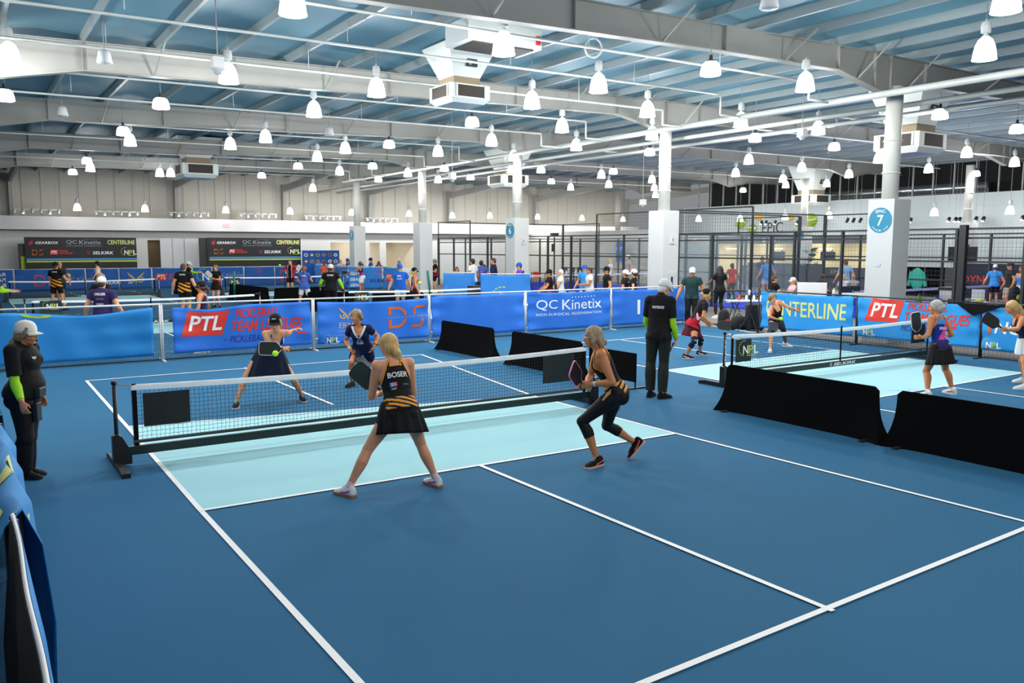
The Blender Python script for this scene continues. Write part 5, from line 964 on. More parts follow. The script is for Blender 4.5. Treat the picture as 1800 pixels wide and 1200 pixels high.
        if fingers:
            for i, (of, Lf) in enumerate(((.031, .068), (.0105, .078), (-.0105, .072), (-.031, .056))):
                pos = r+hdv*.088*K+hl*of*K; dd = nrm(hdv+hl*of*1.5); pts = [pos-dd*.02]; ang = 0
                for seg, fr in enumerate((.45, .32, .23)):
                    pts.append(pos) if seg == 0 else None; ang += cu*(1.15 if seg == 0 else 1.25); v = dd*math.cos(ang)+pn*math.sin(ang); pos = pos+v*Lf*fr*K; pts.append(pos)
                mb.tube(pts, [.0088*K, .0088*K, .0082*K, .0078*K, .0062*K][:len(pts)], 8)
            tb = r+hdv*.025*K+hl*.028*K; tv = nrm(hdv*.75+hl*(.75-.4*cu)+pn*(.25+.55*cu)); tv2 = nrm(hdv*.9+hl*(.1-.4*cu)+pn*(.2+.8*cu)); mb.tube([tb, tb+tv*.036*K, tb+tv*.036*K+tv2*.030*K, tb+tv*.036*K+tv2*.045*K], [.0125*K, .0105*K, .0088*K, .006*K], 8)
        bones.append((Ha, r, r+hdv*.15*K, .05*s))
        J['palm'+'lr'[sd]] = r+hdv*.075*K+pn*.02*K; J['hdv'+'lr'[sd]] = hdv; J['pn'+'lr'[sd]] = pn; J['hl'+'lr'[sd]] = hl
    # legs
    for sd, (Hh, Kn, An, T_, Sh) in enumerate((('hl', 'kl', 'al', THL, SHL), ('hr', 'kr', 'ar', THR, SHR))):
        a, k_, n_ = J[Hh], J[Kn], J[An]; m_ = w*(1 if female else 1.06); ref = nrm(np.cross(nrm(k_-a), lat)) if abs(nrm(k_-a)@lat) < .97 else fp
        if ref@fp < 0 and (k_-a)[2] < -.1: ref = -ref
        limb(mb, a, k_, [(-.06, .082*s*m_, .085*s*m_, -.004), (.08, .086*s*m_*hip, .092*s*m_, 0), (.3, .080*s*m_, .086*s*m_, .008), (.6, .066*s*m_, .068*s*m_, .008), (.85, .055*s*m_, .056*s*m_, .004), (1.0, .053*s*m_, .054*s*m_, .004)], ref, n=16)
        mb.ell(k_+ref*.006*s, .051*s*m_, .052*s*m_, .054*s*m_, nu=12, nv=8)
        # the shin's front: away from the calf side
        ks = nrm(n_-k_); rf = ref-(ref@ks)*ks
        rf = nrm(rf) if np.linalg.norm(rf) > .15 else nrm(np.cross(ks, lat))
        limb(mb, k_, n_, [(0, .050*s*m_, .050*s*m_, 0), (.12, .050*s*m_, .053*s*m_, -.008*s), (.28, .053*s*m_, .058*s*m_, -.016*s), (.45, .049*s*m_, .052*s*m_, -.012*s), (.7, .037*s*m_, .039*s*m_, -.003*s), (.9, .031*s*m_, .035*s*m_, 0), (1.0, .031*s*m_, .036*s*m_, 0)], rf, n=16)
        td = nrm(J['t'+'lr'[sd]+'d']); mb.tube([n_-td*.03*s-UPV*.01*s, n_+td*.02*s-UPV*.035*s, n_+td*.09*s-UPV*.058*s], [.030*s, .032*s, .018*s], 10)
        bones += [(T_, a, k_, .075*s), (Sh, k_, n_, .048*s)]
    V, N, Fc = remesh(mb, voxel, 5 if voxel < .012 else 3)
    if voxel < .012:   # keep finger and face shape, relax only slightly
        pass
    B = np.zeros(len(V), int); Tt = np.zeros(len(V)); best = np.full(len(V), 1e9)
    for (b, a, e, r) in bones:
        d = e-a; L2 = d@d; t = ((V-a)@d)/L2; tc = np.clip(t, 0, 1); dist = np.linalg.norm(V-(a+np.outer(tc, d)), axis=1)/r; k = dist < best; best[k] = dist[k]; B[k] = b; Tt[k] = t[k]
    p.V, p.N, p.F, p.B, p.T = V, N, Fc, B, Tt
    rel = V-J['pel']; lx = nrm(latc-(latc@sp)*sp); p.S = rel@sp/SL*.5; p.X = rel@lx/s; p.Y = rel@nrm(fc-(fc@sp)*sp)/s; p.Z = V[:, 2]; hrel = V-hd; p.HX = hrel@hr_/s; p.HY = hrel@hf/s; p.HZ = hrel@hu/s
    p.body = mesh_obj('body', V, Fc, SKIN[skin], p.root)
    return p
def garment(p, name, pred, off, mats, mi=None, smooth=0, parent=None, offdir=None):
    """a layer of clothing over the body where pred is true (per-vertex mask); off: thickness array or number"""
    mask = pred; Fc = p.F; keep = mask[Fc].all(1)
    if not keep.any(): return None
    F2 = Fc[keep]; used = np.unique(F2); idx = -np.ones(len(p.V), int); idx[used] = np.arange(len(used)); F3 = idx[F2]; n = len(used)
    O = (off if np.ndim(off) else np.full(len(p.V), float(off)))[used]; Vin = p.V[used]; Nn = p.N[used]; Vo = Vin+Nn*O[:, None]
    if offdir is not None: Vo = Vo+offdir[used]
    E = {}
    for f in F3:
        g = list(dict.fromkeys(f))
        for a, b in zip(g, g[1:]+g[:1]):
            k = (min(a, b), max(a, b)); E[k] = E.get(k, 0)+(1 if True else 0); 
    if smooth:
        ea = np.array(list(E.keys())); bd = np.zeros(n, bool); be = np.array([k for k, c in E.items() if c == 1]); 
        deg = np.bincount(ea.ravel(), minlength=n)[:, None]
        for _ in range(smooth):
            acc = np.zeros_like(Vo); np.add.at(acc, ea[:, 0], Vo[ea[:, 1]]); np.add.at(acc, ea[:, 1], Vo[ea[:, 0]]); Vo = .5*Vo+.5*acc/np.maximum(deg, 1)
    be = [(a, b) for f in F3 for a, b in zip(f, np.r_[f[1:], f[:1]]) if a != b and E[(min(a, b), max(a, b))] == 1]
    bv = sorted({v for e in be for v in e}); bi = {v: n+i for i, v in enumerate(bv)}
    Vall = np.r_[Vo, Vin[bv]-Nn[bv]*.004] if bv else Vo; Fall = [list(f) for f in F3]+[[b, a, bi[a], bi[b]] for a, b in be]
    m_i = None
    if mi is not None: fm = np.array([np.bincount(mi[f]).argmax() for f in F2]); m_i = list(fm)+[0]*len(be)
    o = mesh_obj(name, Vall, Fall, mats, parent or p.root, m_i); p.last = (Vo, F3); return o
def isin(p, *b): return np.isin(p.B, b)
def hair(p, kind='short', col='brown', extra=(), name='hair', face_open=True):
    """scalp hair grown from the head surface plus tubes (ponytail ...)"""
    s = p.s; hd, hf, hu, hr_ = p.J['hd'], p.hf, p.hu, p.hr; mb = MB(); c = hd-hf*.020*s+hu*.030*s
    if kind == 'short': mb.ell(c, .084*s, .098*s, .096*s, hr_, hf, hu, 18, 12); mb.ell(hd-hf*.05*s-hu*.02*s, .078*s, .062*s, .075*s, hr_, hf, hu, 16, 10)
    elif kind in ('tied', 'bob', 'long'):
        mb.ell(c+hf*.004*s, .088*s, .102*s, .099*s, hr_, hf, hu, 18, 12); mb.ell(hd-hf*.055*s-hu*.015*s, .085*s, .068*s, .085*s, hr_, hf, hu, 16, 10)
        for sd in (-1, 1): mb.tube([hd+hr_*sd*.062*s+hf*.04*s+hu*.075*s, hd+hr_*sd*.082*s+hf*.02*s+hu*.02*s, hd+hr_*sd*.082*s-hf*.015*s-hu*.04*s], [.022*s, .022*s, .014*s], 8)
        if kind == 'bob':
            for a in np.linspace(-2.2, 2.2, 13): d = -hf*math.cos(a)+hr_*math.sin(a); mb.tube([hd+d*.08*s+hu*.02*s, hd+d*.094*s-hu*.06*s, hd+d*.088*s-hu*.125*s], [.026*s, .03*s, .016*s], 8)
        if kind == 'long':
            for a in np.linspace(-1.7, 1.7, 11): d = -hf*math.cos(a)+hr_*math.sin(a); mb.tube([hd+d*.08*s+hu*.02*s, hd+d*.10*s-hu*.10*s, hd+d*.11*s-hu*.22*s, hd+d*.09*s-hu*.30*s], [.026*s, .034*s, .03*s, .014*s], 8)
    for pts, r in extra: mb.tube([hd+hr_*x*s+hf*y*s+hu*z*s for x, y, z in pts], [q*s for q in r], 10)
    V, N, Fc = remesh(mb, max(.006, p.voxel*.9), 3)
    # groove the surface into strands
    a = np.arctan2((V-hd)@hr_, (V-hd)@hf); V = V+N*((np.sin(a*30+((V-hd)@hu)*25)+.6*np.sin(a*57-((V-hd)@hu)*40))*.0016*s)[:, None]
    return mesh_obj(name, V, Fc, HAIRM[col], p.root)
PONY = [((0, -.10, .03), (0, -.135, .02), (0, -.16, -.04), (0, -.165, -.11), (0, -.15, -.17)), (.022, .03, .038, .032, .01)]
PONYLOW = [((0, -.085, -.035), (0, -.12, -.05), (0.01, -.145, -.10), (.02, -.15, -.16), (.03, -.14, -.23)), (.022, .032, .04, .034, .01)]
BUN = [((0, -.09, .0), (0, -.125, -.005), (0, -.15, -.02)), (.03, .042, .026)]
def cap(p, m, brim=True, crown=True, brimm=None, back=False, logo=None, name='cap'):
    s = p.s; hd, hf, hu, hr_ = p.J['hd'], p.hf, p.hu, p.hr; f = -hf if back else hf; t = MB(); c = hd+hu*.040*s-hf*.012*s; n = 22
    if crown:
        pr = [(1.04, -.025), (1.045, .012), (1.0, .042), (.88, .070), (.66, .092), (.34, .104), (0, .107)]
        V = [c+hr_*math.cos(2*math.pi*j/n)*.086*s*r+hf*math.sin(2*math.pi*j/n)*.106*s*r+hu*z*s for r, z in pr for j in range(n)]; t.add(V, [(i*n+j, i*n+(j+1) % n, (i+1)*n+(j+1) % n, (i+1)*n+j) for i in range(len(pr)-1) for j in range(n)]); t.ell(c+hu*.107*s, .009*s, .009*s, .006*s, nu=8, nv=6)
    else: t.tube([c+hr_*math.cos(2*math.pi*j/n)*.088*s+hf*math.sin(2*math.pi*j/n)*.108*s+hu*.01*s for j in range(n+1)], np.array([(.022*s, .006*s)]*(n+1)), 8, ref=hu)
    o = t.build(name, m, p.root, smooth=True, solid=.003)
    if brim:
        P = []
        for q in np.linspace(0, 1, 6):
            row = []
            for a in np.linspace(-1.25, 1.25, 13): row.append(c+hr_*math.sin(a)*(.084+.004*q)*s+f*(math.cos(a)*(.104+.0*q)+q*.075*math.cos(a*.75))*s+hu*(-.012-.02*q-.018*math.sin(a)**2*q)*s)
            P.append(row)
        b = MB(); b.grid(np.array(P)); b.build('brim', brimm or m, o, smooth=True, solid=.005)
    if logo: A = Flat(); A.text(logo[0], -.03*s, .03*s, 0, .02*s, logo[1], bold=.04); A.build('cap_logo', plane_map(c+hf*.111*s+hu*.035*s, -hr_, nrm(hu-hf*.25)), o, eps=.004)
    return o
def eyes(p, glasses=None, mouth='closed', lipm=None):
    s = p.s; hd, hf, hu, hr_ = p.J['hd'], p.hf, p.hu, p.hr; e = MB(); e2 = MB(); b = MB()
    for sd in (-1, 1):
        c = hd+hr_*sd*.031*s+hf*.078*s+hu*.006*s; e.ell(c, .014*s, .010*s, .008*s, hr_, hf, hu, 10, 8); e2.ell(c+hf*.007*s, .0065*s, .005*s, .0065*s, hr_, hf, hu, 8, 6)
        b.tube([c+hr_*sd*-.014*s+hu*.019*s+hf*.012*s, c+hu*.023*s+hf*.010*s, c+hr_*sd*.018*s+hu*.018*s], [.003*s, .004*s, .002*s], 6)
    ew = e.build('eyes', EYEW, p.root, smooth=True); e2.build('irises', EYED, ew, smooth=True); b.build('eyebrows', BROW, p.root, smooth=True)
    m = MB(); c = hd+hf*.090*s-hu*.066*s
    if mouth == 'open': m.ell(c-hu*.003*s-hf*.004*s, .014*s, .008*s, .011*s, hr_, hf, hu, 10, 8)
    m.tube([c-hr_*.022*s-hf*.010*s, c-hr_*.008*s+hu*.003*s, c+hr_*.008*s+hu*.003*s, c+hr_*.022*s-hf*.010*s], [.002*s, .005*s, .005*s, .002*s], 6); m.build('mouth', lipm or LIPS, p.root, smooth=True)
    if glasses:
        g = MB()
        for sd in (-1, 1):
            c = hd+hr_*sd*.033*s+hf*.094*s+hu*.005*s; g.tube([c+hr_*math.cos(a)*.024*s+hu*math.sin(a)*.017*s for a in np.linspace(0, 2*math.pi, 13)], .0032*s, 6, cap=False); g.tube([c+hr_*sd*.023*s, hd+hr_*sd*.086*s+hf*.05*s+hu*.008*s, hd+hr_*sd*.084*s-hf*.03*s+hu*.008*s], .003*s, 6)
        g.tube([hd-hr_*.01*s+hf*.1*s+hu*.007*s, hd+hr_*.01*s+hf*.1*s+hu*.007*s], .003*s, 6); g.build('glasses', glasses, p.root, smooth=True)
def shoe(p, side, upper, sole, accent=None, lift=None):
    """a shoe on the foot of side l/r; stands flat unless lift gives the sole normal and toe direction"""
    s = p.s*1.0; an = p.J['a'+side]; td = nrm(p.J['t'+side+'d'])
    if lift is None: f = nrm(td*np.array([1, 1, 0])); u = UPV; g = np.array([an[0], an[1], 0.0]); 
    else: f = td; u = nrm(lift-(lift@f)*f); g = an-u*.085*s
    r_ = np.cross(f, u); o0 = g
    # outline: x along foot, half-width
    prof = [(-.080, .020, .070), (-.072, .034, .108), (-.045, .042, .118), (-.01, .044, .120), (.03, .043, .112), (.07, .046, .088), (.11, .050, .068), (.15, .047, .056), (.18, .036, .044), (.196, .016, .030)]
    M = MB(); n = 13; V = []
    for x, hw, h in prof:
        for j in range(n): a = math.pi*j/(n-1); V.append(o0+f*x*s+r_*math.cos(a)*hw*s*(1-.12*math.sin(a))+u*(.018+(h-.018)*math.sin(a)**.75)*s)
    k = len(prof); M.add(V, [(i*n+j, (i+1)*n+j, (i+1)*n+j+1, i*n+j+1) for i in range(k-1) for j in range(n-1)]+[tuple(range(n)), tuple((k-1)*n+j for j in range(n))[::-1]]+[((i+1)*n, i*n, i*n+n-1, (i+1)*n+n-1) for i in range(k-1)])
    sh = M.build('shoe', upper, p.root, smooth=True); M = MB(); out = [(x, hw*1.07) for x, hw, _ in prof]; poly = [(x*s*1.02, w_*s) for x, w_ in out]+[(x*s*1.02, -w_*s) for x, w_ in out[::-1]]
    M.prism(poly, o0+u*.002*s, f, r_, u, .024*s); M.build('sole', sole, sh)
    if accent:
        M = MB()
        for sd in (-1, 1): M.tube([o0+f*x*s+r_*sd*w_*s+u*z*s for x, w_, z in ((-.055, .041, .07), (-.02, .0435, .055), (.03, .0445, .042), (.07, .0475, .036))], np.array([(.009*s, .003*s)]*4), 6, ref=u)
        M.build('shoe_stripe', accent, sh)
    M = MB()
    for i in range(4): x = .045+.018*i; M.tube([o0+f*x*s+r_*(-.02)*s+u*(.100-.012*i)*s, o0+f*x*s+u*(.107-.012*i)*s, o0+f*x*s+r_*.02*s+u*(.100-.012*i)*s], .003*s, 5)
    M.build('laces', INKW if upper not in (KNIT['white'],) else INKGR, sh); return sh
def surf_text(p, verts_faces, txt, o, eu, ev, ink, name, bold=.03, eps=.008, art=None, cut=.02):
    """lettering wrapped on the garment surface given as (V,F); o is the lower left corner"""
    V, Fc = verts_faces; bv = BVHTree.FromPolygons(V.tolist(), [list(map(int, dict.fromkeys(f))) for f in Fc]); eu, ev = nrm(eu), nrm(ev); nn = np.cross(eu, ev); A = Flat()
    if art: art(A)
    else: A.text(txt[0], 0, txt[1], 0, txt[2], ink, bold=bold)
    def fn(u, v, e):
        P = o+np.outer(u, eu)+np.outer(v, ev); Q = []
        for q, ee in zip(P, e):
            h = bv.ray_cast(Vector(q+nn*.35), Vector(-nn), .7)
            Q.append(np.array(h[0])+nn*(eps+ee*.3) if h[0] is not None else q)
        return np.array(Q)
    return A.build(name, fn, p.root, cut=cut, eps=0.0)
def paddle(hand, tip, nrm_v, facem, edgem, label, L=.42, w=.195, gripm=None, logo=None):
    """pickleball paddle: handle starts at hand, blade towards tip, face normal nrm_v"""
    d = nrm(np.asarray(tip)-hand); n_ = nrm(nrm_v-(nrm_v@d)*d); x = np.cross(d, n_); hl = .13; t = thing('paddle', label, 'paddle', hand, 'pickleball paddles')
    m = MB(); m.tube([hand-d*.03, hand+d*(hl-.03)], np.array([(.013, .017)]*2), 10, ref=n_); m.tube([hand-d*.035, hand-d*.025], .02, 10); m.build('handle', gripm or BLACK, t, smooth=False)
    bl = L-hl; c0 = hand+d*(hl-.035); pts = []
    def rr(cx, cy, r, a0, a1): return [(cx+r*math.cos(a), cy+r*math.sin(a)) for a in np.linspace(a0, a1, 7)]
    h = w/2; pts = [(.02, 0), (h*.85, .055)]+rr(h-.03, .09, .03, -.6, 0)+rr(h-.045, bl-.02, .045, 0, math.pi/2)+rr(-h+.045, bl-.02, .045, math.pi/2, math.pi)+rr(-h+.03, .09, .03, math.pi, math.pi+.6)+[(-h*.85, .055), (-.02, 0)]
    m = MB(); m.prism(pts, c0-n_*.006, x, d, n_, .012); m.build('paddle_face', facem, t); m = MB(); m.tube([c0+x*a+d*b for a, b in pts+pts[:1]], np.array([(.009, .006)]*(len(pts)+1)), 6, cap=False, ref=n_); m.build('edge_guard', edgem, t, smooth=True)
    if logo: A = Flat(); A.text(logo[0], -.035, .035, bl*.55, bl*.62, logo[1], bold=.03); A.build('paddle_logo', plane_map(c0+n_*.007, np.cross(d, n_), d), t)
    return t
BALLM = mat('ball_lime', '#b7f01f', .5, var=.02)
def pball(px, py, D, label, r=.037):
    c = at_d(px, py, D); m = MB(); m.ell(c, r, r, r, nu=20, nv=12); t = tag(m.build('pickleball', BALLM, smooth=True), label, 'ball', 'pickleballs in play'); return t
# ---- poses from the photograph ----------------------------------------------------------------------------------------------
def pose(K, D0, H=1.70, yaw_p=90, yaw_c=None, yaw_h=None, lean=0.0, dnk=0.0, dhd=0.0, female=True, hpitch=0.0, roll_c=0.0, roll_p=0.0, hroll=0.0, wl=0.0, wr=0.0, kl=1, kr=1, el=1, er=1, tl=None, tr=None, al=None, ar=None, shw=None, hipw=None, dpel=0.0):
    """joints from photo pixels K (pel nk hd el wl er wr kl al kr ar) at base depth D0; depths of the wrists are offsets wl, wr"""
    s = H/1.70; yc = yaw_p if yaw_c is None else yaw_c; yh = yc if yaw_h is None else yaw_h; J = {}
    J['pel'] = at_d(*K['pel'], D0+dpel); J['nk'] = at_d(*K['nk'], D0+dpel+dnk); J['hd'] = at_d(*K['hd'], D0+dpel+dnk+dhd)
    sp = nrm(J['nk']-J['pel']); fp, fc, fh = dirv(yaw_p), dirv(yc), dirv(yh)
    lp = nrm(np.cross(fp, UPV)); lc = nrm(np.cross(fc, sp)) if abs(fc@sp) < .9 else nrm(np.cross(fc, UPV))
    lp = nrm(lp+UPV*roll_p); lc = nrm(lc+UPV*roll_c); hw = (hipw or .088)*s; sw = (shw or (.158 if female else .185))*s; neck_d = (.048 if female else .068)*s
    J['hl'] = J['pel']-lp*hw-UPV*.03*s; J['hr'] = J['pel']+lp*hw-UPV*.03*s; J['sl'] = J['nk']-lc*sw-sp*neck_d; J['sr'] = J['nk']+lc*sw-sp*neck_d
    J['hface'] = fh*math.cos(hpitch)+UPV*math.sin(hpitch); J['hup'] = nrm(UPV-fh*hpitch+np.cross(fh, UPV)*hroll)
    La, Lf, Lt, Ls = .285*s, .245*s, .425*s, .41*s
    for sd, off in (('l', wl), ('r', wr)):
        S = J['s'+sd]; w_ = at_d(*K['w'+sd], D0+dpel+off) if not isinstance(off, str) else None; J['w'+sd] = w_
        if 'e'+sd in K: J['e'+sd] = mid_px(S, w_, *K['e'+sd], La, Lf, fc, el if sd == 'l' else er)
        else: J['e'+sd] = solve_mid(S, w_, La, Lf, (-fc-UPV*.6))
    for sd, off, td, kk in (('l', al, tl, kl), ('r', ar, tr, kr)):
        a = at_z(*K['a'+sd], .085*s) if off is None else at_d(*K['a'+sd], D0+off); J['a'+sd] = a; hp = J['h'+sd]
        if 'k'+sd in K: J['k'+sd] = mid_px(hp, a, *K['k'+sd], Lt, Ls, fp, kk)
        else: J['k'+sd] = solve_mid(hp, a, Lt, Ls, fp)
        J['t'+sd+'d'] = dirv(td) if td is not None and np.ndim(td) == 0 else (fp if td is None else np.asarray(td))
    return J
def report(J, n):
    d = lambda a, b: round(float(np.linalg.norm(J[a]-J[b])), 2)
    print('POSE', n, 'spine', d('pel', 'nk'), 'head', d('nk', 'hd'), 'UA', d('sl', 'el'), d('sr', 'er'), 'FA', d('el', 'wl'), d('er', 'wr'), 'TH', d('hl', 'kl'), d('hr', 'kr'), 'SH', d('kl', 'al'), d('kr', 'ar'), 'pelZ', round(float(J['pel'][2]), 2), 'hdZ', round(float(J['hd'][2]), 2))
def tdir(h, t): v = at_z(*t)-at_z(*h); return nrm(v)
def gdepth(*pts): return sum(depth(at_z(x, y, .085)) for x, y in pts)/len(pts)
def skirt(p, S0, L, w0, w1, m, pleat=.012, npl=14, name='skirt', down=None, tilt=None, fwd=0.0):
    s = p.s; c = p.J['pel']+p.sp*S0*s; dn = nrm(-p.sp*.5-UPV*.5) if down is None else nrm(down); n = 72; rows = []
    for q in np.linspace(0, 1, 12):
        hw = w0[0]+(w1[0]-w0[0])*q**.8; hd = w0[1]+(w1[1]-w0[1])*q**.8; row = []
        for j in range(n):
            a = 2*math.pi*j/n; r = 1+pleat/max(hw, .01)*math.sin(npl*a)*q; row.append(c+dn*L*s*q+p.fp*fwd*q+p.lat*math.cos(a)*hw*s*r+nrm(p.fp-(p.fp@dn)*dn)*math.sin(a)*hd*s*r)
        row.append(row[0]); rows.append(row)
    t = MB(); t.grid(np.array(rows)); return t.build(name, m, p.root, smooth=True, solid=.006)
def tank(p, low=-.02, neck=.445, wid=.150, mats=None, mi=None, off=.007, scoop=.35, vneck=.050, straps=.42, name='tank_top', trim=None):
    X, Y, S = p.X, p.Y, p.S; w = np.where(Y > .0, wid-np.clip(S-.27, 0, 1)*.24, wid-np.clip(S-.27, 0, 1)*straps); inn = vneck+np.clip(S-scoop, 0, .12)*.18
    m = (isin(p, TOR, UAL, UAR, NECK) | (isin(p, THL, THR) & (p.T < .28))) & (S > low) & (S < .50) & (np.abs(X) < w); m &= ~((Y > 0.0) & (S > scoop) & (np.abs(X) < inn)); m &= ~((Y <= 0) & (S > neck) & (np.abs(X) < .045))
    if trim is not None:
        mi = np.zeros(len(S), int) if mi is None else mi; mi = np.where((S > .22) & ((np.abs(X) > w-.014) | ((Y > 0) & (S > scoop-.018) & (np.abs(X) < inn+.012)) | ((Y <= 0) & (S > neck-.015) & (np.abs(X) < .06))), trim, mi)
    return garment(p, name, m, off, mats, mi, smooth=1)
def tee(p, low=-.10, sleeve=.55, off=.014, mats=None, mi=None, neck=.47, name='shirt', sm=3, vn=0.0, loose=.012):
    X, Y, S = p.X, p.Y, p.S; m = ((isin(p, TOR) & (S > low) & (S < neck+.09)) | (isin(p, NECK) & (S < neck+.02)) | (isin(p, UAL, UAR) & (p.T < sleeve))) | (isin(p, THL, THR) & (S > low) & (p.T < .3))
    if vn: m &= ~((Y > .02) & (S > neck-vn) & (np.abs(X) < (S-(neck-vn))*.55))
    o = off+np.where(S < .2, loose*np.clip((.25-S)/.3, 0, 1), 0)+np.where(isin(p, UAL, UAR), np.clip(p.T, 0, 1)*.010, 0)
    return garment(p, name, m, o, mats, mi, smooth=sm)
def pants(p, top=.06, end=.96, off=.012, shin=.028, m=None, name='trousers', mi=None, sm=3):
    S = p.S; mk = (isin(p, TOR) & (S < top)) | isin(p, THL, THR) | (isin(p, SHL, SHR) & (p.T < end))
    o = off+np.where(isin(p, THL, THR), .010*p.T, 0)+np.where(isin(p, SHL, SHR), .010+(shin-.01)*np.clip(p.T*1.4, 0, 1), 0)
    return garment(p, name, mk, o, m, mi, smooth=sm)
def tights(p, top=.06, end=.45, off=.005, m=None, name='leggings', start=-1): 
    S = p.S; mk = (isin(p, TOR) & (S < top)) | isin(p, THL, THR) | (isin(p, SHL, SHR) & (p.T < end)); return garment(p, name, mk, off, m, None, smooth=1)
def sleeves(p, m, a=.5, b=.97, name='arm_sleeve'):
    for bu, bf in ((UAL, FAL), (UAR, FAR)): garment(p, name, (isin(p, bu) & (p.T > a)) | (isin(p, bf) & (p.T < b)), .005, m)
def socks(p, m, a=.86, name='sock'):
    for b, f in ((SHL, FTL), (SHR, FTR)): garment(p, name, isin(p, b) & (p.T > a), .004, m)
def collar(p, m):
    s = p.s; c = p.J['nk']+p.sp*.012*s; t = MB(); pts = [c+p.latc*math.cos(a)*.062*s+p.fc*math.sin(a)*.062*s-p.sp*(.022*s*math.sin(a)) for a in np.linspace(0, 2*math.pi, 19)]; t.tube(pts, np.array([(.022*s, .006*s)]*19), 6, cap=False, ref=p.sp); return t.build('collar', m, p.root, smooth=True)
def wrist(p, sd, m, name='watch', col=None):
    a, b = p.J['e'+sd], p.J['w'+sd]; d = nrm(b-a); t = MB(); t.tube([b-d*.045, b-d*.022], .031*p.s, 12); return t.build(name, m, p.root, smooth=True)
VX = .0062
MARK = cloth('mark_white', '#f2f2f2')
# ---------------- the woman in the black and orange racerback (near, from behind)
K = dict(pel=(704, 722), nk=(690, 633), hd=(683, 607), el=(653, 697), wl=(664, 690), er=(726, 690), wr=(676, 690), kl=(646, 791), al=(613, 857), kr=(740, 781), ar=(766, 840))
D0 = gdepth(K['al'], K['ar']); J = pose(K, D0, H=1.72, yaw_p=105, yaw_c=112, yaw_h=125, dnk=.20, dhd=.07, wl=.46, wr=.42, hpitch=-.12, tl=tdir((612, 880), (586, 873)), tr=tdir((779, 860), (756, 851)), dpel=-.05); report(J, 'A')
J['hld'] = nrm(HR*.6+HF*.6+UPV*.1); J['hrd'] = nrm(-HR*.7+HF*.4); J['pln'] = nrm(HR*.3-UPV*.6+HF*.4); J['prn'] = -UPV
pA = build_person(J, 'person', 'woman seen from behind in black and orange racerback and black skirt holding a paddle', 'players on the near court', 1.72, 1.07, True, VX, 0, curl=(.95, .9))
S, X, Z = pA.S, pA.X, pA.Z; dg_ = S*1.0+X*.35; mi = np.where((S < .115) & (S > .0), np.where((dg_*22 % 1.0) < .45, 1, np.where((dg_*22 % 1.0) < .6, 2, 0)), 0)

tank(pA, mats=[KNIT['black'], KNIT['orange'], cloth('pale_grey', '#c9b9ad')], mi=mi, wid=.155, neck=.43, trim=1); L_ = pA.last
surf_text(pA, L_, ('BOSER', .20, .055), pA.J['pel']+pA.sp*.315*pA.s+pA.latc*-.095-pA.fc*.3, pA.latc, pA.sp, MARK, 'name_lettering', .05)
def artA(A): A.rect(0, .035, .0, .045, INKB); A.rect(.035, .07, 0, .045, INKC); A.text('SG', .012, .06, .01, .035, INKW, lift=.004); A.text('HONEY', .01, .06, -.03, -.012, INKW); A.text('selkirk', .13, .19, .01, .025, INKGR)
surf_text(pA, L_, None, pA.J['pel']+pA.sp*.225*pA.s+pA.latc*-.085-pA.fc*.3, pA.latc, pA.sp, None, 'chest_marks', art=artA)
garment(pA, 'under_shorts', (isin(pA, TOR) & (S < .06)) | (isin(pA, THL, THR) & (pA.T < .35)), .004, KNIT['black']); skirt(pA, .10, .315, (.168, .130), (.255, .215), KNIT['black'], .017, 13)
t = MB(); 
hair(pA, 'tied', 'blonde', [([(0, -.085, -.025), (0, -.115, -.035), (.015, -.135, -.075), (.035, -.125, -.13), (.07, -.10, -.19)], (.03, .036, .044, .042, .012)), ([(0, -.085, -.03), (.02, -.12, -.07), (.055, -.105, -.14)], (.03, .04, .012))]); eyes(pA)
for sd in 'lr': shoe(pA, sd, KNIT['white'], mat('gum_sole', '#a9673f', .6), mat('shoe_pink', '#d8438f', .5))
socks(pA, KNIT['lilac'], .84)
h = pA.J['palml']; paddle(h, at_d(634, 655, depth(h)-.02), HF*.8-HR*.35+UPV*.2, mat('paddle_green', '#123032', .5), mat('paddle_edge_green', '#0c2022', .5), 'dark green paddle held left of the woman in the racerback', logo=('DIADEM', INKGR))
# ---------------- the woman in the cap hitting the ball
K = dict(pel=(472, 613), nk=(487, 583), hd=(484, 568), er=(477, 608), wr=(497, 612), el=(505, 587), wl=(515, 580), kr=(432, 662), ar=(415.5, 706), kl=(517, 668), al=(531, 695))
D0 = gdepth(K['al'], K['ar']); J = pose(K, D0, H=1.70, yaw_p=285, yaw_c=290, yaw_h=275, dnk=-.30, dhd=-.06, wr=-.50, wl=.10, roll_c=-.35, hpitch=-.1, tr=tdir((415, 715), (408, 724)), tl=tdir((533, 697), (546, 708)), dpel=.0); report(J, 'B')
J['hrd'] = nrm(HR*.9-HF*.3+UPV*.1); J['prn'] = nrm(HF*.5-UPV*.5); J['hld'] = nrm(HR*.8+UPV*.25); J['pln'] = -UPV
pB = build_person(J, 'person', 'woman in dark navy dress and black cap stretching to hit the ball', 'players on the near court', 1.70, .98, True, VX, 0, curl=(.35, .9))
tank(pB, mats=[KNIT['navy'], KNIT['white']], wid=.150, scoop=.40, trim=1); skirt(pB, .11, .50, (.135, .105), (.345, .28), KNIT['dnavy'], .016, 10, down=-UPV-pB.sp*.15)
garment(pB, 'under_shorts', (isin(pB, TOR) & (pB.S < .08)) | (isin(pB, THL, THR) & (pB.T < .45)), .004, KNIT['dnavy'])
hair(pB, 'tied', 'blonde', [([(-.03, -.08, -.02), (-.05, -.10, -.03), (-.075, -.09, -.06)], (.03, .035, .012))]); cap(pB, KNIT['black'], logo=('~~', INKW)); eyes(pB, mouth='open')
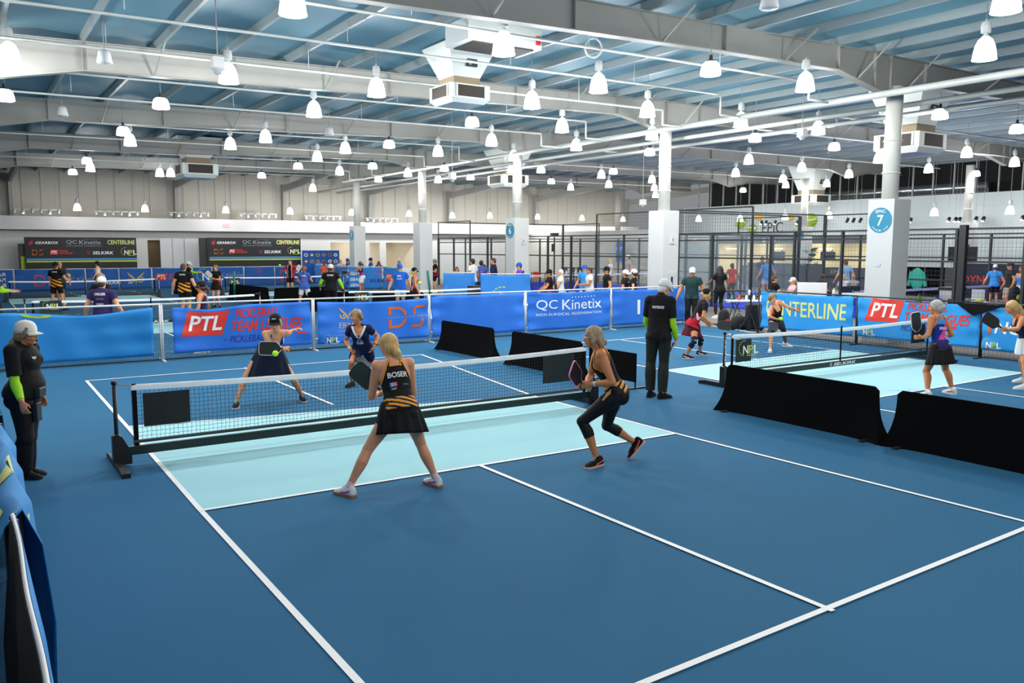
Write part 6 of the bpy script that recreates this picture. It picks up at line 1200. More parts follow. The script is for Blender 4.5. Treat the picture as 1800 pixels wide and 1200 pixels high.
for sd in 'lr': shoe(pB, sd, KNIT['black'], cloth('sole_pale', '#cfc6c8')); 
garment(pB, 'sock', isin(pB, SHR) & (pB.T > .95), .005, cloth('sock_green', '#35c05a')); garment(pB, 'sock', isin(pB, SHL) & (pB.T > .9), .005, KNIT['black'])
h = pB.J['palmr']; paddle(h, at_d(463, 612, depth(h)-.02), -HF+UPV*.15, mat('paddle_dark', '#151c1c', .5), mat('paddle_edge_white', '#d9dcdc', .4), 'black faced paddle with white edge meeting the ball', L=.43, w=.20)
pball(484, 621, depth(h)-.12, 'lime ball at the paddle of the capped player', r=.045)
# ---------------- partner in navy tee
K = dict(pel=(637, 613), nk=(631, 573), hd=(627, 556), er=(608, 599), wr=(616, 614), el=(664, 591), wl=(658, 608), kr=(618.5, 636), ar=(618, 670), kl=(653, 634), al=(666, 665))
D0 = gdepth(K['al'], K['ar']); J = pose(K, D0, H=1.70, yaw_p=275, yaw_c=270, yaw_h=250, dnk=-.20, dhd=-.04, wr=-.22, wl=-.18, tr=255, tl=290, hpitch=-.02, kl=1, kr=1); report(J, 'C')
J['hrd'] = nrm(HR*.5-UPV*.7-HF*.3); J['hld'] = nrm(-UPV*.8-HR*.4)
pC = build_person(J, 'person', 'woman in navy tee and navy shorts crouching ready before the owl banner', 'players on the near court', 1.70, 1.03, True, VX, 1, curl=(.35, .9))
S, X, Y = pC.S, pC.X, pC.Y; mi = np.where((isin(pC, UAL, UAR) & (pC.T > .46)) | ((Y > .02) & (S > .33) & (np.abs(X) < (S-.30)*.62+.006)), 1, 0)
tee(pC, mats=[KNIT['navy'], KNIT['white']], mi=mi, vn=.12, sleeve=.52, low=-.06); L_ = pC.last
def artC(A): A.disc(.06, .05, .05, INKGR); A.poly([(.02, .03), (.06, .085), (.10, .03)], INKN, lift=.004); A.text('PALMS', .0, .12, -.02, .03, INKW, bold=.03, lift=.005)
surf_text(pC, L_, None, pC.J['pel']+pC.sp*.19*pC.s+pC.latc*.06+pC.fc*.3, -pC.latc, pC.sp, None, 'chest_print', art=artC)
garment(pC, 'shorts', (isin(pC, TOR) & (S < .05)) | (isin(pC, THL, THR) & (pC.T < .62)), .016+.014*pC.T*isin(pC, THL, THR), KNIT['navy'], smooth=3)
hair(pC, 'tied', 'darkblonde', [([(-.06, -.03, .0), (-.10, -.03, -.03), (-.115, -.02, -.05)], (.025, .02, .008))]); eyes(pC)
for sd in 'lr': shoe(pC, sd, KNIT['black'], BLACK)
wrist(pC, 'l', BLACK, 'watch'); wrist(pC, 'r', KNIT['white'], 'bracelet')
h = pC.J['palmr']; paddle(h, at_d(633, 631, depth(h)-.1), HR*.7-HF*.6+UPV*.6, mat('paddle_dark', '#151c1c', .5), BLACK, 'black paddle pointing down in the crouching player\'s hand')
# ---------------- woman in capri leggings (near right)
K = dict(pel=(1082, 690), nk=(1052, 613), hd=(1042, 592), el=(1077, 672), wl=(1041, 675), er=(1037, 662), wr=(1031, 673), kl=(1023, 741), al=(1050, 806), kr=(1067, 748), ar=(1116, 777))
D0 = depth(at_z(1050, 806, .085)); J = pose(K, D0, H=1.70, yaw_p=172, yaw_c=178, yaw_h=182, dnk=.0, dhd=.0, wl=-.12, wr=.10, dpel=.06, tl=tdir((1064, 815), (1030, 824)), tr=nrm(at_d(1116, 800, 10)-at_d(1134, 779, 10)), ar=.30, hpitch=-.08); report(J, 'D')
J['hld'] = nrm(-HR-UPV*.1); J['hrd'] = nrm(-HR*.8-UPV*.35); J['pln'] = HF; J['prn'] = -HF
pD = build_person(J, 'person', 'woman in black and yellow tank top and capri leggings stepping at the net', 'players on the near court', 1.70, 1.06, True, VX, 1, curl=(.75, .85))
S, X, Y = pD.S, pD.X, pD.Y; dg_ = S+Y*.55; mi = np.where((S < .12) & (S > -.02), np.where((dg_*16 % 1) < .40, 1, np.where((dg_*16 % 1) < .58, 2, 0)), 0)
tank(pD, mats=[KNIT['black'], KNIT['orange'], cloth('pale_grey', '#c9b9ad')], mi=mi, low=-.06, wid=.150, neck=.43, scoop=.33, trim=1); L_ = pD.last
def artD(A): A.rect(0, .03, .0, .035, INKB); A.rect(.03, .06, 0, .035, INKC); A.text('NAME', -.02, .12, .1, .15, INKW, bold=.05)
tights(pD, top=.13, end=.42, m=KNIT['leg'])
hair(pD, 'tied', 'ash', [([(0, -.08, -.04), (0, -.115, -.065), (0, -.13, -.10)], (.035, .046, .03)), ([(.085, .03, .03), (.09, .02, -.05), (.082, .015, -.11)], (.016, .018, .006)), ([(-.085, .03, .03), (-.092, .01, -.05), (-.085, .0, -.10)], (.018, .022, .008)), ([(-.06, -.06, -.02), (-.07, -.09, -.09), (-.05, -.09, -.15)], (.03, .026, .008)), ([(.05, -.07, -.02), (.05, -.10, -.09), (.04, -.10, -.14)], (.03, .024, .008))]); eyes(pD, glasses=KNIT['white']); wrist(pD, 'l', KNIT['white'], 'watch')
shoe(pD, 'l', KNIT['black'], cloth('sole_coral', '#dcb4a8'), mat('shoe_coral', '#e0604a', .5)); u_ = nrm(-HR*.75+UPV*.65); shoe(pD, 'r', KNIT['black'], cloth('sole_coral', '#dcb4a8'), mat('shoe_coral', '#e0604a', .5), lift=u_); socks(pD, KNIT['black'], .93)
h = pD.J['palml']*.5+pD.J['palmr']*.5; paddle(h, at_d(1009, 653, depth(h)-.24), HF*.75-HR*.45-UPV*.25, mat('paddle_black', '#101012', .5), mat('paddle_edge_pink', '#e886c6', .4), 'black paddle with pink edge held by the woman in leggings', L=.43, w=.20)
# ---------------- standing referee (right, from behind)
K = dict(pel=(1158, 586), nk=(1161, 521), hd=(1169, 507), er=(1183, 571), wr=(1189, 597), el=(1136, 565), wl=(1150, 590), kl=(1144, 636), al=(1143, 688), kr=(1167, 637), ar=(1164, 691))
D0 = gdepth(K['al'], K['ar']); J = pose(K, D0, H=1.80, yaw_p=70, yaw_c=72, yaw_h=30, dnk=.02, dhd=.07, wr=-.03, wl=.34, shw=.160, female=False, tl=60, tr=35, hpitch=-.35, kl=1, kr=1); report(J, 'E')
J['hrd'] = nrm(-UPV*.85-HR*.25+HF*.1)
pE = build_person(J, 'person', 'referee in white cap, black polo and lime sleeves standing with his back turned', 'referees', 1.80, 1.02, False, VX, 0, curl=(.35, .45))
tee(pE, mats=KNIT['black'], low=-.08, sleeve=.72, off=.012, sm=5); surf_text(pE, pE.last, ('REFEREE', .19, .042), pE.J['pel']+pE.sp*.385*pE.s-pE.latc*.105-pE.fc*.3, pE.latc, pE.sp, MARK, 'back_lettering', .05); collar(pE, KNIT['black']); pants(pE, m=KNIT['olive'], top=.04); sleeves(pE, KNIT['lime'], .6)
hair(pE, 'short', 'white'); cap(pE, KNIT['white']); eyes(pE, glasses=BLACK)
for sd in 'lr': shoe(pE, sd, KNIT['black'], BLACK)
h = pE.J['palmr']; m = MB(); m.tube([h+UPV*.03, h-UPV*.12-HR*.05], .01, 8); tag(m.build('counter_pen', BLACK), 'small black counter in the standing referee\'s right hand', 'pen')
# ---------------- referee at the left edge
K = dict(pel=(42, 692), nk=(38, 607), hd=(47, 587), er=(26, 672), wr=(38, 706), el=(52, 668), wl=(70, 694), kl=(50, 768), al=(47, 822), kr=(45, 770), ar=(41, 828))
D0 = gdepth(K['al'], K['ar']); J = pose(K, D0, H=1.68, yaw_p=2, yaw_c=0, yaw_h=3, dnk=.02, dhd=.0, wr=-.34, wl=.26, shw=.18, tl=5, tr=0, hpitch=-.03, dpel=.0); report(J, 'F')
J['hrd'] = nrm(-UPV+HR*.25); J['prn'] = HF
pF = build_person(J, 'person', 'referee in white cap, black polo and lime sleeve standing at the left edge', 'referees', 1.68, 1.15, True, VX, 1, curl=(.4, .35), chest=1.2, belly=.075, hip=1.12)
tee(pF, mats=KNIT['black'], low=-.02, sleeve=.82, off=.016, sm=4, loose=.02); L_ = pF.last; collar(pF, KNIT['black']); pants(pF, m=KNIT['black'], top=.06, shin=.035); sleeves(pF, KNIT['lime'], .6)
def artF(A): A.text('REF', 0, .05, 0, .025, INKW, bold=.04)
surf_text(pF, L_, None, pF.J['pel']+pF.sp*.38*pF.s+pF.latc*.10+pF.fc*.3, -pF.latc, pF.sp, None, 'badge', art=artF)
hair(pF, 'tied', 'darkblonde', [([(0, -.085, -.02), (0, -.12, -.05), (0, -.145, -.10), (0, -.15, -.15)], (.03, .03, .042, .02))]); cap(pF, cloth('cap_cream', '#e6e2d6')); eyes(pF, glasses=CHROME)
for sd in 'lr': shoe(pF, sd, KNIT['black'], BLACK)
s = pF.s; hd = pF.J['hd']; m = MB(); m.tube([hd+pF.hr*.085*s-pF.hf*.01*s-pF.hu*.02*s, hd+pF.hr*.075*s+pF.hf*.06*s-pF.hu*.055*s, hd+pF.hr*.045*s+pF.hf*.115*s-pF.hu*.06*s], .003, 6); m.ell(hd+pF.hr*.04*s+pF.hf*.12*s-pF.hu*.06*s, .012, .012, .012, nu=10, nv=8); m.build('headset_microphone', BLACK, pF.root, smooth=True)
w = pF.J['pel']+pF.fp*.20; m = MB(); m.box(w+UPV*.03+pF.lat*.06, (.06, .13, .10), pF.fp, pF.lat, UPV); m.box(w-UPV*.17-pF.fp*.02+pF.lat*.1, (.05, .10, .2), pF.fp, pF.lat, UPV); m.build('belt_pack', BLACK, pF.root, bevel=.01)
# ---------------- far right court: lunging player
K = dict(pel=(1364, 564), nk=(1361, 536), hd=(1358, 524), er=(1352, 556), wr=(1363, 560), el=(1386, 540), wl=(1397, 545), kr=(1357, 583), ar=(1354, 612), kl=(1378, 582), al=(1381, 603))
D0 = gdepth(K['al'], K['ar']); J = pose(K, D0, H=1.68, yaw_p=285, yaw_c=290, yaw_h=285, dnk=-.25, dhd=-.06, wr=-.42, wl=-.15, tr=250, tl=310, roll_c=-.25, hpitch=-.2, hroll=.15); report(J, 'G')
J['hrd'] = nrm(HR*.9-UPV*.3); J['hld'] = nrm(HR-UPV*.3)
pG = build_person(J, 'person', 'woman in black and red tank top hitting before the yellow lettered banner', 'players on the right court', 1.68, 1.05, True, .008, 0, curl=(.1, .9))
tank(pG, mats=[KNIT['black'], KNIT['red']], low=-.03, wid=.15, scoop=.39, trim=1); tights(pG, top=.05, end=.30, m=KNIT['leg']); garment(pG, 'overshorts', (isin(pG, TOR) & (pG.S < .04)) | (isin(pG, THL, THR) & (pG.T < .45)), .014, KNIT['dgrey'], smooth=2)
hair(pG, 'tied', 'darkblonde', [BUN]); eyes(pG); wrist(pG, 'l', BLACK, 'watch'); [shoe(pG, sd, KNIT['white'], KNIT['white'], BLACK) for sd in 'lr']; garment(pG, 'calf_sleeve', isin(pG, SHL) & (pG.T > .3) & (pG.T < .9), .004, cloth('calf_tan', '#6d6257'))
h = pG.J['palmr']; paddle(h, at_d(1362, 572, depth(h)), -HF+HR*.2+UPV*.2, mat('paddle_grey', '#4a474a', .5), mat('paddle_edge_grey', '#3a383b', .5), 'grey paddle low in front of the lunging player'); pball(1373, 560, depth(h)-.1, 'lime ball beside the lunging player in the far court', r=.045)
# ---------------- crouching player in black and red (right court, left)
K = dict(pel=(1217, 571), nk=(1237, 530), hd=(1243, 518), er=(1236, 556), wr=(1247, 568), el=(1228, 556), wl=(1241, 567), kl=(1233, 596), al=(1230, 618), kr=(1220, 601), ar=(1206, 624))
D0 = gdepth(K['al'], K['ar']); J = pose(K, D0, H=1.68, yaw_p=10, yaw_c=10, yaw_h=10, dnk=-.02, dhd=0, wr=-.20, wl=.15, tr=-15, tl=5, hpitch=-.05); report(J, 'H')
J['hrd'] = nrm(HR-UPV*.2)
pH = build_person(J, 'person', 'woman in black and red shirt, red skirt and visor crouching with a paddle', 'players on the right court', 1.68, 1.0, True, .008, 1, curl=(.5, .9))
S, X, Y = pH.S, pH.X, pH.Y; mi = np.where((np.abs(X) > .085) & (S < .26), np.where(np.abs(S-.26+(np.abs(X)-.085)*2.2) < .03, 2, 1), 0); mi = np.where(S < .10, 1, mi); tee(pH, mats=[KNIT['black'], KNIT['red'], KNIT['white']], mi=mi, low=-.04, off=.010, sleeve=.55); skirt(pH, .05, .30, (.165, .135), (.235, .21), KNIT['maroon'], .012, 11, down=-UPV*.8-pH.sp*.4); garment(pH, 'under_shorts', (isin(pH, TOR) & (S < .06)) | (isin(pH, THL, THR) & (pH.T < .4)), .004, KNIT['black'])
for b1, b2 in ((THL, SHL), (THR, SHR)): garment(pH, 'knee_brace', (isin(pH, b1) & (pH.T > .72)) | (isin(pH, b2) & (pH.T < .38)), .008, KNIT['dnavy']); V_, F_ = pH.last; kc = V_.mean(0); m = MB(); m.tube([kc+HR*.02+pH.lat*.07+np.array([0, 0, .05*math.sin(a)])+pH.fp*.05*math.cos(a) for a in np.linspace(-2, 2, 9)], .006, 6); m.build('brace_print', KNIT['white'], pH.root)
hair(pH, 'tied', 'blonde', [([(0, -.09, .01), (0, -.125, .02), (0, -.15, .02)], (.035, .05, .03))]); cap(pH, KNIT['black'], crown=True, name='visor'); eyes(pH); [shoe(pH, sd, KNIT['black'], cloth('sole_pale', '#cfc6c8'), KNIT['white']) for sd in 'lr']; wrist(pH, 'r', mat('watch_teal', '#1d6b66', .5), 'watch'); collar(pH, KNIT['red'])
h = pH.J['palmr']; paddle(h, at_d(1268, 571, depth(h)), -HF+UPV*.1, mat('paddle_dark', '#1b2424', .5), mat('paddle_edge_maroon', '#5d1a22', .5), 'black paddle with dark red edge held by the crouching player')
# ---------------- player in pink and blue top (right court, from behind)
K = dict(pel=(1653, 612), nk=(1648, 555), hd=(1645, 540), el=(1632, 589), wl=(1622, 593), er=(1673, 588), wr=(1655, 592), kl=(1628, 653), al=(1631, 689), kr=(1662, 649), ar=(1674, 684))
D0 = gdepth(K['al'], K['ar']); J = pose(K, D0, H=1.72, yaw_p=118, yaw_c=120, yaw_h=140, dnk=.12, dhd=.05, wl=.18, wr=.35, tl=tdir((1637, 696), (1619, 691)), tr=tdir((1682, 692), (1660, 687)), hpitch=-.05); report(J, 'I')
J['hld'] = nrm(-HR+HF*.3)
pI = build_person(J, 'person', 'grey haired woman in pink and blue racerback and black skirt seen from behind', 'players on the right court', 1.72, 1.05, True, .0072, 1, curl=(.5, .8))
S, X = pI.S, pI.X; q = X*1.0-(S-.30)*.55; mi = np.where((q > -.02) & (q < .075) & (S > .12), 1, np.where(S > .36, 2, 0)); mi = np.where(S < .09, 3, mi); tank(pI, mats=[cloth('royal_blue', '#1d2f86'), KNIT['pink'], KNIT['sky'], KNIT['plum']], mi=mi, low=-.05, wid=.158, neck=.43); L_ = pI.last
surf_text(pI, L_, ('SPIELBERG', .20, .045), pI.J['pel']+pI.sp*.29*pI.s-pI.latc*.10-pI.fc*.3, pI.latc, pI.sp, MARK, 'name_lettering', .05)
def artI(A): A.disc(.05, .06, .035, INKW); A.disc(.05, .06, .018, INKK, lift=.003); A.rect(.0, .10, .0, .012, INKW); A.rect(.01, .09, -.03, -.02, INKW); A.text('SELKIRK', .02, .09, -.12, -.095, INKW, bold=.04)
surf_text(pI, L_, None, pI.J['pel']+pI.sp*.17*pI.s-pI.latc*.02-pI.fc*.3, pI.latc, pI.sp, None, 'back_marks', art=artI)
skirt(pI, .06, .315, (.165, .135), (.245, .205), KNIT['black'], .010, 16); garment(pI, 'under_shorts', (isin(pI, TOR) & (S < .06)) | (isin(pI, THL, THR) & (pI.T < .35)), .004, KNIT['black']); hair(pI, 'tied', 'grey', [([(0, -.09, -.01), (.01, -.12, -.0), (.015, -.135, -.03)], (.035, .045, .02))]); eyes(pI); [shoe(pI, sd, KNIT['white'], KNIT['white'], mat('shoe_pinkred', '#d92c5b', .5)) for sd in 'lr']; socks(pI, KNIT['white'], .9)
h = pI.J['palml']; paddle(h, at_d(1611, 573, depth(h)), HF*.85-HR*.3+UPV*.1, mat('paddle_green', '#123032', .5), mat('paddle_edge_white', '#d9dcdc', .4), 'dark green paddle with pale edge held by the grey haired player', L=.43, w=.2)
# ---------------- player cut by the right edge
K = dict(pel=(1806, 600), nk=(1790, 555), hd=(1778, 540), el=(1789, 578), wl=(1772, 578), er=(1800, 585), wr=(1776, 580), kl=(1796, 634), al=(1800, 664), kr=(1800, 636), ar=(1803, 676))
D0 = gdepth(K['al'], K['ar']); J = pose(K, D0, H=1.70, yaw_p=165, yaw_c=168, yaw_h=178, dnk=.05, wl=-.05, wr=.1, tl=175, tr=170, hpitch=-.05); report(J, 'J')
J['hld'] = nrm(-HR); pJ = build_person(J, 'person', 'blonde woman with a paddle half hidden by the right edge of the picture', 'players on the right court', 1.70, .97, True, .0072, 1, curl=(.5, .6))
tank(pJ, mats=KNIT['navy'], wid=.15); skirt(pJ, .08, .28, (.15, .12), (.22, .2), KNIT['white'], .01, 12); garment(pJ, 'under_shorts', (isin(pJ, TOR) & (pJ.S < .06)) | (isin(pJ, THL, THR) & (pJ.T < .3)), .004, KNIT['white']); hair(pJ, 'tied', 'blonde', [PONY]); eyes(pJ); [shoe(pJ, sd, KNIT['white'], KNIT['white']) for sd in 'lr']; wrist(pJ, 'l', KNIT['white'], 'watch')
h = pJ.J['palml']; paddle(h, at_d(1741, 563, depth(h)), -HF+UPV*.1, mat('paddle_black', '#101012', .5), BLACK, 'black paddle held out at the right edge', L=.43, w=.2)
# ================================================================ players on the far courts, volunteers and spectators
PHYS = []
def figure(px, head_py, H, face, label, group, top='white', low='black', shoes='white', pose_='stand', hairc='brown', hairk='short', capc=None, female=False, skin=0, build=1.0, txt=None, arms=None, vox=.016, lean=0.0, sleeve=.5, lowk='shorts', topk='tee', capback=False, head=None, at=None, stripe=None, glasses=None, skirtL=.3, extra=None):
    """a person of height H whose head top shows at pixel (px, head_py); face: heading seen by the camera in degrees"""
    s = H/1.70; f = dirv(face); r = np.cross(f, UPV)
    sit = pose_ in ('sit', 'sitarms'); top_z_ = H*(1.0 if not sit else .765)-lean*.10
    base = at_z(px, head_py, top_z_) if at is None else np.array(at, float); g = np.array([base[0], base[1], (float(base[2]) if at is not None else 0.0)])
    if not sit: g = g-f*lean*.42*s
    J = {}; ph = (.94 if not sit else .50)*s-lean*.06
    J['pel'] = g+UPV*ph; sp = nrm(UPV+f*lean); J['nk'] = J['pel']+sp*.50*s; J['hd'] = J['nk']+nrm(UPV+f*lean*.5)*.155*s+f*.02*s; hw, sw = .088*s, (.155 if female else .185)*s*build**.5
    J['hl'] = J['pel']-r*hw-UPV*.03*s; J['hr'] = J['pel']+r*hw-UPV*.03*s; nd = (.045 if female else .065)*s; J['sl'] = J['nk']-r*sw-sp*nd; J['sr'] = J['nk']+r*sw-sp*nd
    hf = f if head is None else dirv(head); J['hface'] = hf; J['hup'] = UPV
    for sd, q in (('l', -1), ('r', 1)):
        if sit: J['k'+sd] = J['pel']+f*.42*s+r*q*.13*s+UPV*.02; J['a'+sd] = g+f*.46*s+r*q*.14*s+UPV*.085*s
        elif pose_ in ('ready', 'reach'): J['a'+sd] = g+r*q*.24*s+UPV*.085*s+f*lean*.30; J['k'+sd] = solve_mid(J['h'+sd], J['a'+sd], .425*s, .41*s, f)
        elif pose_ == 'walk': J['a'+sd] = g+r*q*.08*s+f*q*.16*s+UPV*.085*s; J['k'+sd] = solve_mid(J['h'+sd], J['a'+sd], .425*s, .41*s, f)
        else: J['a'+sd] = g+r*q*.11*s+UPV*.085*s+f*lean*.35; J['k'+sd] = solve_mid(J['h'+sd], J['a'+sd], .425*s, .43*s, f)
        J['t'+sd+'d'] = f+r*q*.25
        ar = (arms or {}).get(sd)
        if ar is None: ar = {'stand': (.22, .06, -.50), 'walk': (.2, .1*q, -.5), 'ready': (.10, .34, -.30), 'reach': (.16, .3, -.28), 'crossed': (-.12, .22, -.24), 'sit': (.06, .36, -.40), 'sitarms': (.02, .32, -.30)}[pose_]
        W_ = J['s'+sd]+r*q*(ar[0])*s+f*ar[1]*s+UPV*ar[2]*s
        d = W_-J['s'+sd]; L = np.linalg.norm(d); mx = .515*s
        if L > mx: W_ = J['s'+sd]+d*mx/L
        J['w'+sd] = W_; J['e'+sd] = solve_mid(J['s'+sd], W_, .285*s, .245*s, -f*.8-UPV*.5+r*q*.4)
    p = build_person(J, 'person', label, group, H, build, female, vox, skin, curl=(.4, .4), face=vox < .02, chest=1.0 if female else 0)
    T = KNIT[top] if isinstance(top, str) else top; mats_, mi = [T], None
    if stripe: mats_ = [T]+[KNIT[q] for q in stripe]; v = p.S+p.X*.5; mi = np.where((p.S < .20) & ((v*9 % 1) < .55), 1, 0) if len(stripe) == 1 else np.where(np.abs(p.X) > .10, 1, np.where(np.abs(np.abs(p.X)-.09) < .02, 2, 0)); 
    if topk == 'tank': tank(p, mats=mats_, mi=mi, low=-.05, off=.010, name='tank_top')
    else: tee(p, mats=mats_, mi=mi, low=-.10, sleeve=sleeve if sleeve < 1 else 1.1, off=.016, sm=2)
    L_ = p.last
    if sleeve >= 1: sleeves(p, T, 0.0, .95, 'long_sleeve')
    if txt:
        for (t_, w_, h_, sv, side, ink) in txt:
            sgn = 1 if side == 'b' else -1; surf_text(p, L_, (t_, w_, h_), p.J['pel']+p.sp*sv*p.SL*2*.5/.5*1.0-p.latc*sgn*w_/2-p.fc*sgn*.3, p.latc*sgn, p.sp, ink, 'shirt_lettering', .03, eps=.008, cut=.04)
    Lm = KNIT[low] if isinstance(low, str) else low
    if lowk == 'shorts': garment(p, 'shorts', (isin(p, TOR) & (p.S < .05)) | (isin(p, THL, THR) & (p.T < .72)), .018+.014*p.T*isin(p, THL, THR), Lm, smooth=2)
    elif lowk == 'skirt': skirt(p, .08, skirtL, (.15, .12), (.23, .2), Lm, .01, 12); garment(p, 'under_shorts', (isin(p, TOR) & (p.S < .06)) | (isin(p, THL, THR) & (p.T < .3)), .006, Lm)
    elif lowk == 'tights': tights(p, end=.9, m=Lm, off=.009)
    else: pants(p, m=Lm, sm=2)
    if hairk: hair(p, hairk, hairc, [PONY] if hairk == 'tied' else [])
    if capc: cap(p, KNIT[capc], back=capback)
    eyes(p, glasses=glasses)
    Sm = KNIT[shoes]
    for sd in 'lr': shoe(p, sd, Sm, KNIT['white'] if shoes != 'black' else BLACK)
    return p
G1, G2, G3 = 'players on the far courts', 'spectators and helpers behind the fences', 'people in the club area'
VF = .016
ORDM = MARK
c_ = at_d(178, 489, 18.3); p = figure(178, 489, float(c_[2]), 92, 'man in dark purple shirt and white cap behind the left blue banner', G1, 'plum', 'black', capc='white', skin=0, build=1.12, vox=.013, txt=[('ORDER', .24, .055, .40, 'b', INKW), ('AXOIS', .16, .03, .31, 'b', INKG), ('NGH', .14, .035, .20, 'b', INKW)], arms={'r': (.2, .1, -.48)}, at=(c_[0], c_[1], 0))
c_ = at_d(176, 481, 20.5); figure(176, 481, float(c_[2]), 92, 'brown haired person in black shirt directly beyond the purple shirt man', G1, 'black', 'black', hairc='darkblonde', hairk='bob', female=True, vox=VF, at=(c_[0], c_[1], 0))
figure(354, 497, 1.62, 178, 'dark ponytailed woman in black cap and navy top just beyond the fence', G1, 'navy', 'black', capc='black', hairc='brown', hairk='tied', female=True, skin=1, topk='tank', vox=.013, head=185)
p = figure(-14, 478, 1.75, 20, 'referee at the left edge of whom only a lime sleeved arm shows', G1, 'black', 'black', capc='white', vox=VF, lowk='pants', arms={'r': (.1, .44, -.18), 'l': (.1, .44, -.20)}); sleeves(p, KNIT['lime'], .5)
p = figure(97, 462, 1.82, 92, 'man in black and orange shirt with his back turned on the farthest left court', G1, 'black', 'black', shoes='black', capc='black', stripe=('orange',), pose_='ready', txt=[('CHONG', .2, .05, .42, 'b', INKW)], vox=VF, arms={'r': (.1, .3, -.3)})
figure(105, 461, 1.78, 272, 'bald man in dark clothes facing the net behind the black and orange shirt', G1, 'dgrey', 'black', hairk=None, skin=1, vox=.018)
figure(171, 460, 1.68, 185, 'slim woman in white tank and black cap before the gear banner', G1, 'white', 'black', capc='black', hairc='black', hairk='tied', female=True, topk='tank', lowk='skirt', vox=.018)
p = figure(322, 464, 1.86, 88, 'tall man in black and orange shirt walking away with a paddle', G1, 'black', 'black', shoes='black', hairc='brown', stripe=('orange',), txt=[('COHEN', .2, .05, .42, 'b', INKW)], vox=.014, build=1.06)
h = p.J['palmr']; paddle(h, h+UPV*-.3+HR*.2, -HF, mat('paddle_black', '#101012', .5), BLACK, 'black paddle hanging in the tall orange striped man\'s hand')
p = figure(331, 461, 1.70, 20, 'referee in white cap pointing right beside the tall orange striped man', G1, 'black', 'black', capc='white', vox=.018, lowk='pants', arms={'r': (.1, .46, -.15)}); sleeves(p, KNIT['lime'], .5)
p = figure(379, 466, 1.70, 268, 'woman in black and red shirt holding a paddle to her face far away', G1, 'black', 'black', hairc='darkblonde', hairk='tied', female=True, lowk='skirt', stripe=('red',), pose_='crossed', vox=.018, shoes='black')
h = p.J['palmr']; paddle(h, h+UPV*.2-HR*.2, -HF, mat('paddle_white', '#d8d8d4', .5), BLACK, 'pale paddle held by the far woman in black and red')
p = figure(510, 457, 1.78, 265, 'player in black and red shirt at the far fence under the board', G1, 'black', 'black', hairc='brown', stripe=('red', 'white'), vox=.018, shoes='black', arms={'r': (-.06, .22, -.30), 'l': (.22, .2, -.25)})
h = p.J['palml']; paddle(h, h+UPV*.25+HR*.12, -HF, mat('paddle_white', '#d8d8d4', .5), KNIT['white'], 'white paddle raised by the far player in black and red')
pball(492, 466, 42, 'lime ball in the air left of the far player in black and red', r=.06); pball(121, 484, 36.5, 'lime ball in the air over the farthest left net', r=.07); pball(738, 497, 24.0, 'lime ball near the blonde woman in black and red', r=.05)
figure(534, 468, 1.70, 95, 'woman in blue and pink top and white skirt with her back turned far away', G1, cloth('blue_pink', '#3a5fae'), 'white', hairc='red', hairk='tied', female=True, pose_='ready', lowk='shorts', vox=VF, txt=[('NAME', .16, .05, .38, 'b', INKW), ('SPON', .12, .09, .2, 'b', KNIT['pink'])])
p = figure(581, 466, 1.80, 93, 'referee in white cap, black shirt and lime sleeves beyond the fence', G1, 'black', 'black', capc='white', build=1.1, vox=.014, txt=[('REFEREE', .22, .05, .41, 'b', INKW)], skin=2, lowk='pants', arms={'l': (.2, .2, -.40)}); sleeves(p, KNIT['lime'], .55)
p = figure(634, 460, 1.70, 175, 'woman in navy and pink tank and white shorts reaching with a paddle', G1, 'navy', 'white', hairc='brown', hairk='tied', female=True, skin=2, pose_='reach', topk='tank', vox=VF, lean=.15, stripe=('pink',), arms={'l': (.05, .50, -.22), 'r': (.12, .2, -.35)})
h = p.J['palml']; paddle(h, h-HR*.35-UPV*.02, -HF, mat('paddle_black', '#101012', .5), KNIT['white'], 'black paddle with pale edge reached forward by the woman in white shorts')
figure(703, 466, 1.78, 268, 'volunteer in blue shirt and blue cap walking towards the court', G2, 'blue', 'white', capc='blue', build=1.1, vox=.013, txt=[('NPL', .16, .07, .36, 'f', INKW), ('CREW', .2, .05, .27, 'f', INKW)], pose_='walk')
p = figure(728, 472, 1.68, 20, 'blonde woman in black and red tank and black cap behind the fence', G1, 'black', 'black', capc='black', hairc='blonde', hairk='tied', female=True, topk='tank', stripe=('red', 'white'), lowk='skirt', vox=.013, skin=1)
GS = [(570, 461, 'person in orange shirt at the far banner left of the referee', 'coral', 'black', None, 3, 1.45, 300, False), (585, 459, 'dark haired watcher in pale shirt beside the badge backdrop', 'khaki', 'brown', None, 1, 1.62, 10, True), (599, 456, 'bald man in pale pink shirt behind the far banners', 'lilac', None, None, 0, 1.75, 250, False), (611, 455, 'watcher in blue cap and blue shirt left of the five column', 'blue', 'brown', 'blue', 0, 1.72, 20, False), (615, 459, 'watcher in white shirt leaning by the five column', 'white', 'darkblonde', None, 1, 1.66, 200, True), (640, 461, 'blonde watcher behind the woman in white shorts', 'lilac', 'blonde', None, 0, 1.60, 250, True), (652, 454, 'volunteer in blue cap and blue shirt watching right of the five column', 'blue', 'brown', 'navy', 0, 1.78, 200, False), (666, 459, 'brown haired watcher in dark shirt right of the blue volunteer', 'brownish', 'red', None, 0, 1.62, 95, True), (702, 455, 'man in white cap and blue shirt beyond the volunteer in blue', 'sky', 'grey', 'white', 2, 1.78, 205, False)]
KNIT['brownish'] = cloth('brownish', '#4a3a30')
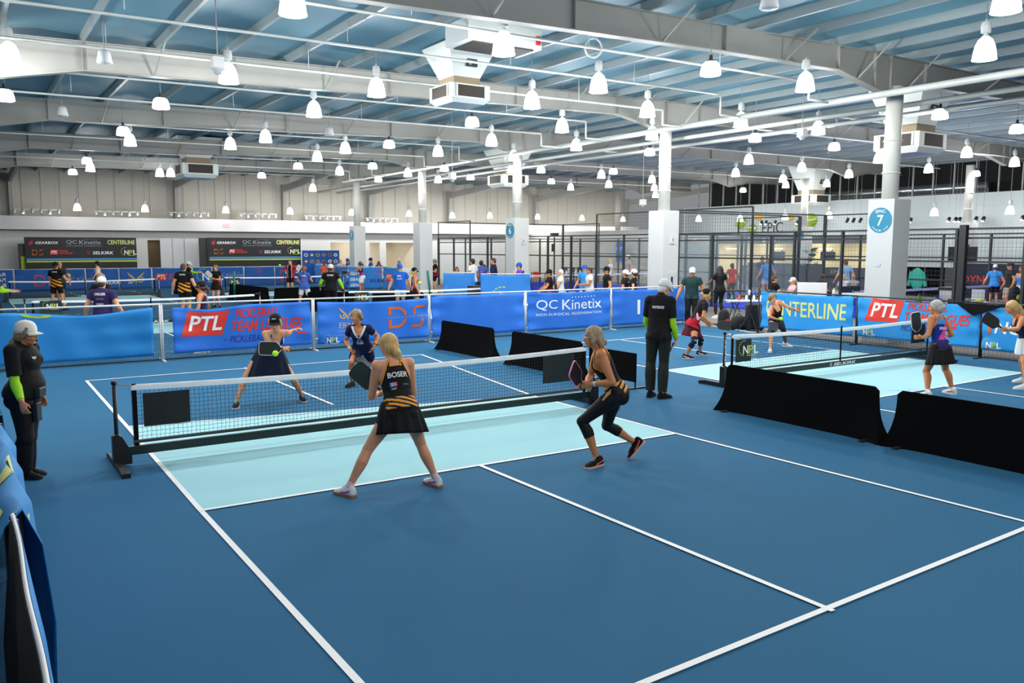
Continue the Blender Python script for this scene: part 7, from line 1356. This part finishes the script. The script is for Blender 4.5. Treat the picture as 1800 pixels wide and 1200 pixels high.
for px, py, lab, tp, hc, cc, sk, H, fa, fem in GS:
    yy = 45.0 - (px-570)*.05; g = at_d(px, 470, depth(at_z(640, 509))+2.6+(px % 3)*.35); hh = at_d(px, py, depth(g))[2]
    figure(px, py, float(hh), fa, lab, G2, tp, 'dgrey', hairc=hc or 'brown', hairk=None if hc is None else ('long' if fem else 'short'), capc=cc, female=fem, skin=sk, vox=.02, lowk='pants', at=(g[0], g[1], 0))
def watcher(px, py, D, fa, lab, tp, lw, **k):
    g = at_d(px, 480, D); H = float(at_d(px, py, D)[2]); return figure(px, py, H if k.get('pose_') not in ('sit', 'sitarms') else k.pop('Hs', 1.75), fa, lab, k.pop('grp', G2), tp, lw, at=(g[0], g[1], 0), **k)
p = watcher(765, 456, 44.0, 195, 'man with crossed arms in black and red shirt and pale cap', 'black', 'black', capc='grey', stripe=('red',), pose_='crossed', vox=VF, glasses=None)
watcher(803, 469, 41.0, 290, 'long haired woman drinking behind the banner with the green cord', 'khaki', 'dgrey', female=True, hairk='long', hairc='red', vox=.02, arms={'r': (-.05, .2, .05)})
watcher(831, 455, 35.5, 150, 'man in white tee seen from the side by the blue poster', 'white', 'dgrey', hairc='black', vox=.018, skin=1, lowk='pants'); watcher(846, 458, 36.0, 95, 'man in blue and pink shirt with his back turned by the blue poster', cloth('blue_pink', '#3a5fae'), 'dgrey', hairc='black', vox=.018, skin=1, lowk='pants', txt=[('SPON', .16, .10, .28, 'b', KNIT['pink'])])
watcher(851, 465, 39.0, 80, 'dark haired woman half hidden between the two men by the poster', 'dgrey', 'dgrey', female=True, hairk='long', hairc='black', vox=.02, lowk='pants'); watcher(868, 454, 36.0, 170, 'man in navy hooded top left of the six column', 'navy', 'dgrey', hairc='brown', vox=.018, lowk='pants', sleeve=1.1)
watcher(913, 463, 33.0, 185, 'man in purple shirt and blue cap touching his chin by the six column', 'purple', 'dgrey', capc='blue', vox=.018, lowk='pants', arms={'l': (-.06, .2, -.05)})
def seated(px, py, D, fa, lab, tp, lw, Hs=1.75, **k):
    g = at_d(px, 480, D); zt = float(at_d(px, py, D)[2]); g[2] = max(0, zt-.765*Hs); pp = figure(px, py, zt/.765 if False else Hs, fa, lab, G2, tp, lw, at=g, pose_='sit', **k)
    ch = chair((g[0], g[1], 0), math.atan2(dirv(fa)[1], dirv(fa)[0]), DARK, 'dark chair under the %s' % lab.split(' with ')[0], 'dark chairs of seated people', h=.40+g[2]); return pp
seated(966, 473, 29.5, 185, 'seated man in black and red shirt and black cap', 'black', 'black', capc='black', stripe=('red',), vox=VF, skin=1, lowk='pants'); seated(986, 472, 31.2, 185, 'white haired seated man in pale polo with red collar', 'white', 'dgrey', hairc='white', vox=VF)
watcher(1028, 467, 31.5, 235, 'man in blue cap and blue shirt by the drinks table', 'sky', 'dgrey', capc='blue', vox=.018, lowk='pants'); watcher(1037, 471, 30.0, 190, 'man in white tee looking at his phone by the drinks table', 'white', 'coral', hairc='black', skin=2, vox=.016, arms={'l': (-.02, .32, -.28), 'r': (-.02, .32, -.28)})
watcher(1067, 470, 28.5, 190, 'man in black cap and black printed tee behind the clinic banner', 'black', 'black', capc='black', vox=.015, skin=1, txt=[('club', .14, .06, .3, 'f', INKO)])
watcher(1100, 476, 27.0, 150, 'man in white cap and black jersey turned left behind the banner', 'black', 'black', capc='white', capback=True, vox=.015, skin=1, txt=[('7X1', .16, .05, .36, 'b', INKW)]); watcher(1115, 475, 26.5, 160, 'woman in white cap and black jersey nearest the white column', 'black', 'black', capc='white', hairc='brown', hairk='tied', female=True, vox=.015, txt=[('TREY', .16, .05, .36, 'b', INKW)])
watcher(1217, 472, 25.0, 255, 'man in dark green tee and white cap standing by the green post', 'dgreen', 'black', capc='white', hairc='grey', vox=.014, skin=1, lowk='pants', build=1.05)
watcher(1266, 468, 28.5, 100, 'woman in black leaning on the treatment table', 'black', 'leg', female=True, hairc='black', hairk='long', vox=.016, skin=3, lowk='tights', grp=G3, arms={'l': (.12, .4, -.28)}); watcher(1287, 463, 36.5, 95, 'woman in red shirt by the reception', 'red', 'black', female=True, hairc='black', hairk='tied', skin=3, vox=.02, grp=G3, lowk='pants')
watcher(1348, 455, 39.5, 95, 'person in blue shirt and white shorts at the reception counter', 'sky', 'white', hairc='darkblonde', vox=.02, grp=G3); watcher(1339, 451, 43.0, 280, 'attendant in dark clothes behind the reception counter', 'dgrey', 'black', hairc='black', skin=3, vox=.02, grp=G3)
seated(1361, 483, 29.3, 10, 'seated man in black polo at the scorer table', 'black', 'black', hairc='brown', vox=.015); seated(1395, 487, 30.0, 185, 'seated woman in white visor at the scorer table', 'lilac', 'white', capc='white', hairc='blonde', hairk='tied', female=True, vox=.016)
watcher(1486, 457, 36.0, 92, 'man in pale blue plaid shirt with his back turned right of column two', 'plaid', 'dgrey', hairc='red', vox=.018, grp=G3, lowk='pants'); seated(1447, 480, 33.5, 20, 'seated person in grey shirt right of column two', 'dgrey', 'black', hairc='brown', skin=3, vox=.018, lowk='pants'); seated(1483, 488, 34.5, 95, 'seated blonde person in white right of the grey shirt', 'white', 'white', hairc='blonde', hairk='bob', female=True, vox=.02); seated(1500, 488, 34.8, 95, 'seated grey haired person next to the seven column', 'khaki', 'black', hairc='ash', vox=.02)
watcher(1776, 462, 31.5, 170, 'man in dark polo and cap with hand on hip at the right edge', 'olive', 'khaki', capc='dgrey', vox=.016, grp=G3); p = watcher(1796, 468, 30.5, 200, 'woman in white skirt and blue top at the right edge', 'sky', 'white', female=True, hairc='brown', hairk='tied', topk='tank', lowk='skirt', skirtL=.36, vox=.016, skin=1, grp=G3); watcher(1749, 466, 34.0, 60, 'person in bright blue shirt behind the right court post', 'sky', 'black', capc='white', vox=.018, grp=G3)
bag(at_d(1780, 560, 30.2)*np.array([1, 1, 0])+np.array([0, 0, .45]), .5, .35, .6, mat('bag_dark', '#15191a', .8), 'black backpack with lime trim on the right', INKL); c = at_d(1780, 560, 30.2); m = MB(); m.bx(c[0]-.4, c[0]+.4, c[1]-.3, c[1]+.3, 0, .44); tag(m.build('bench_box', DARK), 'dark low bench under the lime trimmed backpack', 'bench')
watcher(1073, 455, 44.0, 190, 'blonde woman seen through the glass court', 'white', 'dgrey', female=True, hairc='blonde', hairk='long', vox=.022, grp=G3); watcher(1104, 449, 44.0, 200, 'man in white cap and pale clothes seen through the glass court', 'khaki', 'khaki', capc='white', vox=.022, grp=G3)
